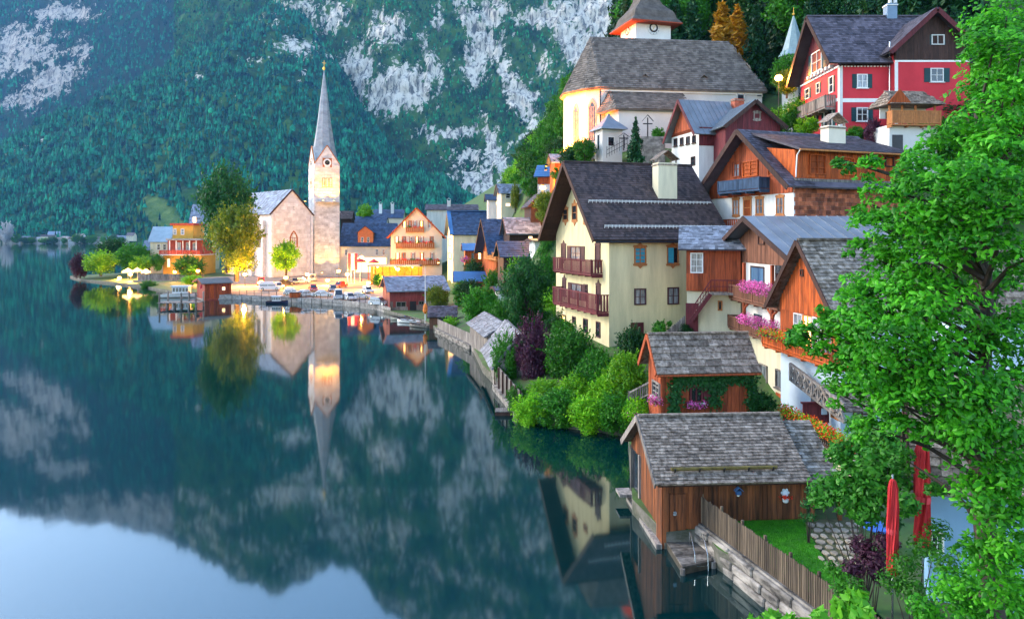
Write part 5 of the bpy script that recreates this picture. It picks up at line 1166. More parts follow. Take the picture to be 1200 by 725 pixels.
# tower with flared roof and clock
t = House('church_tower', 'stout white church tower with clock and flared curved grey roof', 'tower', 745, 118, 30, 16, pxr=786, W=5.8)
UT = t; zt = t.z(22); MB().box(0, 0, -6, t.L, t.W, zt).build('wall', CW, t.o)
cx, cy_ = t.L / 2, t.W / 2; q = math.sqrt(2) * max(t.L, t.W) / 2
pr = [(q * 1.4, zt - .5), (q * 1.36, zt - .25), (q * 1.2, zt + .35), (q * 1.14, zt + 1.0), (q * 1.06, zt + 1.6), (q * .88, zt + 2.2), (q * .66, zt + 3.0), (q * .5, zt + 4.2), (q * .44, zt + 5.2), (q * .42, zt + 7.6), (q * .56, zt + 7.7), (q * .5, zt + 8.8), (q * .24, zt + 10.2), (q * .05, zt + 14)]
MB().lathe([(q * 1.36, zt - .72), (q * 1.43, zt - .7), (q * 1.43, zt - .52), (q * 1.36, zt - .51)], 4, 0, (cx, cy_), .5).build('eave_trim', M('eave_red', (.3, .05, .02), var=.2), t.o)
rl = MB().lathe(pr, 4, 0, (cx, cy_), .5).build('roof', SHC, t.o)
for i in range(3):
    z_ = zt - .3 + i * .55; 
for fc in ('F', 'L'):
    w_ = (t.L if fc == 'F' else t.W) / 2; ck = None; zc = t.z(31)
    def disc(r, n0, n1, k=24): 
        mb = MB(); ring = [(w_ + r * math.cos(i * 6.2832 / k), zc + r * math.sin(i * 6.2832 / k)) for i in range(k)]
        mb.v = [tuple(t.T(fc, a, n0, b)) for a, b in ring] + [tuple(t.T(fc, a, n1, b)) for a, b in ring]; mb.f = [tuple(range(k)), tuple(range(k, 2 * k))] + [(i, (i + 1) % k, k + (i + 1) % k, k + i) for i in range(k)]; mb.mi = [0] * (k + 2); return mb
    ck = disc(1.15, -.02, .1).build('clock', WHT, t.o); disc(.78, .0, .125).build('dial', MTD, ck); disc(.5, .0, .14).build('dial_centre', WHT, ck)
    GOLD = M('gilding', (.7, .42, .08), var=.1, rough=.3, metal=.9)
    MB().bar(t.T(fc, w_ - .1, .17, zc - .1), t.T(fc, w_ + .5, .17, zc + .45), .1, .03).build('hand', GOLD, ck); MB().bar(t.T(fc, w_ + .05, .19, zc + .1), t.T(fc, w_ - .25, .19, zc - .55), .12, .03).build('hand', GOLD, ck)
    for k in range(12): a = k * .5236; MB().bar(t.T(fc, w_ + .9 * math.cos(a), .13, zc + .9 * math.sin(a)), t.T(fc, w_ + 1.07 * math.cos(a), .13, zc + 1.07 * math.sin(a)), .09, .03).build('hour_mark', MTD, ck)
    t.rect(fc, .02, zt - 3.3, w_ * 2 - .02, zt - 3.1, .0, .12, 'string_course', CW)
# turret, terrace wall, crosses, shrubs round it
t = House('turret', 'little white turret with pointed grey roof at the church terrace steps', 'turret', 706, 97, 22, 18, pxr=729, pxl=697.5)
zt = t.z(150); MB().box(0, 0, -5, t.L, t.W, zt).build('wall', CW, t.o); q = max(t.L, t.W) * .707 * 1.35
rt = MB().lathe([(q, zt - .15), (q * .97, zt + .05), (q * .6, zt + .75), (q * .3, zt + 1.35), (.05, t.z(131))], 4, 0, (t.L / 2, t.W / 2), .5).build('roof', MTG, t.o)
t.window('L', 700, 158, 703, 176, CW, GLS, (0, 0), n=.05); t.window('F', 712, 160, 720, 172, CW, GLS, (0, 0), n=.05)
t = thing('terrace_wall', 'grey rubble stone terrace wall in front of the hillside church', 'wall', G(764, 94, 20)); rr = random.Random(8); o = t.location
MB().box(-1.45, 0, -3, 1.7, .5, P(764, 160, 94).z - 20).build('core', STN, t); zt = P(764, 160, 94).z - 20
for j in range(8):
    x = -1.45
    while x < 1.65:
        w_ = min(rr.uniform(.3, .6), 1.72 - x); piece('stone', STN, t, (x + w_ / 2, -.02, zt - .18 - j * .32), (w_ - .03, .1 * rr.uniform(.6, 1.3), .29)); x += w_
def cross(name, label, x, y0, y1, d, mat):
    t = thing(name, label, 'cross', P(x, y1, d)); z_ = (y1 - y0) * d / F; MB().box(-.07, -.07, -.5, .07, .07, z_).build('post', mat, t); MB().box(-.62, -.06, z_ * .66, .62, .055, z_ * .66 + .14).build('arm', mat, t); MB().prism([(-.75, z_ * .8), (0, z_ * 1.12), (.75, z_ * .8), (.75, z_ * .83), (0, z_ * 1.16), (-.75, z_ * .83)], -.12, .12, 'y').build('gable', mat, t)
    MB().tube([(0, -.1, z_ * .3), (0, -.1, z_ * .66)], .06, 6).build('figure', mat, t)
cross('crucifix', 'large dark crucifix against the white church chapel wall', 759, 138, 161, 95, MTD)
cross('crucifix', 'small dark grave cross beside the pointed turret', 731, 158, 172, 96, MTD)
t = thing('stair_rail', 'dark railing rising along the church terrace steps', 'railing', P(722, 178, 95)); o = t.location
for dy in (0, 5): MB().bar(P(711, 176 + dy, 95) - o, P(735, 163 + dy, 95) - o, .06, .06).build('rail', MTD, t)
for i in range(9): p = P(711, 181, 95).lerp(P(735, 168, 95), i / 8) - o; piece('baluster', MTD, t, p + Vector((0, 0, .3)), (.05, .05, 1.5))

# ------------------------------------------------------------------ red villa
h = House('red_villa', 'crimson villa with white bands, teal shutters and dark brown gables', 'house', 984, 80, 24, 0, pxr=1137, pxl=938.5)
ze = h.z(68); zr = h.z(19.5, 0, h.W / 2) - .15
h.walls(ze, zr, PLR); h.roof(.75, 1.5, .6, TIV, barge=WDRK, bt=.4)
s = h.slope(0, .75, 1.5, .6); shingles(h.rf, s, .36, .4, TIV, th=.03, jit=.25, seed=60, name='tile')
MB().bar(s['O'] + s['v'] * s['Lv'] + s['n'] * .2, s['O'] + s['v'] * s['Lv'] + s['u'] * s['Lu'] + s['n'] * .2, .35, .12).build('ridge_cap', TIV, h.rf)
zband = h.hit('L', 960, 89)[1]
MB().prism([(-.02, zband), (h.W - .02, zband), (h.W - .02, ze - .02), (h.W / 2, zr - .08), (-.02, ze - .02)], -.08, .03, 'x').build('gable_cladding', WMAR, h.o)
h.planks('L', .02, h.W - .03, zband, None, .4, WMAR, n=.05, off=.08)
zF = h.z(77.5); h.rect('F', -.02, zF, h.L * .42, ze - .02, .002, .08, 'cladding', WDRK)
h.planks('F', .0, h.L * .42, zF, ze - .03, .4, WDRK, n=.05, off=.08)
for k in range(16): piece('fretwork_tooth', WHT, h.o, h.T('F', .2 + k * .36, .1, zF - .06), (.2, .05, .14))
# windows with teal shutters
h.window('F', 1004, 87, 1016.5, 103.5, WHT, GLC, (1, 1), fw=.11, shutter=SHT, sill=WHT, sw=.42); h.window('F', 1003.5, 126, 1017, 142.5, WHT, GLS, (1, 1), fw=.11, shutter=SHT, sill=WHT, sw=.42)
h.rect('F', .02, h.z(120), h.L * .42, h.z(115.5), .0, .03, 'white_band', WHT)
h.rect('F', -.01, h.z(165), .32, zF - .05, .003, .035, 'corner_band', WHT); h.rect('L', -.01, h.z(165), .4, zband - .05, .003, .03, 'corner_band', WHT)
a = h.hit('L', 940, 135); h.rect('L', .41, h.hit('L', 970, 121.5)[1] - .2, h.W - .05, h.hit('L', 970, 121.5)[1] + .15, .0, .03, 'white_band', WHT)
h.rect('L', .02, zband - .22, h.W - .05, zband - .02, .0, .12, 'white_band', WHT)
for x0, y0, x1, y1 in ((972, 91, 977, 108), (957, 98, 961, 109), (944, 105, 949, 115), (966, 130, 976, 148), (950, 136, 957, 150)): h.window('L', x0, y0, x1, y1, WHT, GLS, (0, 1), fw=.1, shutter=SHT, sw=.3)
h.window('L', 952, 64, 964, 81, WHT, GLC, (1, 1), fw=.1, n=.16, n0=.1, shutter=SHT, sw=.35)
D_ = 1.2; sb, zt = h.hit('L', 967, 111, D_); sa, _ = h.hit('L', 934, 113, D_); balcony(h, 'L', max(.1, sb), min(sa, h.W), zt - 1.35, zt, D_, WGRY, bal=.25, bw=.2)
for k in range(7): c_ = sb + .5 + k * 1.0; h.rect('L', c_ - .2, zband + .02, c_ + .2, zband + .35, .08, .55, 'bracket', WHT)
# cross wing
w0 = h.hit('F', 1049, 80, 1.2)[0]; w1 = h.hit('F', 1136, 80, 1.2)[0]; wz = h.z(47) - 1.0; wr_ = h.z(12.5) - .5; wzb = h.hit('F', 1080, 70.5, 1.2)[1]
MB().prism([(w0, -3), (w1, -3), (w1, wz), ((w0 + w1) / 2, wr_), (w0, wz)], -1.2, 6, 'y').build('wing_wall', PLR, h.o)
MB().prism([(w0 - .02, wzb), (w1 + .02, wzb), (w1 + .02, wz), ((w0 + w1) / 2, wr_ - .06), (w0 - .02, wz)], -1.28, -.9, 'y').build('wing_cladding', WDRK, h.o)
kk = 24
for i in range(kk):
    a, b = w0 + (w1 - w0) * i / kk, w0 + (w1 - w0) * (i + 1) / kk; m = (w0 + w1) / 2; zt = min(wz + (wr_ - wz) * (1 - abs(q - m) / (m - w0)) for q in (a, b)); z_a = wzb
    segs = [(z_a, zt)]
    c0, c1 = h.hit('F', 1090, 41, 1.3)[0], h.hit('F', 1107, 41, 1.3)[0]; y0_, y1_ = h.hit('F', 1090, 53, 1.3)[1], h.hit('F', 1090, 41, 1.3)[1]
    if a < c1 and b > c0: segs = [(z_a, y0_), (y1_, zt)]
    for p0, p1 in segs:
        if p1 - p0 > .1: piece('plank', WDRK, h.o, ((a + b) / 2, -1.3, (p0 + p1) / 2), (b - a - .015, .05, p1 - p0))
k_ = (wr_ - wz) / ((w1 - w0) / 2); ov = 1.0; mb = MB(); m = (w0 + w1) / 2
for sg in (-1, 1):
    e = m + sg * ((w1 - w0) / 2 + ov); zl = wz - ov * k_; q = [(m, wr_), (e, zl)]
    mb.prism([(m, wr_), (e, zl), (e, zl + .2), (m, wr_ + .2)] if sg > 0 else [(e, zl), (m, wr_), (m, wr_ + .2), (e, zl + .2)], -2.2, 6.3, 'y')
wrf = mb.build('wing_roof', TIV, h.o)
for sg in (-1, 1): e = m + sg * ((w1 - w0) / 2 + ov); zl = wz - ov * k_; MB().bar((m, -2.24, wr_ - .02), (e, -2.24, zl - .02), .06, .5, up=(0, 0, 1)).build('barge_board', WMAR, h.o)
sl_ = dict(O=Vector((m - ((w1 - w0) / 2 + ov), 6.3, wz - ov * k_)), u=Vector((0, -1, 0)), v=Vector((1, 0, k_)).normalized(), Lu=8.4, Lv=((w1 - w0) / 2 + ov) * math.sqrt(1 + k_ * k_)); sl_['n'] = sl_['u'].cross(sl_['v'])
shingles(wrf, sl_, .36, .4, TIV, t=.2, th=.03, jit=.25, seed=61, name='tile')
h.window('F', 1091, 41, 1106, 53, WHT, GLS, (1, 0), fw=.1, n=.16, n0=1.25, shutter=SHT, sw=.45)
h.window('F', 1090, 80, 1105.5, 96.5, WHT, GLS, (1, 1), fw=.11, n0=1.2, shutter=SHT, sill=WHT, sw=.45)
h.window('F', 1043, 84, 1048, 101, SHT, GLS, (0, 1), fw=.1, n=.1)
h.rect('F', w0 - .03, wzb - .22, w1, wzb - .02, 1.2, 1.26, 'white_band', WHT); h.rect('F', w0 - .05, -3, w0 + .3, wzb - .25, 1.2, 1.24, 'corner_band', WHT)
MB().tube([h.T('F', w0 - .15, .35, wzb + 2.2), h.T('F', w0 - .15, .35, 0)], .07, 7).build('downpipe', STEEL, h.o)
h.chimney(1040, 1051.5, 4, 24, h.W * .45, M('blue_grey_render', (.2, .3, .42), var=.1), WHT, w2=1.0, gable=False)
for i in range(2): a, z_ = h.hit('F', 1043 + i * 6, 4, -h.W * .45 - .5); MB().lathe([(.22, z_), (.18, z_ + 1.0)], 10, 0, (a, h.W * .45 + .5)).build('chimney_pot', WHT, h.rf)
# porch pavilion in front
h = House('porch_pavilion', 'small timber porch with grey shake roof and carved balcony before the red villa', 'porch', 1058, 73, 22.5, 4, pxr=1096, W=3)
zf = h.z(147); ze = h.z(124); x1 = h.L
MB().box(-1.6, -.3, -3, x1, h.W, zf).build('base', CW, h.o)
A, B, C_, D4 = Vector((-1.9, -1.0, ze)), Vector((x1 + .4, -1.0, ze)), Vector((x1 + .4, h.W, ze + .1)), Vector((-1.9, h.W, ze + .1)); r0, r1 = Vector((-.9, h.W * .45, h.z(104))), Vector((x1 - .6, h.W * .45, h.z(104)))
mb = MB(); mb.face([A, B, r1, r0]); mb.face([D4, A, r0]); mb.face([B, C_, r1]); mb.face([C_, D4, r0, r1]); mb.face([A, B, C_, D4]); pr_ = mb.build('roof', SHG, h.o); tri_shingles(pr_, A, B, r0, .3, .35, SHG, 70, r1); tri_shingles(pr_, D4, A, r0, .3, .35, SHG, 71)
MB().prism([(-2.2, ze), (-.9, ze + 1.5), (.4, ze)], -.95, -.85, 'y').build('gable_board', WORA, h.o)
for xx in (-1.5, -.2, 1.2, x1 - .2): piece('post', WORN, h.o, (xx, -.2, (zf + ze) / 2), (.16, .16, ze - zf))
h.rect('F', -1.5, zf + .9, x1, ze, -1.6, -1.5, 'back_wall', CW); h.rect('F', -.9, zf + .9, -.1, ze - .4, -1.52, -1.42, 'door', MTD)
h.L = x1; balcony(h, 'F', -1.7, x1, zf, zf + 1.35, .9, WORN, bal=.22, bw=.2)
h.rect('F', -1.3, -2, -.2, zf - 1.0, .3, .34, 'arch_opening', MTD)

# ------------------------------------------------------------------ white house with tin roof below the church
h = House('tin_roof_house', 'white house with reddish boarded gable and grey tin roof below the church', 'house', 819, 85, 19.5, 14, pxr=870, W=7)
ze = h.z(152); zr = h.z(117.5, 0, 3.5) - .1; h.walls(ze, zr, PLW); h.roof(.6, .9, .2, MTG, t=.1, barge=WMAR, bt=.3)
s = h.slope(0, .6, .9, .2); seams(h.rf, s, .7, MTG, t=.1)
zb = h.hit('L', 805, 153)[1]; MB().prism([(.02, zb), (h.W - .02, zb), (h.W - .02, ze - .02), (h.W / 2, zr - .08), (.02, ze - .02)], -.04, .03, 'x').build('gable_cladding', WRED, h.o); h.planks('L', .03, h.W - .03, zb, None, .35, WRED, n=.05, off=.04)
for i in range(4): x = 790 + i * 7.2; h.window('L', x, 163 - i * 1.2, x + 4, 171 - i * 1.2, WDRK, GLS, (0, 0), fw=.09, sill=WDRK)
h.window('L', 810, 184, 815, 194, WDRK, GLS, (0, 1), fw=.09)
zc = h.z(170.5); h.rect('F', .0, zc, h.L, ze - .02, .0, .06, 'cladding', WMAR)
for j in range(6):
    for i in range(int(h.L / .5)): piece('wall_shake', WMAR, h.o, h.T('F', .28 + i * .5, .075, zc + .2 + j * .36), (.47, .05, .34))
h.chimney(861, 872, 116, 128, 2.6, M('brick_chimney', (.42, .12, .07), var=.4, sc=(3, 3, 8)), SHG, w2=.9, gable=False)
h = House('brown_gable_house', 'dark brown boarded house with low tin gable beside the tin roofed white house', 'house', 850, 82, 19.5, 6, pxr=914, W=8)
zr = h.z(119); ze = h.z(146); h.walls(ze, zr, WMAR, 'y'); h.roof(.5, .9, .2, MTG, t=.1, barge=WDRK, bt=.35)
for sd in (0, 1): s = h.slope(sd, .5, .9, .2); seams(h.rf, s, .7, MTG, t=.1)
h.planks('F', .02, h.L - .02, h.z(172), None, .33, WMAR, n=.05)
h.window('F', 883, 132, 891, 140, WGRY, GLS, (0, 0), fw=.12, hood=.25); h.window('F', 858, 156, 863, 168, WGRY, GLS, (0, 1)); h.window('F', 895, 158, 902, 168, WGRY, GLS, (1, 1))
h.rect('F', -.1, h.z(230), h.L, h.z(172), .0, .05, 'plinth_wall', PLW)

# ------------------------------------------------------------------ houses further up and down the hillside
def cottage(name, label, px, d, yb, th, pxr, W, ye, yr, wall, roofm, ridge='x', wins=(), gl=GLS, fr=WHT, oe=.5, o0=.6, o1=.3, barge=WDRK, shing=.5, group=None, clad=None, pxl=None, shutter=None, seed=1, cat='house'):
    h = House(name, label, cat, px, d, ZP(yb, d), th, pxr=pxr, W=W, pxl=pxl, group=group)
    if ridge == 'x': zr = h.z(yr, 0, h.W / 2); ze = h.z(ye) 
    else: zr = h.z(yr); ze = h.z(ye)
    h.walls(ze, zr, wall, ridge); h.roof(oe, o0, o1, roofm, barge=barge)
    if shing:
        for sd in ((0,) if ridge == 'x' else (0, 1)): s = h.slope(sd, oe, o0, o1); shingles(h.rf, s, shing, shing, roofm, th=.05, jit=.3, seed=seed)
    if clad is not None:
        m_, y_ = clad; fc = 'L' if ridge == 'x' else 'F'; ze_ = h.z(y_); wd = h.W if ridge == 'x' else h.L
        h.planks(fc, .03, wd - .03, ze_, None, .5, m_, n=.07)
    for w in wins: h.window(w[0], *w[1:5], fr, w[5] if len(w) > 5 else gl, (0, 1), fw=.1, n=.12, shutter=shutter, sw=.4)
    return h
BSH = M('slate_blue_tiles', (.04, .075, .15), var=.35, sc=(.4, .4, .4), rnd=.25, island=1, rough=.55, col2=(.026, .05, .1))
BSL = M('blue_roof_sheet', (.035, .14, .34), var=.3, sc=(.3, .3, .3), rnd=.1, rough=.4, spec=.5)
GSL = M('pale_blue_slate', (.2, .25, .33), var=.3, sc=(.6, .6, .6), rnd=.3, island=1, rough=.6)
cottage('hillside_house', 'cream hillside house with pale slate roof under the green wood', 587.5, 150, 244, 10, 603, 6, 226, 216.5, PLC, GSL, wins=[('F', 592.5, 226.5, 598, 232.5), ('F', 592.5, 238, 598, 242, GLW)], seed=2)
cottage('hillside_house', 'small cream house with pale slate roof behind the dark cypress', 609, 156, 245, 10, 620, 5, 225.5, 217, PLC, GSL, seed=3)
cottage('hillside_house', 'low white house with orange window left of the pale slate houses', 572, 158, 244, 5, 586, 5, 234, 228.5, PLW, BSH, wins=[('F', 581, 236, 586, 240, GLW)], seed=4)
h = cottage('hillside_house', 'timber hillside house with bright blue roof and glowing lamp', 630, 128, 226, -12, 652, 6, 206, 195, PLW, BSL, clad=None, shing=.6, seed=5, wins=[('F', 634, 208, 639, 214)], fr=WORA)
h.planks('F', .02, h.L, h.z(216), h.z(205), .5, WORA, n=.07)
cottage('hillside_house', 'dark brown barn with low gable in front of the blue roofed hillside house', 622, 124, 258, 8, 650, 7, 240, 226, WDRK, TIV, 'y', seed=6, clad=(WDRK, 250))
cottage('hillside_house', 'small orange timber house beside the church slope', 650, 118, 200, 6, 665, 5, 190, 182, WORA, GSL, seed=7)
# grey stone spire behind the red villa
t = thing('chapel_spire', 'pale grey pointed chapel spire with gilt ball behind the red villa', 'spire', G(930, 108, 32)); z_ = lambda y: P(930, y, 108).z - 32
MB().lathe([(1.75, -6), (1.75, z_(68))], 8).build('wall', CW, t); MB().lathe([(2.3, z_(67)), (1.7, z_(60)), (1.0, z_(42)), (.1, z_(19))], 8).build('roof', M('spire_tin', (.22, .33, .36), var=.2, rough=.5), t); MB().lathe([(.02, z_(19)), (.2, z_(17.5)), (.22, z_(16.5)), (.05, z_(15)), (.03, z_(9))], 10).build('finial', GOLD, t)
# neighbour house behind the big tree
h = cottage('neighbour_house', 'house with pale shake roof half hidden behind the big leafy tree', 1112, 38, 600, -8, 1420, None, 345, 292, PLB, SHG, shing=.34, seed=8, o0=.8, pxl=1092)
h.window('F', 1110, 430, 1135, 470, WHT, GLS, (1, 1)); h.window('F', 1170, 430, 1195, 470, WHT, GLS, (1, 1))
h = cottage('blue_house', 'pale blue garden house with white framed window behind the tree trunk', 1088, 24, 700, -22, 1420, None, 505, 440, M('sky_blue_plaster', (.25, .45, .68), var=.12, sc=(.6, .6, .4)), SHG, shing=.3, seed=9, pxl=1083)
h.window('F', 1090, 622, 1106, 648, WHT, GLS, (1, 1), fw=.06)

# ------------------------------------------------------------------ lower town
def zq(d): return .85 + max(0, d - 140) * .016
mb = MB(); pl = [(x, y) for x, y in ((456, 367.5), (440, 363), (400, 358), (340, 354), (270, 351), (238, 351))]
E_ = [PZ(x, y, 0).xy for x, y in pl]; E_ = [(p.x + .2, p.y + .5) for p in E_]; B_ = [G(500, 150, 0).xy, G(470, 178, 0).xy, G(440, 200, 0).xy, G(370, 214, 0).xy, G(300, 214, 0).xy, G(236, 205, 0).xy]
mb.face([(x, y, zq(y)) for x, y in E_] + [(p[0], p[1], zq(p[1])) for p in reversed(B_)])
tag(mb.build('quay', M('quay_paving', (.34, .27, .23), var=.25, sc=(.5, .5, .5), rough=.85)), kind='structure')
t = thing('quay_wall', 'low stone quay edge wall along the car park', 'wall', (E_[2][0], E_[2][1], 0)); o = t.location
for (a, b) in zip(E_[:-1], E_[1:]):
    a, b = Vector((a[0], a[1], 0)), Vector((b[0], b[1], 0)); n = max(1, int((b - a).length / 2.4))
    for i in range(n):
        p, q = a.lerp(b, i / n), a.lerp(b, (i + 1) / n - .01)
        for z0, z1 in ((-.8, .2), (.22, .55), (.57, 1.0)): k_ = .35 - z0 * .05; MB().hexa([p + Vector((0, -k_, z0)) - o, q + Vector((0, -k_, z0)) - o, q + Vector((0, .3, z0)) - o, p + Vector((0, .3, z0)) - o, p + Vector((0, -k_, z1)) - o, q + Vector((0, -k_, z1)) - o, q + Vector((0, .3, z1)) - o, p + Vector((0, .3, z1)) - o]).build('stone_block', STN, t)
t = thing('quay_railing', 'thin dark post and rail fence along the quay edge', 'railing', (E_[1][0], E_[1][1], 1.0)); o = t.location
for (a, b) in zip(E_[:4], E_[1:5]):
    a, b = Vector((a[0], a[1], 1.0)), Vector((b[0], b[1], 1.0)); n = max(2, int((b - a).length / 1.9))
    for i in range(n): piece('post', MTD, t, a.lerp(b, i / n) - o + Vector((0, .05, .55)), (.09, .09, 1.1))
    for z_ in (.55, 1.0): MB().bar(a - o + Vector((0, .05, z_)), b - o + Vector((0, .05, z_)), .05, .05).build('rail', MTD, t)

def lamppost(x, yl, d, label, e=260, zb=None, h_=None, glow=16, single=True):
    zt = P(x, yl, d).z; zb = zb if zb is not None else zq(d); t = thing('street_lamp', label, 'street lamp', G(x, d, zb), 0, 'warm street lamps of the town'); hh = zt - zb
    MB().lathe([(.14, -.1), (.12, .3), (.05, .6), (.04, hh - .35)], 8).build('pole', MTD, t); MB().lathe([(.05, hh - .35), (.22, hh - .25), (.1, hh - .2)], 8).build('collar', MTD, t)
    b = MB().lathe([(.1, hh - .25), (.4, hh - .08), (.5, hh + .15), (.36, hh + .42), (.08, hh + .54)], 10).build('lamp_globe', emit('lamp_glow', (1, .4, .06), glow), t, True)
    MB().lathe([(.42, hh + .45), (.25, hh + .6), (.02, hh + .7)], 8).build('cap', MTD, t)
    l_ = bpy.data.lights.new('lamp_light', 'POINT'); l_.energy = e; l_.color = (1, .4, .06); l_.shadow_soft_size = .35; lo = link('lamp_light', l_, t); lo.location = (0, -.75, hh + .1)
LAMP_E = 3800
lamppost(287, 322, 176, 'glowing street lamp behind the little red boathouse', LAMP_E); lamppost(335, 326, 172, 'glowing street lamp below the round tree', LAMP_E); lamppost(384, 329, 178, 'glowing street lamp between the parked cars at the tower foot', LAMP_E); lamppost(432, 332, 166, 'glowing street lamp left of the red town boathouse', LAMP_E)
lamppost(423.5, 302, 190, 'lamp glowing on the red restaurant terrace', LAMP_E * .8); lamppost(153, 322, 208, 'lamp glowing among the white cafe parasols', LAMP_E, zb=1.5); lamppost(523, 339, 130, 'lamp glowing in the shrubs behind the red town boathouse', LAMP_E * .5, zb=2)
lamppost(912.5, 93, 92, 'lamp glowing on the steps left of the red villa', LAMP_E * .35, zb=26); lamppost(636, 221, 118, 'lamp glowing in front of the blue roofed hillside house', LAMP_E * .45, zb=17); lamppost(232, 318, 196, 'lamp glowing under the big dark tree', LAMP_E * .6, zb=2)
lamppost(175, 323, 214, 'second lamp glowing at the cafe terrace', LAMP_E * .7, zb=1.5); lamppost(466, 316, 178, 'lamp glowing on the hotel terrace', LAMP_E * .7)

for (x, y, d, lb) in ((205, 319, 206, 'added lamp glowing on the bank in front of the ochre house'), (252, 331, 168, 'added low lamp glowing behind the little red hut'), (306, 331, 176, 'added lamp glowing beside the red van'), (360, 322, 190, 'added lamp glowing at the church gable foot'), (407, 322, 184, 'added lamp glowing under the banner flags'), (449, 326, 172, 'added lamp glowing at the end of the restaurant terrace'), (140, 326, 214, 'added leftmost lamp glowing on the point'), (397, 318, 200, 'added lamp glowing at the right foot of the bell tower')):  # extra lamps, added to strengthen the orange glow and streaks on the water
    lamppost(x, y, d, lb, LAMP_E * .35, zb=1.4 if x < 210 else None)
# lakeside church and tower
CS = M('church_ashlar', (.66, .7, .72), var=.2, sc=(.8, .8, .8), rnd=.08, bump=.1, rough=.9)
def ashlar(h, face, z0, z1, s0, s1, row, wid, mat, seed, top=None, lim=300):
    """Coursed stone blocks standing a touch proud of the wall: the biggest as single pieces, the rest one mesh."""
    rs = random.Random(seed); mb = MB(); z = z0; k = 0; j = 0
    while z < z1:
        hh = min(row * rs.uniform(.85, 1.15), z1 - z); x = s0 - (wid * .5 if j % 2 else 0)
        while x < s1:
            w_ = wid * rs.uniform(.7, 1.4); a, b = max(x, s0), min(x + w_, s1); x += w_
            if b - a < .1: continue
            if top is not None and max(0, min(top(a), top(b))) < z + hh: continue
            n_ = rs.uniform(.05, .15)
            if k < lim: piece('stone_block', mat, h.o, h.T(face, (a + b) / 2, n_ / 2, z + hh / 2), (b - a - .09, n_, hh - .09) if face == 'F' else (n_, b - a - .09, hh - .09))
            else: mb.hexa([h.T(face, a_, n__, b_) for n__ in (0, n_) for (a_, b_) in ((a + .015, z + .015), (b - .015, z + .015), (b - .015, z + hh - .015), (a + .015, z + hh - .015))])
            k += 1
        z += hh; j += 1
    if mb.f: tag(mb.build('small_stones', mat, h.o), kind='stuff')
t = House('bell_tower', 'tall pale stone lakeside bell tower with slender grey spire and clock', 'tower', 368.5, 217, 2.2, 27, pxr=398, pxl=362)
TW = t; S_ = max(t.L, t.W); zb_ = t.z(191.5); zg = t.z(169.5); L_, W_ = t.L, t.W
CSM = M('tower_stone', (.68, .69, .68), var=.3, sc=(.6, .6, .9), rnd=.09, bump=.15, rough=.9, island=1)
MB().box(0, 0, -3, L_, W_, zb_).build('wall', CSM, t.o)
for fc, w_ in (('F', L_), ('L', W_)):
    ashlar(t, fc, 0, zb_ - .2, .05, w_ - .05, .95, 1.6, CSM, 3 if fc == 'F' else 4, lim=150)
    pr = [(0, zb_), (w_, zb_), (w_ / 2, zg)]
    mb = MB(); k = 0; mb.v = [tuple(t.T(fc, a, -.6, b)) for a, b in pr] + [tuple(t.T(fc, a, .04, b)) for a, b in pr]; mb.f = [(0, 1, 2), (3, 4, 5), (0, 1, 4, 3), (1, 2, 5, 4), (2, 0, 3, 5)]; mb.mi = [0] * 5; g_ = mb.build('gable', CSM, t.o)
    for sg in (0, 1): a = pr[0] if sg == 0 else pr[1]; MB().bar(t.T(fc, a[0], -.05, a[1]), t.T(fc, w_ / 2, -.05, zg), .35, .25).build('coping', WORN, g_)
    t.rect(fc, -.15, t.z(249), w_ + .15, t.z(248) + .15, .0, .22, 'string_course', CSM)
    cz = t.z(190); m_ = w_ / 2
    def dsc(r, n0, n1, z_c, k=20):
        mb = MB(); ring = [(m_ + r * math.cos(i * 6.2832 / k), z_c + r * math.sin(i * 6.2832 / k)) for i in range(k)]; mb.v = [tuple(t.T(fc, a, n0, b)) for a, b in ring] + [tuple(t.T(fc, a, n1, b)) for a, b in ring]; mb.f = [tuple(range(k)), tuple(range(k, 2 * k))] + [(i, (i + 1) % k, k + (i + 1) % k, k + i) for i in range(k)]; mb.mi = [0] * (k + 2); return mb
    ck = t.rect(fc, m_ - 1.4, cz - 1.4, m_ + 1.4, cz + 1.4, .0, .12, 'clock', WORN); ck.name = 'clock'
    dsc(1.2, .0, .17, cz).build('dial', WHT, ck); dsc(.75, .0, .2, cz).build('dial_centre', MTD, ck); MB().bar(t.T(fc, m_, .24, cz), t.T(fc, m_ + .55, .24, cz + .8), .14, .03).build('hand', GOLD, ck); MB().bar(t.T(fc, m_, .24, cz), t.T(fc, m_ - .6, .24, cz + .2), .16, .03).build('hand', GOLD, ck)
    z0, z1 = t.z(219), t.z(208)
    for i in (-1, 0, 1):
        c_ = m_ + i * 1.05; t.win_at(fc, c_ - .42, z0, c_ + .42, z1, WORN, GLS, (0, 0), fw=.13, n=.16, name='belfry_opening')
    t.win_at(fc, m_ - .18, t.z(266), m_ + .18, t.z(261), CSM, GLS, (0, 0), fw=.06); t.win_at(fc, m_ - .18, t.z(299), m_ + .18, t.z(294), CSM, GLS, (0, 0), fw=.06)
q = S_ * .5 * 1.08; zs = t.z(76); sp = M('spire_shingle', (.3, .34, .38), var=.3, sc=(.5, .5, .8), rnd=.05, bump=.3, rough=.6)
pr = [(q * .98, zb_ + .1), (q * .72, zb_ + 6), (q * .5, zb_ + 12), (.06, zs)]; MB().lathe(pr, 8, 0, (L_ / 2, W_ / 2), .5).build('spire', sp, t.o)
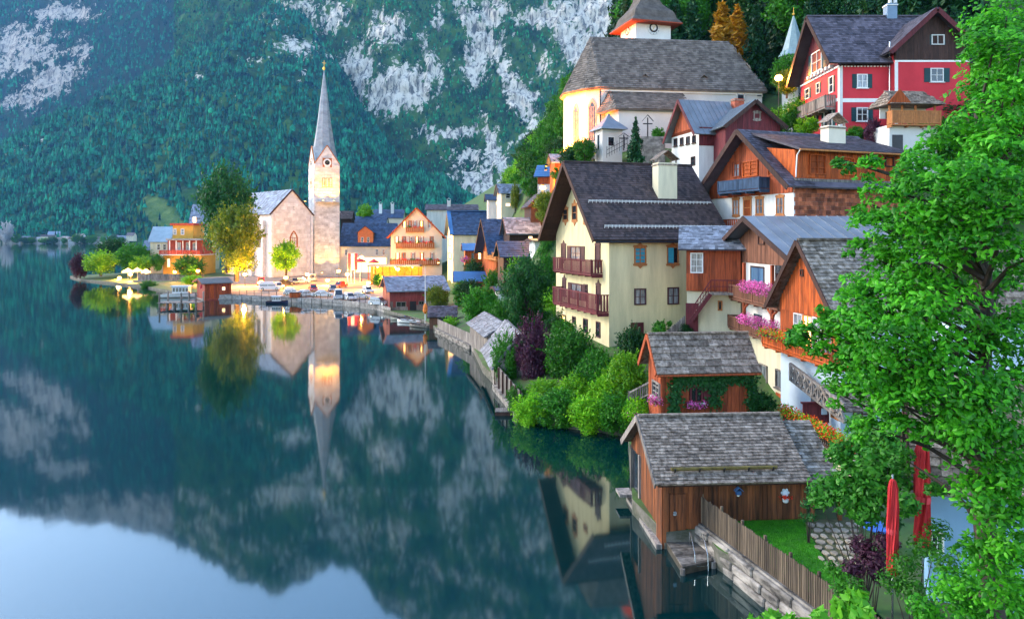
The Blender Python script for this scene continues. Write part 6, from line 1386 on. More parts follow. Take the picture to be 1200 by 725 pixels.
MB().lathe([(.05, zs - .6), (.4, zs - .1), (.42, zs + .3), (.06, zs + .8), (.05, zs + 2.6)], 10, 0, (L_ / 2, W_ / 2)).build('finial', GOLD, t.o); MB().box(L_ / 2 - .6, W_ / 2 - .06, zs + 1.7, L_ / 2 + .6, W_ / 2 + .06, zs + 1.85).build('cross_arm', GOLD, t.o)
FLE = 2300
def flood(h, face, s, n, z, e, label_part='floodlight', col=(1, .6, .1), spot=None, up=1.0, out=-.25, ang=100):
    p = h.T(face, s, n, z); f_ = MB().box(p.x - .2, p.y - .2, p.z - .12, p.x + .2, p.y + .2, p.z + .1).build(label_part, MTD, h.o); MB().box(p.x - .17, p.y - .17, p.z + .1, p.x + .17, p.y + .17, p.z + .14).build('lens', emit('flood_lens', (1, .5, .1), 12), f_)
    l_ = bpy.data.lights.new('flood_light', 'SPOT'); l_.energy = e; l_.color = col; l_.spot_size = R(ang); l_.spot_blend = .7; l_.shadow_soft_size = .15; lo = link('flood_light', l_, h.o); lo.location = (p.x, p.y, p.z + .25)
    d = h.T(face, 0, out, up) - h.T(face, 0, 0, 0); lo.rotation_euler = d.to_track_quat('-Z', 'Y').to_euler()
zf_ = t.z(231)
for s_ in (.28, .72): flood(t, 'F', L_ * s_, 1.9, zf_ - 1.2, FLE, col=(1, .36, .025))
flood(t, 'L', W_ * .5, 1.9, zf_ - 1.2, FLE, col=(1, .36, .025))
for s_ in (.2, .8): flood(t, 'F', L_ * s_, 3.2, .4, 900, col=(1, .5, .12), up=1.0, out=-.3, ang=80)
mb = MB(); mb.box(.4, -2.1, zf_ - 1.5, L_ - .4, -.02, zf_ - 1.35); mb.build('floodlight_ledge', CSM, t.o)
h = House('lakeside_church', 'pale stone lakeside church nave with plain gable and slate roof beside the bell tower', 'church', 317, 205, 2.2, 45, pxr=366, W=30)
ze = h.z(250); zr = h.z(222.5, h.L / 2); h.walls(ze, zr, CS, 'y'); h.roof(.4, .3, .3, GSL, barge=WDRK, bt=.3)
ashlar(h, 'F', 0, zr - .3, .1, h.L - .1, 1.1, 1.9, CS, 7, top=lambda a: h.roofz('F', a) - .2, lim=260)
s = h.slope(0, .4, .3, .3); shingles(h.rf, s, .9, .8, GSL, th=.06, jit=.3, seed=80)
cxw = h.hit('F', 344, 281)[0]; gothic(h, cxw, -.0, 0, h.z(290), h.z(271), 2.0, n=.2, mat=WORN); h.win_at('F', cxw + .1 - .25, h.z(248), cxw + .1 + .25, h.z(239), CS, GLS, (0, 0), fw=.1)
for q in (0, h.L - .7): h.rect('F', q, -2, q + .7, ze - .3, .0, .5, 'buttress', CS)
for k in range(3): h.rect('L', 3 + k * 7, -2, 4 + k * 7, ze - 2, .0, .9, 'buttress', CS); gothic(h, 0, 7 + k * 7, -math.pi / 2, h.z(290), h.z(262), 1.8, n=.15)
MB().tube([h.T('F', h.L / 2, .1, zr), h.T('F', h.L / 2, .1, zr + 2)], .07, 6).build('gable_cross', MTD, h.o)

for (x_, y_, f_dir, e_) in ((-7.5, 3.0, (3.5, 1.5, 6), 24000), (-6.5, 9.0, (3, -2, 6), 14000), (-2.6, -3.2, (1.2, 3, 5), 3000)):
    f_ = MB().box(x_ - .2, y_ - .2, .6, x_ + .2, y_ + .2, .9).build('floodlight', MTD, PC.o); l_ = bpy.data.lights.new('flood_light', 'SPOT'); l_.energy = e_; l_.color = (1, .22, .02); l_.spot_size = R(95); l_.spot_blend = .8; l_.shadow_soft_size = .2
    lo = link('flood_light', l_, PC.o); lo.location = (x_, y_, 1.1); lo.rotation_euler = Vector(f_dir).to_track_quat('-Z', 'Y').to_euler()
flood(UT, 'L', 2.9, 3.2, 13.5, 1300, col=(1, .22, .03), up=1.0, out=-.5)
# hotel, its neighbours and the lake-front roofs
PIN = M('pink_shutter', (.45, .16, .08), var=.2, sc=(2, 2, 10))
h = cottage('hotel', 'cream gabled hotel with three rows of flower balconies and orange eaves', 458, 195, 315, 8, 518, 18, 275, 244, PLP, TIV, 'y', shing=.6, oe=1.0, o0=1.0, barge=WORA, seed=90)
def fbal(h, x0, x1, yt, yb, mat=WORN, n=1.1):
    a, zt = h.hit('F', x0, yt, n); b, zf = h.hit('F', x1, yb, n); balcony(h, 'F', a, b, zf, zt, n, mat, bal=.55, bw=.4, rail=.12); fl = [PET_R, PET_M]
    k = int((b - a) / 1.6)
    for i in range(k): c = a + (i + .5) * (b - a) / k; rs = np.random.RandomState(i + int(yt)); m = 26; C = np.array(h.T('F', c, n + .1, zt + .1)) + rs.randn(m, 3) * [.4, .15, .16]; V, T = leaves(rs, C, rs.randn(m, 3) + [0, -1, .4], .3, .9); bigmesh('blossoms', V, T, fl[i % 2] if i % 3 else LF_G, h.o)
for y0, y1, xs in ((258.5, 267, (472.5, 479, 485, 492.5, 502.5)), (277, 285.5, (463.5, 472, 480.5, 487, 493, 504.5)), (296, 304.5, (464.5, 471.5, 482.5, 493, 505))):
    for i, x in enumerate(xs): h.window('F', x, y0, x + 2.8, y1, WORN if i % 2 else WHT, GLC if i % 3 else GLW, (0, 1), fw=.14, shutter=PIN, sw=.35, n=.14)
fbal(h, 475.5, 497, 266, 271.5); fbal(h, 464, 509, 284, 290); fbal(h, 457, 515, 304.5, 310)
h = cottage('restaurant', 'long low pink house with blue slate roof and orange gabled dormer beside the tower', 398, 222, 315, 4, 462, 16, 287.5, 262, PLP, BSH, shing=.7, seed=91, o0=.3)
a, z0 = h.hit('F', 419.5, 285, -1); b, _ = h.hit('F', 437.5, 285, -1); zt = h.z(272); zp = h.z(265)
m = (a + b) / 2; d_ = MB().prism([(a, z0 - .5), (b, z0 - .5), (b, zt), (m, zp), (a, zt)], .6, 7, 'y').build('dormer', M('orange_render', (.6, .17, .05), var=.15), h.rf)
for sg in (-1, 1): e = m + sg * ((b - a) / 2 + .5); zl = zt - .35; MB().prism([(m, zp + .02), (e, zl), (e, zl + .2), (m, zp + .22)] if sg > 0 else [(e, zl), (m, zp + .02), (m, zp + .22), (e, zl + .2)], .0, 8, 'y').build('dormer_roof', BSH, h.rf)
for x in (423, 430): h.window('F', x, 278, x + 3, 284, WHT, GLS, (0, 1), fw=.1, n=.1, n0=-.6)
for x in (404, 440, 448): h.window('F', x, 292, x + 3.4, 299, WHT, GLC, (0, 1), fw=.1)
h.rect('F', h.L * .3, -1, h.L * .85, h.z(302), .0, .06, 'arcade', GLW)
t = thing('terrace_pavilion', 'low orange lit restaurant terrace with flat grey roof in front of the hotel', 'pavilion', G(452, 180, zq(180))); z_ = lambda y: P(452, y, 180).z - zq(180); w1 = (492 - 430) / F * 180; x0 = (430 - 452) / F * 180
MB().box(x0, 0, z_(312.5), x0 + w1, 5, z_(310.5)).build('roof', MTG, t)
for i in range(8): piece('post', WORA, t, (x0 + .3 + i * (w1 - .6) / 7, .2, z_(312.5) / 2), (.18, .18, z_(312.5)))
MB().box(x0, 4.6, 0, x0 + w1, 4.9, z_(313)).build('back_wall', M('terrace_wall_paint', (.6, .25, .06), var=.3), t)
for i in range(9): MB().box(x0 + .5 + i * w1 / 9.2, -.1, 0, x0 + 1.4 + i * w1 / 9.2, .12, 1.1).build('planter', WORA, t)
for i in range(3): l_ = bpy.data.lights.new('terrace_light', 'POINT'); l_.energy = LAMP_E * .1; l_.color = (1, .36, .05); l_.shadow_soft_size = .3; lo = link('terrace_light', l_, t); lo.location = (x0 + w1 * (i + .5) / 3, 2.4, z_(314.5)); MB().lathe([(.15, z_(314)), (.2, z_(313.4)), (.05, z_(312.6))], 8, 0, (x0 + w1 * (i + .5) / 3, 2.4)).build('pendant_lamp', emit('lamp_glow', (1, .62, .2), 40), t)
t = thing('flag', 'tall red and white banner flags on poles by the tower', 'flag', G(414, 184, zq(184))); z_ = lambda y: P(414, y, 184).z - zq(184)
for i, x in enumerate((407.5, 411.5, 415.5)):
    xx = (x - 414) / F * 184; MB().lathe([(.06, 0), (.04, z_(296))], 6, 0, (xx, 0)).build('pole', WHT, t); mb = MB()
    for k in range(7): a, b = z_(297) - k * .6, z_(297) - (k + 1) * .6; mb.face([(xx + .04, .05 * math.sin(k), a), (xx + .72, .12 * math.cos(k * 1.3), a), (xx + .72, .12 * math.cos((k + 1) * 1.3), b), (xx + .04, .05 * math.sin(k + 1), b)])
    mb.build('cloth', M('flag_red', (.6, .05, .07), var=.1) if i != 1 else WHT, t)
def parasol(x, ytop, ybot, d, wpx, mat, label, zb=None, group=None, cat='parasol', glow=False):
    zb = zq(d) if zb is None else zb; t = thing('parasol', label, cat, G(x, d, zb), 0, group); zt = P(x, ytop, d).z - zb; r = wpx / 2 * d / F; ze_ = P(x, ybot, d).z - zb
    MB().lathe([(.05, 0), (.04, zt)], 6).build('pole', WHT, t); mb = MB(); k = 8
    for i in range(k):
        a, b = i * 6.2832 / k, (i + 1) * 6.2832 / k; mb.face([(0, 0, zt), (r * math.cos(a), r * math.sin(a), ze_), (r * math.cos(b), r * math.sin(b), ze_)]); mb.face([(r * math.cos(a), r * math.sin(a), ze_), (r * math.cos(b), r * math.sin(b), ze_), (r * math.cos(b), r * math.sin(b), ze_ - .25), (r * math.cos(a), r * math.sin(a), ze_ - .25)])
    mb.build('canopy', mat, t); return t
CRED = M('red_canvas', (.55, .05, .06), var=.1); CWH = leafmat('white_canvas', (.75, .72, .65), (.78, .75, .68), tr=.5)
parasol(422, 302, 306, 186, 15, CRED, 'wide red parasol on the restaurant terrace'); parasol(438, 303, 307, 184, 13, CRED, 'smaller red parasol right of the wide red one')
for i, (x, y, w_) in enumerate(((150, 314, 13), (161, 313, 12), (171, 314.5, 11))): parasol(x, y, y + 4, 206 + i * 4, w_, CWH, ['leftmost white cafe parasol on the point', 'middle white cafe parasol on the point', 'rightmost white cafe parasol on the point'][i], 1.4, 'white cafe parasols on the point')
h = cottage('blue_roof_house', 'large pale house with long blue slate roof right of the hotel', 531, 165, 330, 10, 625, 12, 274, 248, PLC, BSH, shing=.6, seed=92, o0=.7, pxl=524.5)
for y in (280, 296): h.window('L', 526, y, 529, y + 8, WORN, GLW, (0, 1), fw=.15, n=.12)
s = h.slope(0, .5, .7, .3); MB().bar(s['O'] + s['v'] * s['Lv'] + s['n'] * .25, s['O'] + s['v'] * s['Lv'] + s['u'] * s['Lu'] + s['n'] * .25, .8, .15).build('ridge_cap', BSL, h.rf); O = s['O'] + s['n'] * .25; MB().bar(O + s['u'] * .3, O + s['u'] * .3 + s['v'] * s['Lv'], .9, .12).build('verge_flashing', BSL, h.rf)
flood(h, 'L', 5, 3, 4, 7000, col=(1, .5, .1))
h = cottage('corner_house', 'orange timber house with carved bay and purple flowers under the blue roof', 545, 146, 325, 6, 568, 5, 292, 286, WORA, BSL, shing=0, seed=93, wins=[('F', 552, 296, 556, 304, GLC), ('F', 560, 296, 564, 304, GLW)], fr=WORN, oe=.9)
h.planks('F', .02, h.L, 0, h.z(292), .45, WORA, n=.06, holes=[(*[h.hit('F', q, 300)[0] for q in (551, 565)], h.z(305), h.z(295))])
flowers('hanging_basket', 'round purple flower basket at the orange corner house', [P(543, 304, 144), P(546, 304, 144)], .8, LF_G, PET_P, 40, 120, None, WORN, seed=50, leaf=.25, pet=.25)
h = cottage('timber_gable_house', 'steep orange boarded gable house with dark blue roof behind the trees', 582, 126, 340, 12, 606, None, 296, 257.5, WORA, BSH, shing=.5, seed=94, oe=.5, o0=1.6, pxl=566)
h.planks('L', .05, h.W - .05, 0, None, .5, WORA, n=.06); h.window('L', 573, 268, 576, 274, WHT, GLS, (0, 0), n=.16); h.window('L', 571, 284, 574, 293, WHT, GLW, (0, 1), n=.16); h.window('L', 576, 286, 579.5, 295, WHT, GLS, (0, 1), n=.16)
a, zt = h.hit('L', 581, 296, 1.0); b, zf = h.hit('L', 567, 302, 1.0); balcony(h, 'L', a, b, zf, zt, 1.0, WORN, bal=.5, bw=.36)
cottage('slate_roof_house', 'grey slate roofed house right behind the steep timber gable', 597, 121, 320, 8, 634, 8, 273, 256, WDRK, GSL, shing=.5, seed=95, wins=[('F', 619, 276.5, 624, 282, GLW)])
cottage('low_slate_house', 'low dark slate roofed house with white end wall in front of the grey roof', 590, 108, 345, 8, 629, 7, 300, 284, WDRK, BSH, shing=.5, seed=96, wins=[('F', 607, 306, 612, 314)])
cottage('white_cube_house', 'narrow white house with blue balcony half hidden by the big bush', 627, 104, 345, 8, 640, 5, 283, 281, PLW, MTG, shing=0, seed=97, wins=[('F', 629, 306, 632, 313)])
cottage('white_wall_house', 'slim white house wall showing between the two green bushes', 585, 98, 400, 8, 597, 5, 341, 337, PLW, BSH, shing=0, seed=98)
h = cottage('blue_shed', 'small shed with bright blue tin roof above the ivy bushes', 535, 134, 350, 5, 569, 5, 328, 319, WORA, BSL, shing=0, seed=99, oe=.7)
for nm, px, d, yb, th, pxr, W, ye, yr, w_, r_, sd in (('brown chalet with wide eaves just right of the bell tower', 399, 260, 300, 5, 412, 8, 256, 248, WDRK, TIL, 0), ('long blue slate roof behind the restaurant', 412, 268, 300, 4, 452, 10, 262, 254, PLW, BSH, 1), ('dark slate roof with two white chimneys behind the hotel', 424, 285, 300, 3, 472, 12, 255, 246, PLP, BSH, 2), ('violet slate roof seen between hotel and blue roof', 500, 250, 300, 4, 560, 12, 246, 240, PLW, TIV, 3)):
    h = cottage('town_house', nm, px, d, yb, th, pxr, W, ye, yr, w_, r_, shing=.8, seed=100 + sd)
    if sd == 2:
        for x in (444, 458): h.chimney(x, x + 3.5, 239, 250, 2.5, WHT, WHT, w2=1.0)
    if sd == 3: h.chimney(524, 528, 235, 243, 3, WHT, WHT, w2=1)
# ochre houses on the point
h = House('ochre_house', 'ochre lakeside house with red veranda and stacked flat roofs', 'house', 191, 222, 1.5, -4, pxr=236, W=9)
z_ = h.z; MB().box(0, 0, -2, h.L, h.W, z_(299)).build('wall', PLO, h.o); MB().box(-.5, -1.6, z_(299) + .01, h.L + .4, h.W, z_(298)).build('terrace_deck', WHT, h.o)
VR = M('veranda_red', (.42, .07, .04), var=.2); h.zf = z_(298)
balcony(h, 'F', -.4, h.L + .3, z_(298) + .02, z_(293), 1.5, VR, bal=.5, bw=.4); MB().box(.6, 1.5, z_(298), h.L, h.W, z_(281)).build('upper_wall', VR, h.o)
for i in range(5): piece('column', WHT, h.o, (2.5 + i * 2.1, -.7, (z_(298) + z_(282)) / 2), (.25, .25, z_(282) - z_(298)))
MB().box(1.6, -1.2, z_(281.5), h.L + .4, h.W + .3, z_(279.5)).build('roof', MTG, h.o); MB().box(2.0, 2, z_(279.5) + .01, h.L * .7, h.W, z_(264)).build('attic_wall', PLO, h.o); MB().box(1.4, 1.4, z_(264), h.L * .75, h.W, z_(261.5)).build('attic_roof', VR, h.o)
for x in (196, 226): h.window('F', x, 303, x + 3.5, 313, WHT, GLW, (0, 1), fw=.15)
for x in (208, 218, 226): h.window('F', x, 284, x + 4, 294, WHT, GLC, (0, 1), fw=.15, n0=-1.5)
for x in (203, 212): h.window('F', x, 268, x + 4, 275, WHT, GLC, (0, 1), fw=.15, n0=-2)
cottage('grey_roof_house', 'yellow house with pale blue tin roof left of the ochre veranda house', 176, 232, 312, 6, 199, 8, 282, 266, PLC, M('pale_blue_tin', (.3, .42, .5), var=.2, sc=(.4, .4, .4), rough=.5), shing=0, seed=110, wins=[('F', 184, 286, 188, 293, GLS), ('F', 191, 286, 195, 293, GLS)])
cottage('hip_roof_house', 'tall yellow house with grey roof behind the ochre veranda house', 223, 246, 312, 6, 248, 9, 262, 240, PLC, GSL, shing=.8, seed=111, wins=[('F', 226, 250 + 4, 230, 261, GLW)])
cottage('red_gable_house', 'little red gabled house behind the shrubs on the point', 169, 244, 312, 14, 181, 6, 292, 282, WMAR, GSL, shing=0, seed=112)
# cafe terrace, jetty wall, pier, boats
t = thing('jetty_wall', 'long grey boarded wall and platform on the point below the ochre house', 'wall', G(200, 204, 0)); k_ = 204 / F
for i in range(38): piece('board', WGRY, t, ((-38 + i * 2.06) * k_, 0, P(0, 325, 204).z), (.46, .1, 1.9))
MB().box(-42 * k_, -1.2, .6, 42 * k_, .6, 1.2).build('platform', STN, t)
t = thing('pier', 'timber lake pier on piles with white ferry moored beside it', 'pier', PZ(213, 354, .9)); k_ = t.location.y / F
for i in range(22): piece('deck_plank', WGRY, t, ((-22 + i * 2.05) * k_, 0, 0), (.36, 4, .14))
for i in range(6):
    for yy in (-1.7, 1.7): MB().tube([((-21 + i * 8.4) * k_, yy, -2), ((-21 + i * 8.4) * k_, yy, 1.9 if i in (0, 3, 5) else -.08)], .16, 7).build('pile', WGRY, t)
def boat(name, label, loc, rz, ln, mat, cabin=None, group=None, cat='boat', stripe=None):
    t = thing(name, label, cat, loc, rz, group); b = ln * .17; h_ = ln * .11; mb = MB(); st = 9; rings = []
    for i in range(st):
        f = i / (st - 1); w_ = b * (1 - max(0, (f - .45) / .55) ** 2.2) * (.86 + .14 * min(1, f * 4)); x = (f - .5) * ln; sh = h_ * (.9 + .5 * max(0, f - .5) ** 1.5 * 2)
        k = len(mb.v); mb.v += [(x, -w_, sh), (x, -w_ * .8, h_ * .25), (x, 0, -h_ * .35), (x, w_ * .8, h_ * .25), (x, w_, sh)]; rings.append(k)
    for i in range(st - 1):
        for q in range(4): mb.f.append((rings[i] + q, rings[i] + q + 1, rings[i + 1] + q + 1, rings[i + 1] + q)); mb.mi.append(0)
        a, c = rings[i], rings[i + 1]; zz = .3
        mb.face([(mb.v[a][0], mb.v[a][1] * .9, h_ * .6), (mb.v[c][0], mb.v[c][1] * .9, h_ * .62), (mb.v[c][0], mb.v[c + 4][1] * .9, h_ * .62), (mb.v[a][0], mb.v[a + 4][1] * .9, h_ * .6)])
    mb.f.append((rings[0], rings[0] + 1, rings[0] + 2, rings[0] + 3, rings[0] + 4)); mb.mi.append(0); mb.build('hull', mat, t)
    mb = MB()
    for i in range(st - 1):
        for q in (0, 4): mb.bar(mb_v(rings, i, q, ln, b, h_), mb_v(rings, i + 1, q, ln, b, h_), .1, .08)
    mb.build('gunwale', stripe or WDRK, t)
    if cabin: 
        c = MB().box(-ln * .22, -b * .7, h_ * .6, ln * .18, b * .7, h_ * .6 + cabin).build('cabin', WHT, t); MB().box(-ln * .26, -b * .8, h_ * .6 + cabin, ln * .22, b * .8, h_ * .6 + cabin + .12).build('cabin_roof', M('pale_blue_paint', (.4, .55, .68), var=.1), t)
        for i in range(5): x = -ln * .2 + i * ln * .078; MB().box(x, -b * .72, h_ * .6 + cabin * .4, x + ln * .055, -b * .69, h_ * .6 + cabin * .85).build('window', GLS, c)
    else:
        for f in (-.2, .12): piece('thwart', WGRY, t, (f * ln, 0, h_ * .75), (ln * .06, b * 1.7, .06))
    return t
def mb_v(r, i, q, ln, b, h_):
    f = i / 8; w_ = b * (1 - max(0, (f - .45) / .55) ** 2.2) * (.86 + .14 * min(1, f * 4)); return ((f - .5) * ln, -w_ if q == 0 else w_, h_ * (.9 + .5 * max(0, f - .5) ** 1.5 * 2) + .03)
boat('ferry_boat', 'white passenger boat with pale blue roof moored at the pier', PZ(205, 350, 0) + Vector((0, 3.5, 0)), .15, 8.5, WHT, 1.9)
boat('rowing_boat', 'dark boat with red cover tied at the quay by the orange kiosk', PZ(326, 355, 0) + Vector((0, -.6, 0)), .1, 4.2, M('navy_hull', (.03, .04, .09)), 1.1); boat('rowing_boat', 'white rowing boat nearest the flagpole at the boathouse mooring', PZ(478, 378, 0), 2.6, 4.2, WHT); boat('rowing_boat', 'pale rowing boat tied behind the white one', PZ(470, 374.5, 0), 2.9, 3.6, M('cream_hull', (.6, .55, .45))); boat('rowing_boat', 'grey flat boat drifting against the little hut landing', PZ(491, 383, 0), 2.5, 3.8, WGRY); boat('rowing_boat', 'blue covered boat at the red boathouse door', PZ(484, 373.5, 0), 2.8, 3.2, M('blue_cover', (.03, .16, .4)))
h = cottage('lake_hut', 'small red boathouse hut with grey roof beside the pier', 240, 152, 350.5, 36, 271, 5, 332, 327, M('hut_red', (.32, .06, .035), var=.4, sc=(3, 3, .6)), MTG, shing=.4, seed=120, o0=.8, oe=.7, wins=[('F', 260, 336, 264, 340, GLW)], barge=WRED, pxl=231)
h.planks('F', .02, h.L, .02, h.z(331), .42, WRED, n=.06, holes=[(*[h.hit('F', q, 338)[0] for q in (259, 265)], h.z(341), h.z(335)), (*[h.hit('F', q, 338)[0] for q in (246, 251)], -1, h.z(334))]); h.rect('F', h.hit('F', 246.3, 340)[0], .05, h.hit('F', 250.7, 340)[0], h.z(334.3), .0, .05, 'door', WORA); h.rect('L', .3, -.6, h.W, .0, .0, .4, 'landing', WGRY)
p = h.hit('F', 237, 336); MB().box(-1.0, -.25, h.z(338), -.55, -.12, h.z(333.5)).build('life_ring_box', CRED, h.o)
t = thing('kiosk', 'small orange box kiosk standing on the quay edge by the boat', 'kiosk', G(346, 147, zq(147))); MB().box(-1.0, -.5, 0, 1.0, .8, .95).build('body', WORA, t); MB().box(-1.1, -.6, .95, 1.1, .9, 1.05).build('lid', WDRK, t)
for i in range(5): piece('slat', WORA, t, (-.8 + i * .4, -.53, .48), (.36, .05, .85))
# red town boathouse, hut, shore sheds
h = cottage('town_boathouse', 'dark red boarded boathouse with blue grey slate roof by the flagpole', 457, 126, 368, 16, 525, None, 340.5, 325, M('boathouse_red', (.25, .05, .045), var=.5, sc=(3, 3, .5), rnd=.12), GSL, shing=.45, seed=130, o0=.6, oe=.7, pxl=449, barge=WMAR)
hz0, hz1 = h.z(360), h.z(353.5); hs = [h.hit('F', q, 356)[0] for q in (464, 476, 480, 488, 490.5, 497)]
h.planks('F', .02, h.L, h.z(353), h.z(340), .5, MATS['boathouse_red'], n=.07); h.planks('F', .02, h.L, 0, h.z(353.5), .5, WGRY, n=.06, holes=[(hs[0], hs[1], hz0, hz1), (hs[2], hs[3], -1, hz1), (hs[4], hs[5], hz0 + .3, hz1)])
h.planks('L', .05, h.W - .05, 0, None, .5, MATS['boathouse_red'], n=.06)
h.win_at('F', hs[0], hz0, hs[1], hz1, WGRY, GLS, (1, 0), fw=.1, n=.12); h.win_at('F', hs[4], hz0 + .3, hs[5], hz1, WGRY, GLS, (1, 0), fw=.1, n=.12); h.rect('F', hs[2] + .02, -.5, hs[3] - .02, hz1, .0, .03, 'boat_gate', MTD)
MB().box(-.5, -2.2, -1.5, h.L, -.1, -.02 - h.zb * .6).build('landing', STN, h.o)
t = thing('flagpole', 'tall white flagpole with orange float standing at the boathouse mooring', 'flagpole', PZ(498.3, 377, .3)); zt = P(498, 312, t.location.y).z
MB().lathe([(.09, -1), (.08, 0), (.04, zt - .3)], 8).build('pole', WHT, t); MB().lathe([(.02, zt - .3), (.1, zt - .2), (.02, zt - .08)], 8).build('ball', GOLD, t); MB().lathe([(.1, 1.2), (.35, 1.6), (.3, 2.4), (.1, 2.8)], 10).build('float', M('orange_float', (.75, .22, .04)), t)
h = cottage('shore_hut', 'small open hut with violet tiled roof on the shore wall', 503, 104, 388, 3, 535, 4, 371, 359.5, WGRY, TIV, shing=.32, seed=131, oe=.3, o0=.25, o1=.1, barge=WBRN)
h.planks('F', .02, h.L * .3, -.3, h.z(371.5), .4, WBRN, n=.06); h.rect('F', h.L * .33, .1, h.L, h.z(372), .0, .03, 'dark_opening', MTD)
pA_, pB_ = PZ(512, 389, 0), PZ(553, 410, 0); t = thing('shore_fence', 'grey board fence on the lake wall between the hut and the sheds', 'fence', pA_); n = 30; d_ = (pB_ - pA_); rz = Matrix.Rotation(math.atan2(d_.y, d_.x), 3, 'Z')
for i in range(n): piece('board', WGRY, t, d_ * ((i + .5) / n) + Vector((.1, .1, 1.15)), (d_.length / n - .02, .05, 1.3), rz)
MB().bar(Vector((-.05, -.15, .1)), d_ + Vector((-.05, -.15, .1)), .5, .9).build('footing', STL, t)
def shore_shed(name, label, a, b, dep, zb, ze, zr, seed):
    """A long shed whose front stands on the shoreline from a to b."""
    a = Vector(a); b = Vector(b); d = b - a; h = House.__new__(House); h.org = Vector((a.x, a.y, zb)); h.th = math.atan2(d.y, d.x); h.u = Vector((math.cos(h.th), math.sin(h.th), 0)); h.v = Vector((-h.u.y, h.u.x, 0)); h.L = d.length; h.W = dep; h.d = a.y; h.zb = zb
    h.o = thing(name, label, 'shed', h.org, h.th); h.walls(ze - zb, zr - zb, WGRY, sink=1); h.roof(.35, .25, .25, SHL, t=.1, barge=WGRY, bt=.18)
    s = h.slope(0, .35, .25, .25); shingles(h.rf, s, .55, .55, SHL, t=.1, parts=120, th=.05, seed=seed); s = h.slope(1, .35, .25, .25); shingles(h.rf, s, .55, .55, SHL, t=.1, th=.05, seed=seed)
    h.planks('F', .03, h.L - .03, .05, ze - zb - .02, .3, WGRY, n=.05); h.planks('L', .03, h.W - .03, .05, None, .3, WGRY, n=.05); return h
shore_shed('shore_shed', 'far grey shed with shake roof on the lake wall', PZ(551, 409, 0), PZ(570, 433, 0) + Vector((.1, 1.5, 0)), 3.6, .5, ZP(384, 80), ZP(370, 82), 140)
h2 = shore_shed('shore_shed', 'nearer grey shed with long shake roof bending along the lake wall', PZ(569, 432, 0), PZ(582, 458, 0), 4.2, .5, ZP(414, 68), ZP(379, 70), 141)
pA_, pB_ = PZ(581, 456, 0), PZ(611, 493, 0); t = thing('lake_wall', 'grey boarded wall dropping along the lake below the purple bush', 'wall', pA_); n = 34; d_ = (pB_ - pA_); rz = Matrix.Rotation(math.atan2(d_.y, d_.x), 3, 'Z')
for i in range(n): piece('board', WGRY, t, d_ * ((i + .5) / n) + Vector((.05, .05, 1.2 - .2 * (i / n))), (d_.length / n - .02, .06, 1.9), rz)
for i in range(7): piece('post', WDRK, t, d_ * (i / 6) + Vector((-.06, -.12, .6)), (.14, .14, 3.2), rz)
MB().bar(Vector((-.1, -.1, 0)), d_ + Vector((-.1, -.1, 0)), .4, .9).build('footing', STL, t)
t = thing('swim_raft', 'small dark bathing platform at the foot of the boarded lake wall', 'platform', PZ(596, 481, .25)); MB().box(-1.0, -.5, -.35, .8, .7, 0).build('frame', WDRK, t)
for i in range(6): piece('deck_plank', WGRY, t, (-.85 + i * .3, .1, .03), (.27, 1.2, .05))
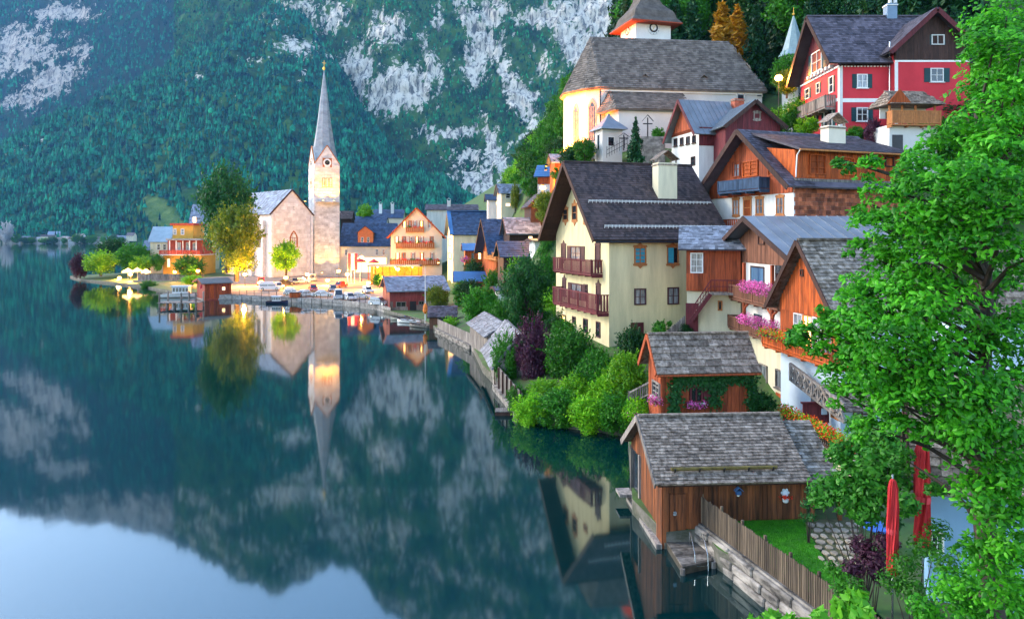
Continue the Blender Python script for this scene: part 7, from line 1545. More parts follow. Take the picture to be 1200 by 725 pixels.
# parked cars: one car per body style, copied with its parts
CARP = {}
def car(name, label, loc, rz, col, kind='hatchback', group='cars parked along the quay'):
    key = kind
    Lc, Wc, Hc = {'hatchback': (3.9, 1.7, 1.48), 'saloon': (4.5, 1.75, 1.42), 'van': (4.7, 1.85, 1.95)}[kind]
    if key not in CARP:
        hb = Hc * (.5 if kind != 'van' else .48); D = {}
        def section(prof, w0, w1):
            mb = MB(); k = len(prof); rows = []
            for y, sc in ((-w0, .0), (-w1, 1), (w1, 1), (w0, 0)):
                rows.append(len(mb.v)); mb.v += [(x * (1 if sc else .965), y, z if sc else hb * .2 + (z - hb * .2) * .93) for x, z in prof]
            for a, b in zip(rows[:-1], rows[1:]):
                for i in range(k): j = (i + 1) % k; mb.f.append((a + i, a + j, b + j, b + i)); mb.mi.append(0)
            mb.f += [tuple(rows[0] + i for i in range(k)), tuple(rows[-1] + i for i in range(k))]; mb.mi += [0, 0]; return mb
        x = Lc / 2
        body = [(-x, .28), (-x * 1.0, hb * .85), (-x * .94, hb * 1.02), (-x * .5, hb * 1.08), (x * .45, hb * 1.06), (x * .92, hb * .9), (x, hb * .6), (x, .28), (x * .8, .2), (-x * .8, .2)]
        D['body'] = section(body, Wc / 2, Wc / 2 * .94)
        r0 = {'hatchback': (-.9, -.78, .12, .5), 'saloon': (-.72, -.4, .16, .52), 'van': (-.97, -.92, .35, .68)}[kind]
        cab = [(x * r0[0], hb * 1.03), (x * r0[1], Hc * .96), (x * (r0[1] + .12), Hc), (x * r0[2] - .1, Hc), (x * r0[2], Hc * .97), (x * r0[3], hb * 1.03)]
        D['cabin'] = section(cab, Wc / 2 * .82, Wc / 2 * .74)
        g = MB()
        for sg in (-1, 1):
            y0, y1 = sg * (Wc / 2 * .84), sg * (Wc / 2 * .78)
            for a, b in ((r0[0] + .12, -.18), (-.13, r0[3] - .12)): g.face([(x * a, y0, hb * 1.1), (x * b, y0, hb * 1.1), (x * min(b, r0[2] - .05), y1, Hc * .92), (x * max(a, r0[1] + .04), y1, Hc * .92)])
        for a, b in ((r0[3] + .03, r0[2] + .03), (r0[0] - .03, r0[1] - .03)): g.face([(x * a, -Wc * .36, hb * 1.1), (x * a, Wc * .36, hb * 1.1), (x * b, Wc * .33, Hc * .93), (x * b, -Wc * .33, Hc * .93)])
        wh = MB().lathe([(.2, -.11), (.31, -.1), (.32, 0), (.31, .1), (.2, .11)], 14); wh.v = [(x_, z_, y_) for x_, y_, z_ in wh.v]
        rim = MB().lathe([(.2, -.125), (.19, .125)], 10); rim.v = [(x_, z_, y_) for x_, y_, z_ in rim.v]
        hl = MB().box(x * .9, -.17, hb * .62, x * 1.005, .17, hb * .84); pl = MB().box(-.02, -.26, -.06, .02, .26, .06)
        CARP[key] = (D, g.mesh('car_glass', GLS), wh.mesh('tyre', M('rubber', (.02, .02, .02))), rim.mesh('rim', STEEL), hl.mesh('headlight', M('lamp_lens', (.7, .72, .75), rough=.1)), pl.mesh('number_plate', WHT), {})
    D, g, wh, rim, hl, pl, byc = CARP[key]; t = thing(name, label, 'car', loc, rz, group); mt = M('car_paint_' + col[0], col[1], var=.04, rnd=.0, rough=.25, spec=.6)
    if col[0] not in byc: byc[col[0]] = (D['body'].mesh('car_body', mt), D['cabin'].mesh('car_cabin', mt))
    b = link('body', byc[col[0]][0], t); link('cabin', byc[col[0]][1], t); link('glass', g, t); x = Lc / 2
    for sx in (-.62, .64):
        for sy in (-1, 1): w = link('wheel', wh, t); w.location = (x * sx, sy * Wc * .45, .32); r_ = link('rim', rim, w)
    for sy in (-1, 1): o_ = link('headlight', hl, t); o_.location = (.02, sy * Wc * .34, 0)
    o_ = link('number_plate', pl, t); o_.location = (x + .01, 0, .42)
CWt, CSi, CRd, CBk, CGy = ('white', (.72, .72, .7)), ('silver', (.42, .45, .48)), ('red', (.5, .03, .03)), ('black', (.03, .03, .035)), ('grey', (.2, .21, .23))
def dq(y):
    d = 150.0
    for _ in range(8): d = (H0 - zq(d)) * F / (y - Y0)
    return d
CARL = [(343, 345.5, .5, CWt, 'hatchback', 'white hatchback beside the orange kiosk'), (356, 347.5, -.6, CWt, 'saloon', 'white saloon angled behind the quay railing, second from the kiosk'), (367, 341, .4, CRd, 'hatchback', 'red hatchback peeping out behind the white saloons'), (378, 347.5, .35, CWt, 'saloon', 'white saloon in the middle of the front row'), (397, 350.5, .2, CSi, 'van', 'silver people carrier in the front row'), (409.5, 351.5, .6, CWt, 'hatchback', 'white hatchback right of the silver people carrier'),
        (421, 350, .25, CWt, 'saloon', 'white saloon at the right end of the front row'), (444.5, 357.5, 1.1, CSi, 'hatchback', 'silver hatchback against the red town boathouse'), (366, 329.5, .15, CSi, 'van', 'silver van in the back row at the church wall'), (353, 331.5, .2, CWt, 'saloon', 'white saloon left of the silver van at the church'), (345, 332, .5, CGy, 'hatchback', 'grey hatchback beside the round tree'), (398.5, 336.5, -.3, CRd, 'saloon', 'dark red saloon by the lamp at the tower foot'),
        (316, 340, .4, CWt, 'van', 'white van left of the boat'), (326, 338, .7, CWt, 'hatchback', 'white hatchback behind the navy boat'), (306, 334, .3, CRd, 'van', 'red van nearest the glowing lamp'), (334, 334, .9, CBk, 'saloon', 'black saloon under the lamp by the round tree'), (390, 341, .35, CGy, 'saloon', 'grey saloon between front row and tower'), (431, 343, .5, CWt, 'hatchback', 'white hatchback near the lamp by the terrace')]
for i, (x, y, a, c_, k_, lb) in enumerate(CARL): d = dq(y); car('parked_car', lb, G(x, d, zq(d) + .01), -math.pi / 2 + a if i % 3 else a * .6, c_, k_)
# far shore village and its trees
rr = random.Random(12); FV = []
for i, (x, w_, z_) in enumerate(((-14, 14, 2), (3, 15, 3), (14, 10, 2), (24, 13, 3), (33, 9, 2), (41, 12, 4), (47, 20, 9), (56, 16, 16), (64, 10, 3), (70, 14, 3), (80, 10, 3), (86, 17, 8), (95, 11, 3), (103, 12, 4), (111, 9, 3), (118, 10, 4), (128, 12, 6), (137, 15, 5), (148, 12, 12))):
    d = 1680 + rr.uniform(0, 30); h = House('shore_house', ['pale far shore house under the forest', 'white far shore house with grey roof under the forest'][i % 2], 'house', x, d, z_ - 1, rr.uniform(-20, 20), L=w_ * 1.5, W=12, group='little houses along the far shore')
    h.walls(rr.uniform(7, 10), rr.uniform(12, 16), PLW if i % 3 else PLC); h.roof(.8, .8, .8, GSL if i % 2 else TIV, t=.4)
    for q in range(3): h.win_at('F', 3 + q * h.L * .28, 3, 5 + q * h.L * .28, 6, WHT, GLS, (0, 0), fw=.3, n=.2)
for i, x in enumerate((-5, 9, 19, 29, 37, 52, 61, 75, 91, 99, 107, 123, 133, 142)):
    if i == 1: bush('shore_tree', 'big pale grey blossoming tree on the far shore at the left edge', 'tree', G(7, 1672, 1), 14, 24, leafmat('pale_blossom', (.4, .4, .42), (.55, .55, .56)), 'bush', 2)
    else: bush('shore_tree', 'round green tree between the far shore houses', 'tree', G(x, 1668 + rr.uniform(0, 8), 1), rr.uniform(7, 13), rr.uniform(6, 11), LF_G if i % 3 else LF_D, 'bush', i, 'trees along the far shore')

# ------------------------------------------------------------------ trees and shrubs
bush_px('tree', 'tall dark broadleaf tree in front of the lakeside church', 'tree', 266, 194, 318, 186, 64, LF_D, 'tree', 1, trunk_px=16)
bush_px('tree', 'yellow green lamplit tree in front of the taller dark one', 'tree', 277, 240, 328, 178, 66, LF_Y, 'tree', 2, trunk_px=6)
bush_px('tree', 'small round green tree in front of the church gable', 'tree', 335, 284, 326, 178, 32, LF_L, 'fine', 3, trunk_px=7)
bush_px('shrub', 'dark purple shrub at the tip of the point', 'shrub', 94, 297, 325, 224, 21, LF_P, 'fine', 1); bush_px('shrub', 'rounded light green shrub beside the purple one', 'shrub', 118, 295, 322, 222, 36, LF_L, 'fine', 2)
bush_px('tree', 'dark green tree behind the light shrubs on the point', 'tree', 133, 281, 312, 236, 40, LF_D, 'fine', 3); bush_px('tree', 'mid green leafy tree left of the tin roofed house', 'tree', 156, 286, 316, 230, 38, LF_G, 'fine', 1); bush_px('shrub', 'yellowish green shrub at the cafe', 'shrub', 166, 300, 318, 218, 26, LF_L, 'bush', 2); bush_px('shrub', 'low green shrub under the red gabled house', 'shrub', 184, 298, 316, 219, 16, LF_G, 'bush', 3)
bush_px('shrub', 'leafy green shrub in front of the ochre house ground floor', 'shrub', 222, 300, 324, 200, 34, LF_G, 'fine', 8)
bush_px('shrub', 'reed clump at the water below the grey jetty wall', 'shrub', 174, 329, 341, 190, 20, LF_G, 'fine', 5); bush_px('shrub', 'lawn shrub between jetty wall and pier', 'shrub', 225, 323, 334, 180, 26, LF_L, 'fine', 6)
bush_px('shrub', 'dark shrub between tower and terrace', 'shrub', 443, 321, 334, 172, 16, LF_G, 'bush', 4); bush_px('tree', 'bright yellow green tree above the restaurant roof', 'tree', 428, 240, 262, 275, 18, LF_L, 'bush', 5)
bush_px('shrub', 'lamplit olive shrub behind the red boathouse', 'shrub', 512, 335, 362, 122, 28, LF_Y, 'fine', 7)
# garden by the water
bush_px('tree', 'large dark green tree left of the yellow house', 'tree', 616, 300, 398, 82, 62, LF_D, 'tree', 8, trunk_px=8); bush_px('shrub', 'bright green round shrub below the blue shed', 'shrub', 563, 338, 382, 100, 48, LF_G, 'fine', 9); bush_px('shrub', 'dark ivy mound under the blue tin roof', 'shrub', 551, 328, 352, 124, 32, LF_D, 'fine', 10)
bush_px('shrub', 'small green shrub behind the far shore shed', 'shrub', 528, 372, 392, 100, 22, LF_L, 'fine', 11); bush_px('shrub', 'low hedge bush between the two bushes and the slim white wall', 'shrub', 590, 352, 398, 92, 34, LF_G, 'fine', 12); bush_px('tree', 'light green tree against the wall of the slate houses', 'tree', 642, 276, 330, 100, 24, LF_G, 'fine', 13, trunk_px=10)
bush_px('shrub', 'upright green shrub left of the purple bush', 'shrub', 593, 388, 452, 62, 34, LF_G, 'tall', 14); bush_px('shrub', 'tall dark purple smoke bush by the lake wall', 'shrub', 624, 374, 456, 61, 48, LF_P, 'tall', 15)
bush_px('shrub', 'leafy green lilac below the yellow house', 'shrub', 668, 380, 452, 58.5, 64, LF_G, 'tall', 16); bush_px('shrub', 'dark green climber on the yellow house corner', 'shrub', 741, 384, 432, 56, 36, LF_D, 'fine', 17); bush_px('shrub', 'bright lime shrub at the shed fence', 'shrub', 734, 415, 478, 51, 50, LF_L, 'fine', 18)
bush_px('shrub', 'mid green shrub in the middle of the garden bank', 'shrub', 701, 412, 478, 54, 56, LF_G, 'fine', 19)
for i, (x, y0, y1, d, w_, m_, k_, lb) in enumerate(((622, 462, 503, 51, 44, LF_L, 'fine', 'leftmost lime ground shrub spilling over the bank'), (655, 458, 505, 50, 56, LF_G, 'fine', 'green shrub hanging over the bank, second from the lake wall'), (690, 464, 508, 48.8, 52, LF_L, 'fine', 'lime shrub hanging over the bank below the lilac'), (722, 462, 512, 48, 48, LF_G, 'fine', 'green shrub at the right end of the bank'), (745, 466, 505, 47, 32, LF_L, 'bush', 'pale hydrangea shrub beside the boathouse ridge'), (640, 445, 475, 55, 46, LF_L, 'fine', 'low lime grass mound under the purple bush'), (676, 440, 480, 53, 44, LF_L, 'fine', 'lime shrub in front of the lilac'), (712, 440, 480, 51.5, 46, LF_L, 'fine', 'bright lime shrub left of the handrail'), (760, 395, 415, 60, 20, LF_D, 'bush', 'dark shrub behind the shed gable'), (778, 376, 398, 62, 26, LF_G, 'bush', 'rose shrub along the picket by the red door'), (800, 378, 396, 60, 22, LF_D, 'bush', 'small dark shrub under the outside stair'))):
    bush_px('shrub', lb, 'shrub', x, y0, y1, d, w_, m_, k_, 20 + i)
flowers('hydrangea', 'pale pink hydrangea heads on the shrub by the boathouse ridge', [P(736, 490, 46.4), P(748, 478, 46.4)], .5, LF_L, PET_P, 120, 40, None, None, seed=61)
t = thing('garden_fence', 'short grey paling fence climbing behind the vine shed to the stair', 'fence', P(785, 396, 58)); o = t.location
for i in range(12): p = P(781, 396, 58.5).lerp(P(802, 378, 60), i / 11) - o; piece('paling', WGRY, t, p, (.13, .04, 1.1))
for i, (x, y0, y1, d, w_, m_, lb) in enumerate(((556, 306, 338, 139, 28, LF_D, 'dark ivy mound left of the steep timber gable'), (578, 318, 352, 120, 26, LF_G, 'green mound below the steep timber gable'), (541, 330, 360, 126, 22, LF_G, 'small green mound beside the blue tin shed'), (606, 304, 340, 101, 26, LF_L, 'light green bush in front of the low slate roof'), (641, 300, 352, 96, 26, LF_G, 'tall green bush right of the narrow white house'), (652, 270, 318, 100, 22, LF_D, 'dark bush behind the yellow house gable'), (632, 400, 432, 74, 40, LF_G, 'green bush between dark tree and purple bush'), (655, 395, 440, 70, 40, LF_D, 'dark bush at the yellow house lake corner'), (690, 405, 445, 60, 44, LF_G, 'green bush below the lower maroon balcony'), (606, 452, 486, 53.5, 24, LF_G, 'green shrub behind the boarded lake wall'))):
    bush_px('shrub', lb, 'shrub', x, y0, y1, d, w_, m_, 'fine', 50 + i)
# church terrace greenery
conifer('fir_tree', 'slim dark fir in front of the church chapel wall', P(745, 190, 92), 6.0, 1.3, LF_C, 1); bush_px('shrub', 'rounded green shrub at the apse corner', 'shrub', 685, 163, 190, 98, 28, LF_G, 'fine', 31); bush_px('shrub', 'small green shrub right of the crucifix', 'shrub', 772, 150, 166, 97, 16, LF_G, 'bush', 32); bush_px('shrub', 'round green garden shrub below the red villa window', 'shrub', 1003, 149, 168, 77, 24, LF_G, 'fine', 33); bush_px('shrub', 'purple leaved shrub beside the villa porch', 'shrub', 1023, 140, 172, 75.5, 20, LF_P, 'fine', 34)
bush_px('shrub', 'leafy tree top hiding the foot of the grey spire', 'tree', 922, 66, 108, 104, 34, LF_G, 'fine', 42)
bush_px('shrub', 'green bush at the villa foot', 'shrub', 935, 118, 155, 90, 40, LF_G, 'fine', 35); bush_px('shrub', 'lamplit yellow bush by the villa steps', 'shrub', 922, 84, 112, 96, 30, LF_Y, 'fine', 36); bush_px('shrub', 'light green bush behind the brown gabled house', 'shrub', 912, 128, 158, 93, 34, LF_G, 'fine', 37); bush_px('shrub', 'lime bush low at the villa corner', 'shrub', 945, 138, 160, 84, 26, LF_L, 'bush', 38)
bush_px('shrub', 'yellow green shrub between the barn and the yellow house gable', 'shrub', 640, 226, 262, 104, 32, LF_Y, 'fine', 39); bush_px('tree', 'dark columnar cypress between two hillside houses', 'tree', 604, 214, 248, 146, 11, LF_Y, 'tall', 40)
bush_px('shrub', 'small round shrub on the church slope', 'shrub', 655, 196, 212, 112, 20, LF_G, 'bush', 41)
# wood on the hill left of the church: single broadleaf trees
rr = random.Random(31); n = 0; HW = []
for k in range(900):
    x = rr.uniform(588, 690); d = rr.uniform(128, 215); X = (x - 600) / F * d
    yl = 232 - (x - 590) * 1.65
    zg = gz(X, d); y_ = Y0 - (zg - H0) / d * F
    if y_ < yl + 6 or y_ > 238 or x > 663 and y_ > 178: continue
    if any((X - a) ** 2 + (d - b) ** 2 < 12 for a, b in HW): continue
    HW.append((X, d))
    hh = rr.uniform(3.6, 6.5); m_ = rr.choice([LF_G, LF_D, LF_G, LF_D, LF_L]); bush('hill_tree', {'garden_leaves': 'mid green tree in the wood left of the church', 'dark_leaves': 'dark green tree in the wood left of the church', 'lime_leaves': 'light green tree in the wood left of the church'}[m_.name], 'tree', (X, d, zg - .5), hh * .55, hh * .55, m_, 'fine', k, 'trees of the wood left of the church', trunk=hh * .15)
    if len(HW) > 85: break
# dark wood behind church and villa: spruces, one golden larch
rr = random.Random(17); FW = []
for k in range(2500):
    x = rr.uniform(722, 1150); d = rr.uniform(122 if x < 915 else 98, 190); X = (x - 600) / F * d
    if X < 16: continue
    zg = gz(X, d)
    if any((X - a) ** 2 + (d - b) ** 2 < 11 for a, b in FW): continue
    FW.append((X, d)); hh = rr.uniform(13, 21); q = rr.random()
    if abs(x - 845) < 22 and d < 150: continue
    if q < .75: conifer('spruce_tree', 'dark spruce in the wood above the church and red villa', (X, d, zg - .5), hh, hh * .2, LF_C, k, 'spruces of the wood above the village', tiers=14)
    else: bush('beech_tree', 'green beech between the spruces above the village', 'tree', (X, d, zg - .5), hh * .3, hh * .34, LF_D if q < .9 else LF_G, 'fine', k, 'beeches of the wood above the village', trunk=hh * .2)
    if len(FW) > 185: break
conifer('larch_tree', 'golden larch behind the church roof', G(846, 128, gz(*G(846, 128, 0).xy) - .5), 20, 5.6, LF_O, 2); conifer('larch_tree', 'smaller golden larch right of the tall one', G(864, 132, gz(*G(864, 132, 0).xy) - .5), 15, 4.6, LF_O, 1)
# mid slope shrubs that cover the ground between houses
rr = random.Random(23); k = 0
for (x0, x1, d0, d1, num, hmin, hmax) in ((640, 700, 72, 95, 14, 1.2, 2.4), (900, 1060, 86, 100, 16, 1.5, 3), (640, 820, 84, 96, 16, 1, 2), (1060, 1200, 60, 95, 24, 2.5, 5), (1000, 1200, 44, 56, 10, 1.5, 3), (560, 640, 92, 108, 22, 1.2, 2.2), (625, 700, 78, 105, 16, 2, 3.4)):
    for i in range(num):
        d = rr.uniform(d0, d1); x = rr.uniform(x0, x1); X = (x - 600) / F * d; hh = rr.uniform(hmin, hmax); m_ = rr.choice([LF_G, LF_D, LF_G, LF_L]); k += 1
        bush('slope_shrub', {'garden_leaves': 'mid green shrub filling the slope between the village houses', 'dark_leaves': 'dark green shrub filling the slope between the village houses', 'lime_leaves': 'light green shrub filling the slope between the village houses'}[m_.name], 'shrub', (X, d, gz(X, d) - .2), hh * .7, hh * .5, m_, 'fine', k, 'shrubs on the slope between the houses')

# ------------------------------------------------------------------ the big leafy tree on the right
LF_B2 = leafmat('lit_maple_leaves', (.025, .22, .006), (.12, .5, .02), tr=.5, rough=.42); LF_B3 = leafmat('shaded_maple_leaves', (.006, .07, .004), (.05, .24, .01), tr=.35, rough=.5)  # brighter upper and darker inner leaf copies: light and shade put into the colour
def big_tree():
    rs = np.random.RandomState(42); base = Vector((10.9, 16.5, .8)); t = thing('maple_tree', 'large bright green broadleaf tree filling the right side of the view', 'tree', base)
    # sprays: (px, py, radius px, distance)
    S = [(1180, 20, 45, 17), (1166, 50, 36, 16), (1195, 70, 45, 16), (1158, 95, 32, 17), (1175, 120, 42, 15.5), (1150, 30, 20, 18), (1190, 165, 45, 15), (1160, 160, 38, 16), (1120, 152, 30, 16.5), (1090, 176, 26, 17), (1072, 202, 30, 16), (1100, 200, 40, 15), (1150, 210, 45, 14.5), (1195, 225, 40, 14),
         (1010, 195, 20, 17.5), (990, 188, 13, 18), (1040, 222, 26, 17), (1060, 250, 38, 15.5), (1110, 255, 45, 15), (1165, 270, 45, 14.5), (1020, 262, 24, 17), (1040, 290, 32, 16.5), (1090, 300, 40, 15.5), (1000, 285, 14, 17.5), (1045, 330, 40, 16), (1100, 350, 45, 15), (1005, 330, 22, 17), (1010, 365, 34, 16), (975, 372, 22, 17),
         (950, 385, 18, 17.5), (930, 394, 11, 18), (990, 400, 26, 16.5), (1050, 390, 42, 15), (1110, 405, 45, 15), (1020, 425, 34, 15.5), (1165, 390, 40, 15.5), (985, 440, 24, 16.5), (1070, 440, 42, 14.8), (1030, 465, 32, 15.5), (985, 462, 16, 17), (1125, 460, 48, 14.5), (1180, 450, 45, 15), (1120, 500, 40, 14.5), (1062, 478, 28, 15), (1165, 510, 42, 14.8),
         (1020, 500, 20, 16), (1150, 555, 36, 14.5), (1190, 550, 34, 14.5), (1170, 335, 24, 17), (1195, 370, 30, 16), (1075, 220, 25, 17.5), (1130, 230, 30, 17), (1210, 300, 40, 15), (1220, 120, 45, 16), (1225, 420, 45, 15), (1230, 520, 40, 15), (1130, 330, 26, 17.5), (1080, 370, 30, 17.5), (1060, 420, 30, 17.5), (1120, 300, 28, 17.5),
         (1165, 590, 34, 14.8), (1195, 600, 34, 14.5), (1040, 440, 30, 17), (1000, 410, 24, 17.5), (1185, 640, 30, 15), (960, 405, 16, 17), (1064, 540, 14, 18), (1015, 345, 26, 16.8), (1040, 365, 32, 16.2), (1000, 392, 24, 16.8), (968, 386, 20, 17.2), (940, 392, 14, 17.6), (1028, 410, 30, 16), (1005, 448, 24, 16.2), (1048, 448, 30, 15.6), (1030, 305, 24, 16.8), (1022, 240, 20, 17), (1150, 640, 32, 15.2), (1180, 690, 38, 15), (1135, 700, 30, 15.4), (1200, 640, 30, 14.8), (1096, 566, 16, 18), (1078, 505, 16, 17.5), (1215, 220, 40, 15.5), (1165, 90, 40, 17.5), (1200, 20, 40, 17.5), (1150, 64, 20, 17.5),
         (1105, 245, 36, 18.5), (1130, 290, 45, 18.8), (1090, 340, 45, 18.8), (1150, 380, 50, 18.8), (1090, 430, 48, 18.6), (1150, 470, 50, 18.6), (1135, 505, 40, 18.4), (1180, 540, 45, 18), (1180, 310, 50, 18.8), (1180, 205, 40, 18.8), (1195, 120, 38, 18.6), (1030, 380, 34, 18.4), (1050, 460, 34, 18.2), (1060, 310, 30, 18.4)]
    C = []; N = []; SZ = []; cen = []; TONE = []
    for (x, y, r, d) in S:
        c = np.array(P(x, y, d)); R_ = r * d / F; cen.append((c, R_)); ns = max(4, int(9.5 * (r / 34) ** 2) + 2)
        for k in range(ns):                       # flat sprays, layered, drooping outward
            a = rs.rand() * 6.28; el = rs.uniform(-.9, .95); o = np.array([math.cos(a) * math.sqrt(1 - el * el), math.sin(a) * math.sqrt(1 - el * el), el * .85]) * R_ * rs.uniform(.45, .95)
            m = rs.randint(34, 54); q = rs.rand(m, 1) ** .5; th = rs.rand(m, 1) * 6.28; rr_ = R_ * .62 * rs.uniform(.7, 1.2)
            pp = np.concatenate([np.cos(th) * q * rr_, np.sin(th) * q * rr_, -.42 * q ** 2 * rr_ + rs.randn(m, 1) * .05], 1); tilt = o / (np.linalg.norm(o) + 1e-6) * .35
            pp[:, 2] -= (pp[:, :2] @ tilt[:2]) * .5
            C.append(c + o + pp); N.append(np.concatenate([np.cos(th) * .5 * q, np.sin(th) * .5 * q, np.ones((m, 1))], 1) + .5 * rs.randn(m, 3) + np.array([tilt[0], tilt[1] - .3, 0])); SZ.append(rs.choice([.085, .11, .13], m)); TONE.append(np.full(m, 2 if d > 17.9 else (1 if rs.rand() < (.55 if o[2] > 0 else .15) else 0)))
    C = np.concatenate(C) - np.array(base); N = np.concatenate(N); SZ = np.concatenate(SZ)
    # five-sided leaf outline, folded on the midrib
    n = len(C); Nn = N / np.linalg.norm(N, axis=1)[:, None]; td = rs.randn(n, 3); td[:, 2] -= .6; td -= (td * Nn).sum(1)[:, None] * Nn; td /= np.linalg.norm(td, axis=1)[:, None]; bd = np.cross(Nn, td); s_ = (SZ * (.7 + .6 * rs.rand(n)))[:, None]
    def pt(u, v, w): return C + td * s_ * u + bd * s_ * v - Nn * s_ * w
    V = np.stack([pt(-.5, 0, 0), pt(-.25, .27, .12), pt(.1, .31, .16), pt(.75, 0, .24), pt(.1, -.31, .16), pt(-.25, -.27, .12), pt(.1, 0, -.03)], 1)
    fi = np.array([(6, 0, 1), (6, 1, 2), (6, 2, 3), (6, 3, 4), (6, 4, 5), (6, 5, 0)])
    dist = np.linalg.norm(C + np.array(base) - np.array([0, 0, H0]), axis=1); order = np.argsort(dist); near = order[:220]; far = order[220:]
    TONE = np.concatenate(TONE)
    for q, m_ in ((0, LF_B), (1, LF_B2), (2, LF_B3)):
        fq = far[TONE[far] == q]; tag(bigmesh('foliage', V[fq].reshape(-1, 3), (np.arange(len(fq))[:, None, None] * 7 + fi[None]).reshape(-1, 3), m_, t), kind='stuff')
    me0 = None
    lm = bpy.data.meshes.new('leaf'); L0 = [(-.5, 0, 0), (-.25, .27, -.12), (.1, .31, -.16), (.75, 0, -.24), (.1, -.31, -.16), (-.25, -.27, -.12), (.1, 0, .03)]; lm.from_pydata(L0, [], [tuple(f) for f in fi.tolist()]); lm.materials.append(LF_B)
    for i in near:
        o = link('leaf', lm, t); s = float(s_[i, 0]); o.matrix_local = Matrix.Translation(Vector(C[i])) @ Matrix((Vector(td[i]), Vector(bd[i]), Vector(Nn[i]))).transposed().to_4x4() @ Matrix.Scale(s, 4)
    mb = MB(); b0 = Vector((0, 0, -1.5)); top = Vector((-.1, .6, 15)); tk = [b0, Vector((.1, 0, 3)), Vector((-.15, .2, 7)), Vector((.1, .3, 11)), top]; mb.tube(tk, [.34, .27, .21, .14, .05], 10); mb.build('trunk', BARK, t)
    for c, R_ in cen:
        p = Vector(c) - base; zb = max(2.5, min(13, p.z - .35 * math.hypot(p.x, p.y) - .4)); f = zb / 15; s0 = Vector((0, .3 * f, zb)); mid = s0.lerp(p, .5) + Vector((rs.randn() * .15, rs.randn() * .15, .18)); MB().tube([s0, mid, p], [.075, .045, .015], 5).build('limb', BARK, t)
big_tree()
# smaller garden trees at the foot of it
def leafy(name, label, S, base, leafm, size, cat, seed, per=60, stem=True):
    rs = np.random.RandomState(seed); t = thing(name, label, cat, base); C = []; N = []
    mb = MB()
    for (x, y, r, d) in S:
        c = np.array(P(x, y, d)) - np.array(base); R_ = r * d / F; m = int(2.6 * per * (r / 20) ** 1.6) + 15; u_ = unit(rs, m); C.append(c + u_ * R_ * rs.uniform(.35, 1.05, (m, 1)) * [1, 1, .8]); N.append(u_ + .6 * rs.randn(m, 3) + [0, -.2, .6]); mb.tube([(0, 0, -.3), tuple(c * .5 + [0, 0, .1]), tuple(c)], [.03, .016, .006], 5)
    C = np.concatenate(C); N = np.concatenate(N); V, T = leaves(rs, C, N, size, .5); bigmesh('crown', V, T, leafm, t); mb.build('trunk', BARK, t); return t
leafy('thuja_tree', 'feathery bright green garden tree beside the stone path', [(985, 530, 20, 24), (1010, 515, 22, 24), (1035, 505, 20, 23), (1000, 555, 26, 23.5), (1030, 540, 28, 23), (970, 570, 22, 24), (995, 585, 24, 23.5), (1025, 575, 28, 23), (960, 585, 14, 24), (1050, 560, 20, 23), (1015, 600, 20, 23), (1005, 495, 14, 24.5), (1045, 525, 18, 22.5), (1060, 590, 18, 22)], G(1012, 23.5, 1), LF_T, .2, 'tree', 71, 150)
leafy('purple_shrub', 'low dark purple barberry by the stone path', [(1010, 640, 16, 23), (1025, 655, 20, 22.5), (1040, 635, 16, 22.5), (1000, 665, 14, 22), (1030, 670, 16, 22)], G(1022, 22.5, 1), LF_P, .15, 'shrub', 72, 170)
leafy('garden_shrub', 'green shrub at the end of the lawn by the fence', [(985, 690, 14, 21.5), (975, 665, 12, 23), (1000, 690, 18, 21), (990, 670, 10, 22)], G(988, 21.8, 1), LF_G, .12, 'shrub', 73, 130)
leafy('garden_shrub', 'green shrub under the red parasols', [(1060, 660, 20, 21), (1085, 640, 20, 21), (1045, 680, 18, 21), (1070, 690, 20, 20.5), (1100, 620, 16, 21.5), (1110, 660, 22, 20)], G(1070, 21, 1), LF_G, .12, 'shrub', 74, 130)
leafy('garden_shrub', 'leafy shrub at the bottom right corner', [(1120, 690, 30, 18), (1160, 660, 30, 18), (1190, 700, 34, 17), (1150, 720, 30, 17), (1085, 715, 22, 18.5)], G(1150, 17.5, .9), LF_B, .15, 'shrub', 75, 160)
leafy('lakeside_bush', 'bright large leaved bush poking up at the bottom edge', [(905, 722, 10, 13.5), (930, 728, 12, 13), (960, 722, 10, 13), (985, 712, 13, 12.5), (1005, 700, 13, 12.5), (1010, 720, 14, 12), (885, 730, 10, 13.5)], G(960, 12.8, .9), leafmat('big_lime_leaves', (.06, .3, .01), (.14, .42, .02), tr=.4), .26, 'bush', 76, 40)
leafy('creeper', 'small creeper at the lean-to corner of the boathouse', [(945, 590, 8, 28.5), (950, 575, 8, 28.5), (943, 605, 8, 28.3), (952, 605, 7, 28)], G(948, 28.4, 1), LF_D, .1, 'shrub', 77, 160)
bush_px('shrub', 'dark red geranium pot shrub behind the thuja', 'shrub', 1046, 600, 628, 24.5, 20, LF_D, 'bush', 60)
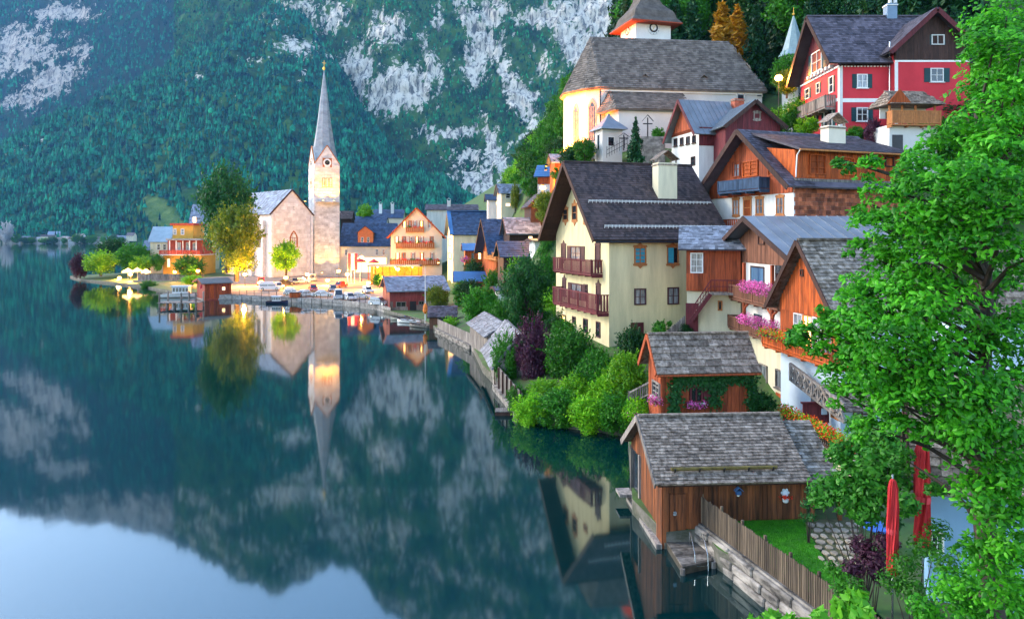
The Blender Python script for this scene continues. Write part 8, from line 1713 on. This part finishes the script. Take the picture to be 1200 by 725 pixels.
# furled red parasols
for i, (x, y0, y1, d, w_) in enumerate(((1046, 560, 672, 21.5, 14), (1081, 516, 640, 22.5, 20))):
    zb = 1.0; t = thing('closed_parasol', ['furled pink red parasol nearer the lawn', 'taller furled pink red parasol in front of the blue house'][i], 'parasol', G(x, d, zb), 0, 'furled red parasols in the garden'); zt = P(x, y0, d).z - zb; z0 = max(.7, P(x, y1, d).z - zb); r = w_ / 2 * d / F
    MB().lathe([(.22, 0), (.22, .08), (.03, .12), (.025, zt + .12)], 10).build('pole', STEEL, t); mb = MB(); k = 26; rows = []; rs = random.Random(i); fd = [rs.uniform(.55, 1.05) for _ in range(k)]
    for f, q in ((0, 1.0), (.12, 1.08), (.3, .95), (.5, 1.05), (.7, .98), (.9, .85), (.97, .6), (1, .12)):
        rows.append(len(mb.v)); tw_ = f * 1.1
        for a in range(k): rr_ = r * q * (1 if a % 2 else .74) * (fd[a] * .5 + .5) * rs.uniform(.93, 1.07); mb.v.append((rr_ * math.cos(a * 6.2832 / k + tw_), rr_ * math.sin(a * 6.2832 / k + tw_), z0 + (zt - z0) * f))
    for a0, b0 in zip(rows[:-1], rows[1:]):
        for a in range(k): b = (a + 1) % k; mb.f.append((a0 + a, a0 + b, b0 + b, b0 + a)); mb.mi.append(0)
    mb.build('canopy', M('coral_canvas', (.5, .04, .045), var=.4, sc=(9, 9, 1), rough=.95, spec=.05), t)
    MB().lathe([(r * .85, z0 + (zt - z0) * .42), (r * .9, z0 + (zt - z0) * .45), (r * .85, z0 + (zt - z0) * .48)], 12).build('strap', CRED, t)
t = thing('garden_table', 'small blue covered garden table by the stone path', 'table', PZ(1030, 640, 1.1)); MB().lathe([(.6, .72), (.62, .76), (.6, .78)], 16).build('table_top', M('blue_cloth', (.04, .14, .45)), t)
for a in range(3): MB().bar((.35 * math.cos(a * 2.1), .35 * math.sin(a * 2.1), 0), (.1 * math.cos(a * 2.1), .1 * math.sin(a * 2.1), .72), .05, .05).build('leg', MTD, t)

# ------------------------------------------------------------------ air
def haze():
    m = bpy.data.materials.new('haze_air'); m.use_nodes = True; n = m.node_tree.nodes; n.remove(n['Principled BSDF'])
    v = n.new('ShaderNodeVolumePrincipled'); v.inputs['Color'].default_value = (.2, .55, 1, 1); v.inputs['Density'].default_value = 0.000042
    v.inputs['Anisotropy'].default_value = .1
    m.node_tree.links.new(v.outputs[0], n['Material Output'].inputs['Volume'])
    o = MB().box(-4400, -100, -12, 4400, 5300, 2300).build('haze', m)
    return tag(o, kind='stuff')
haze()
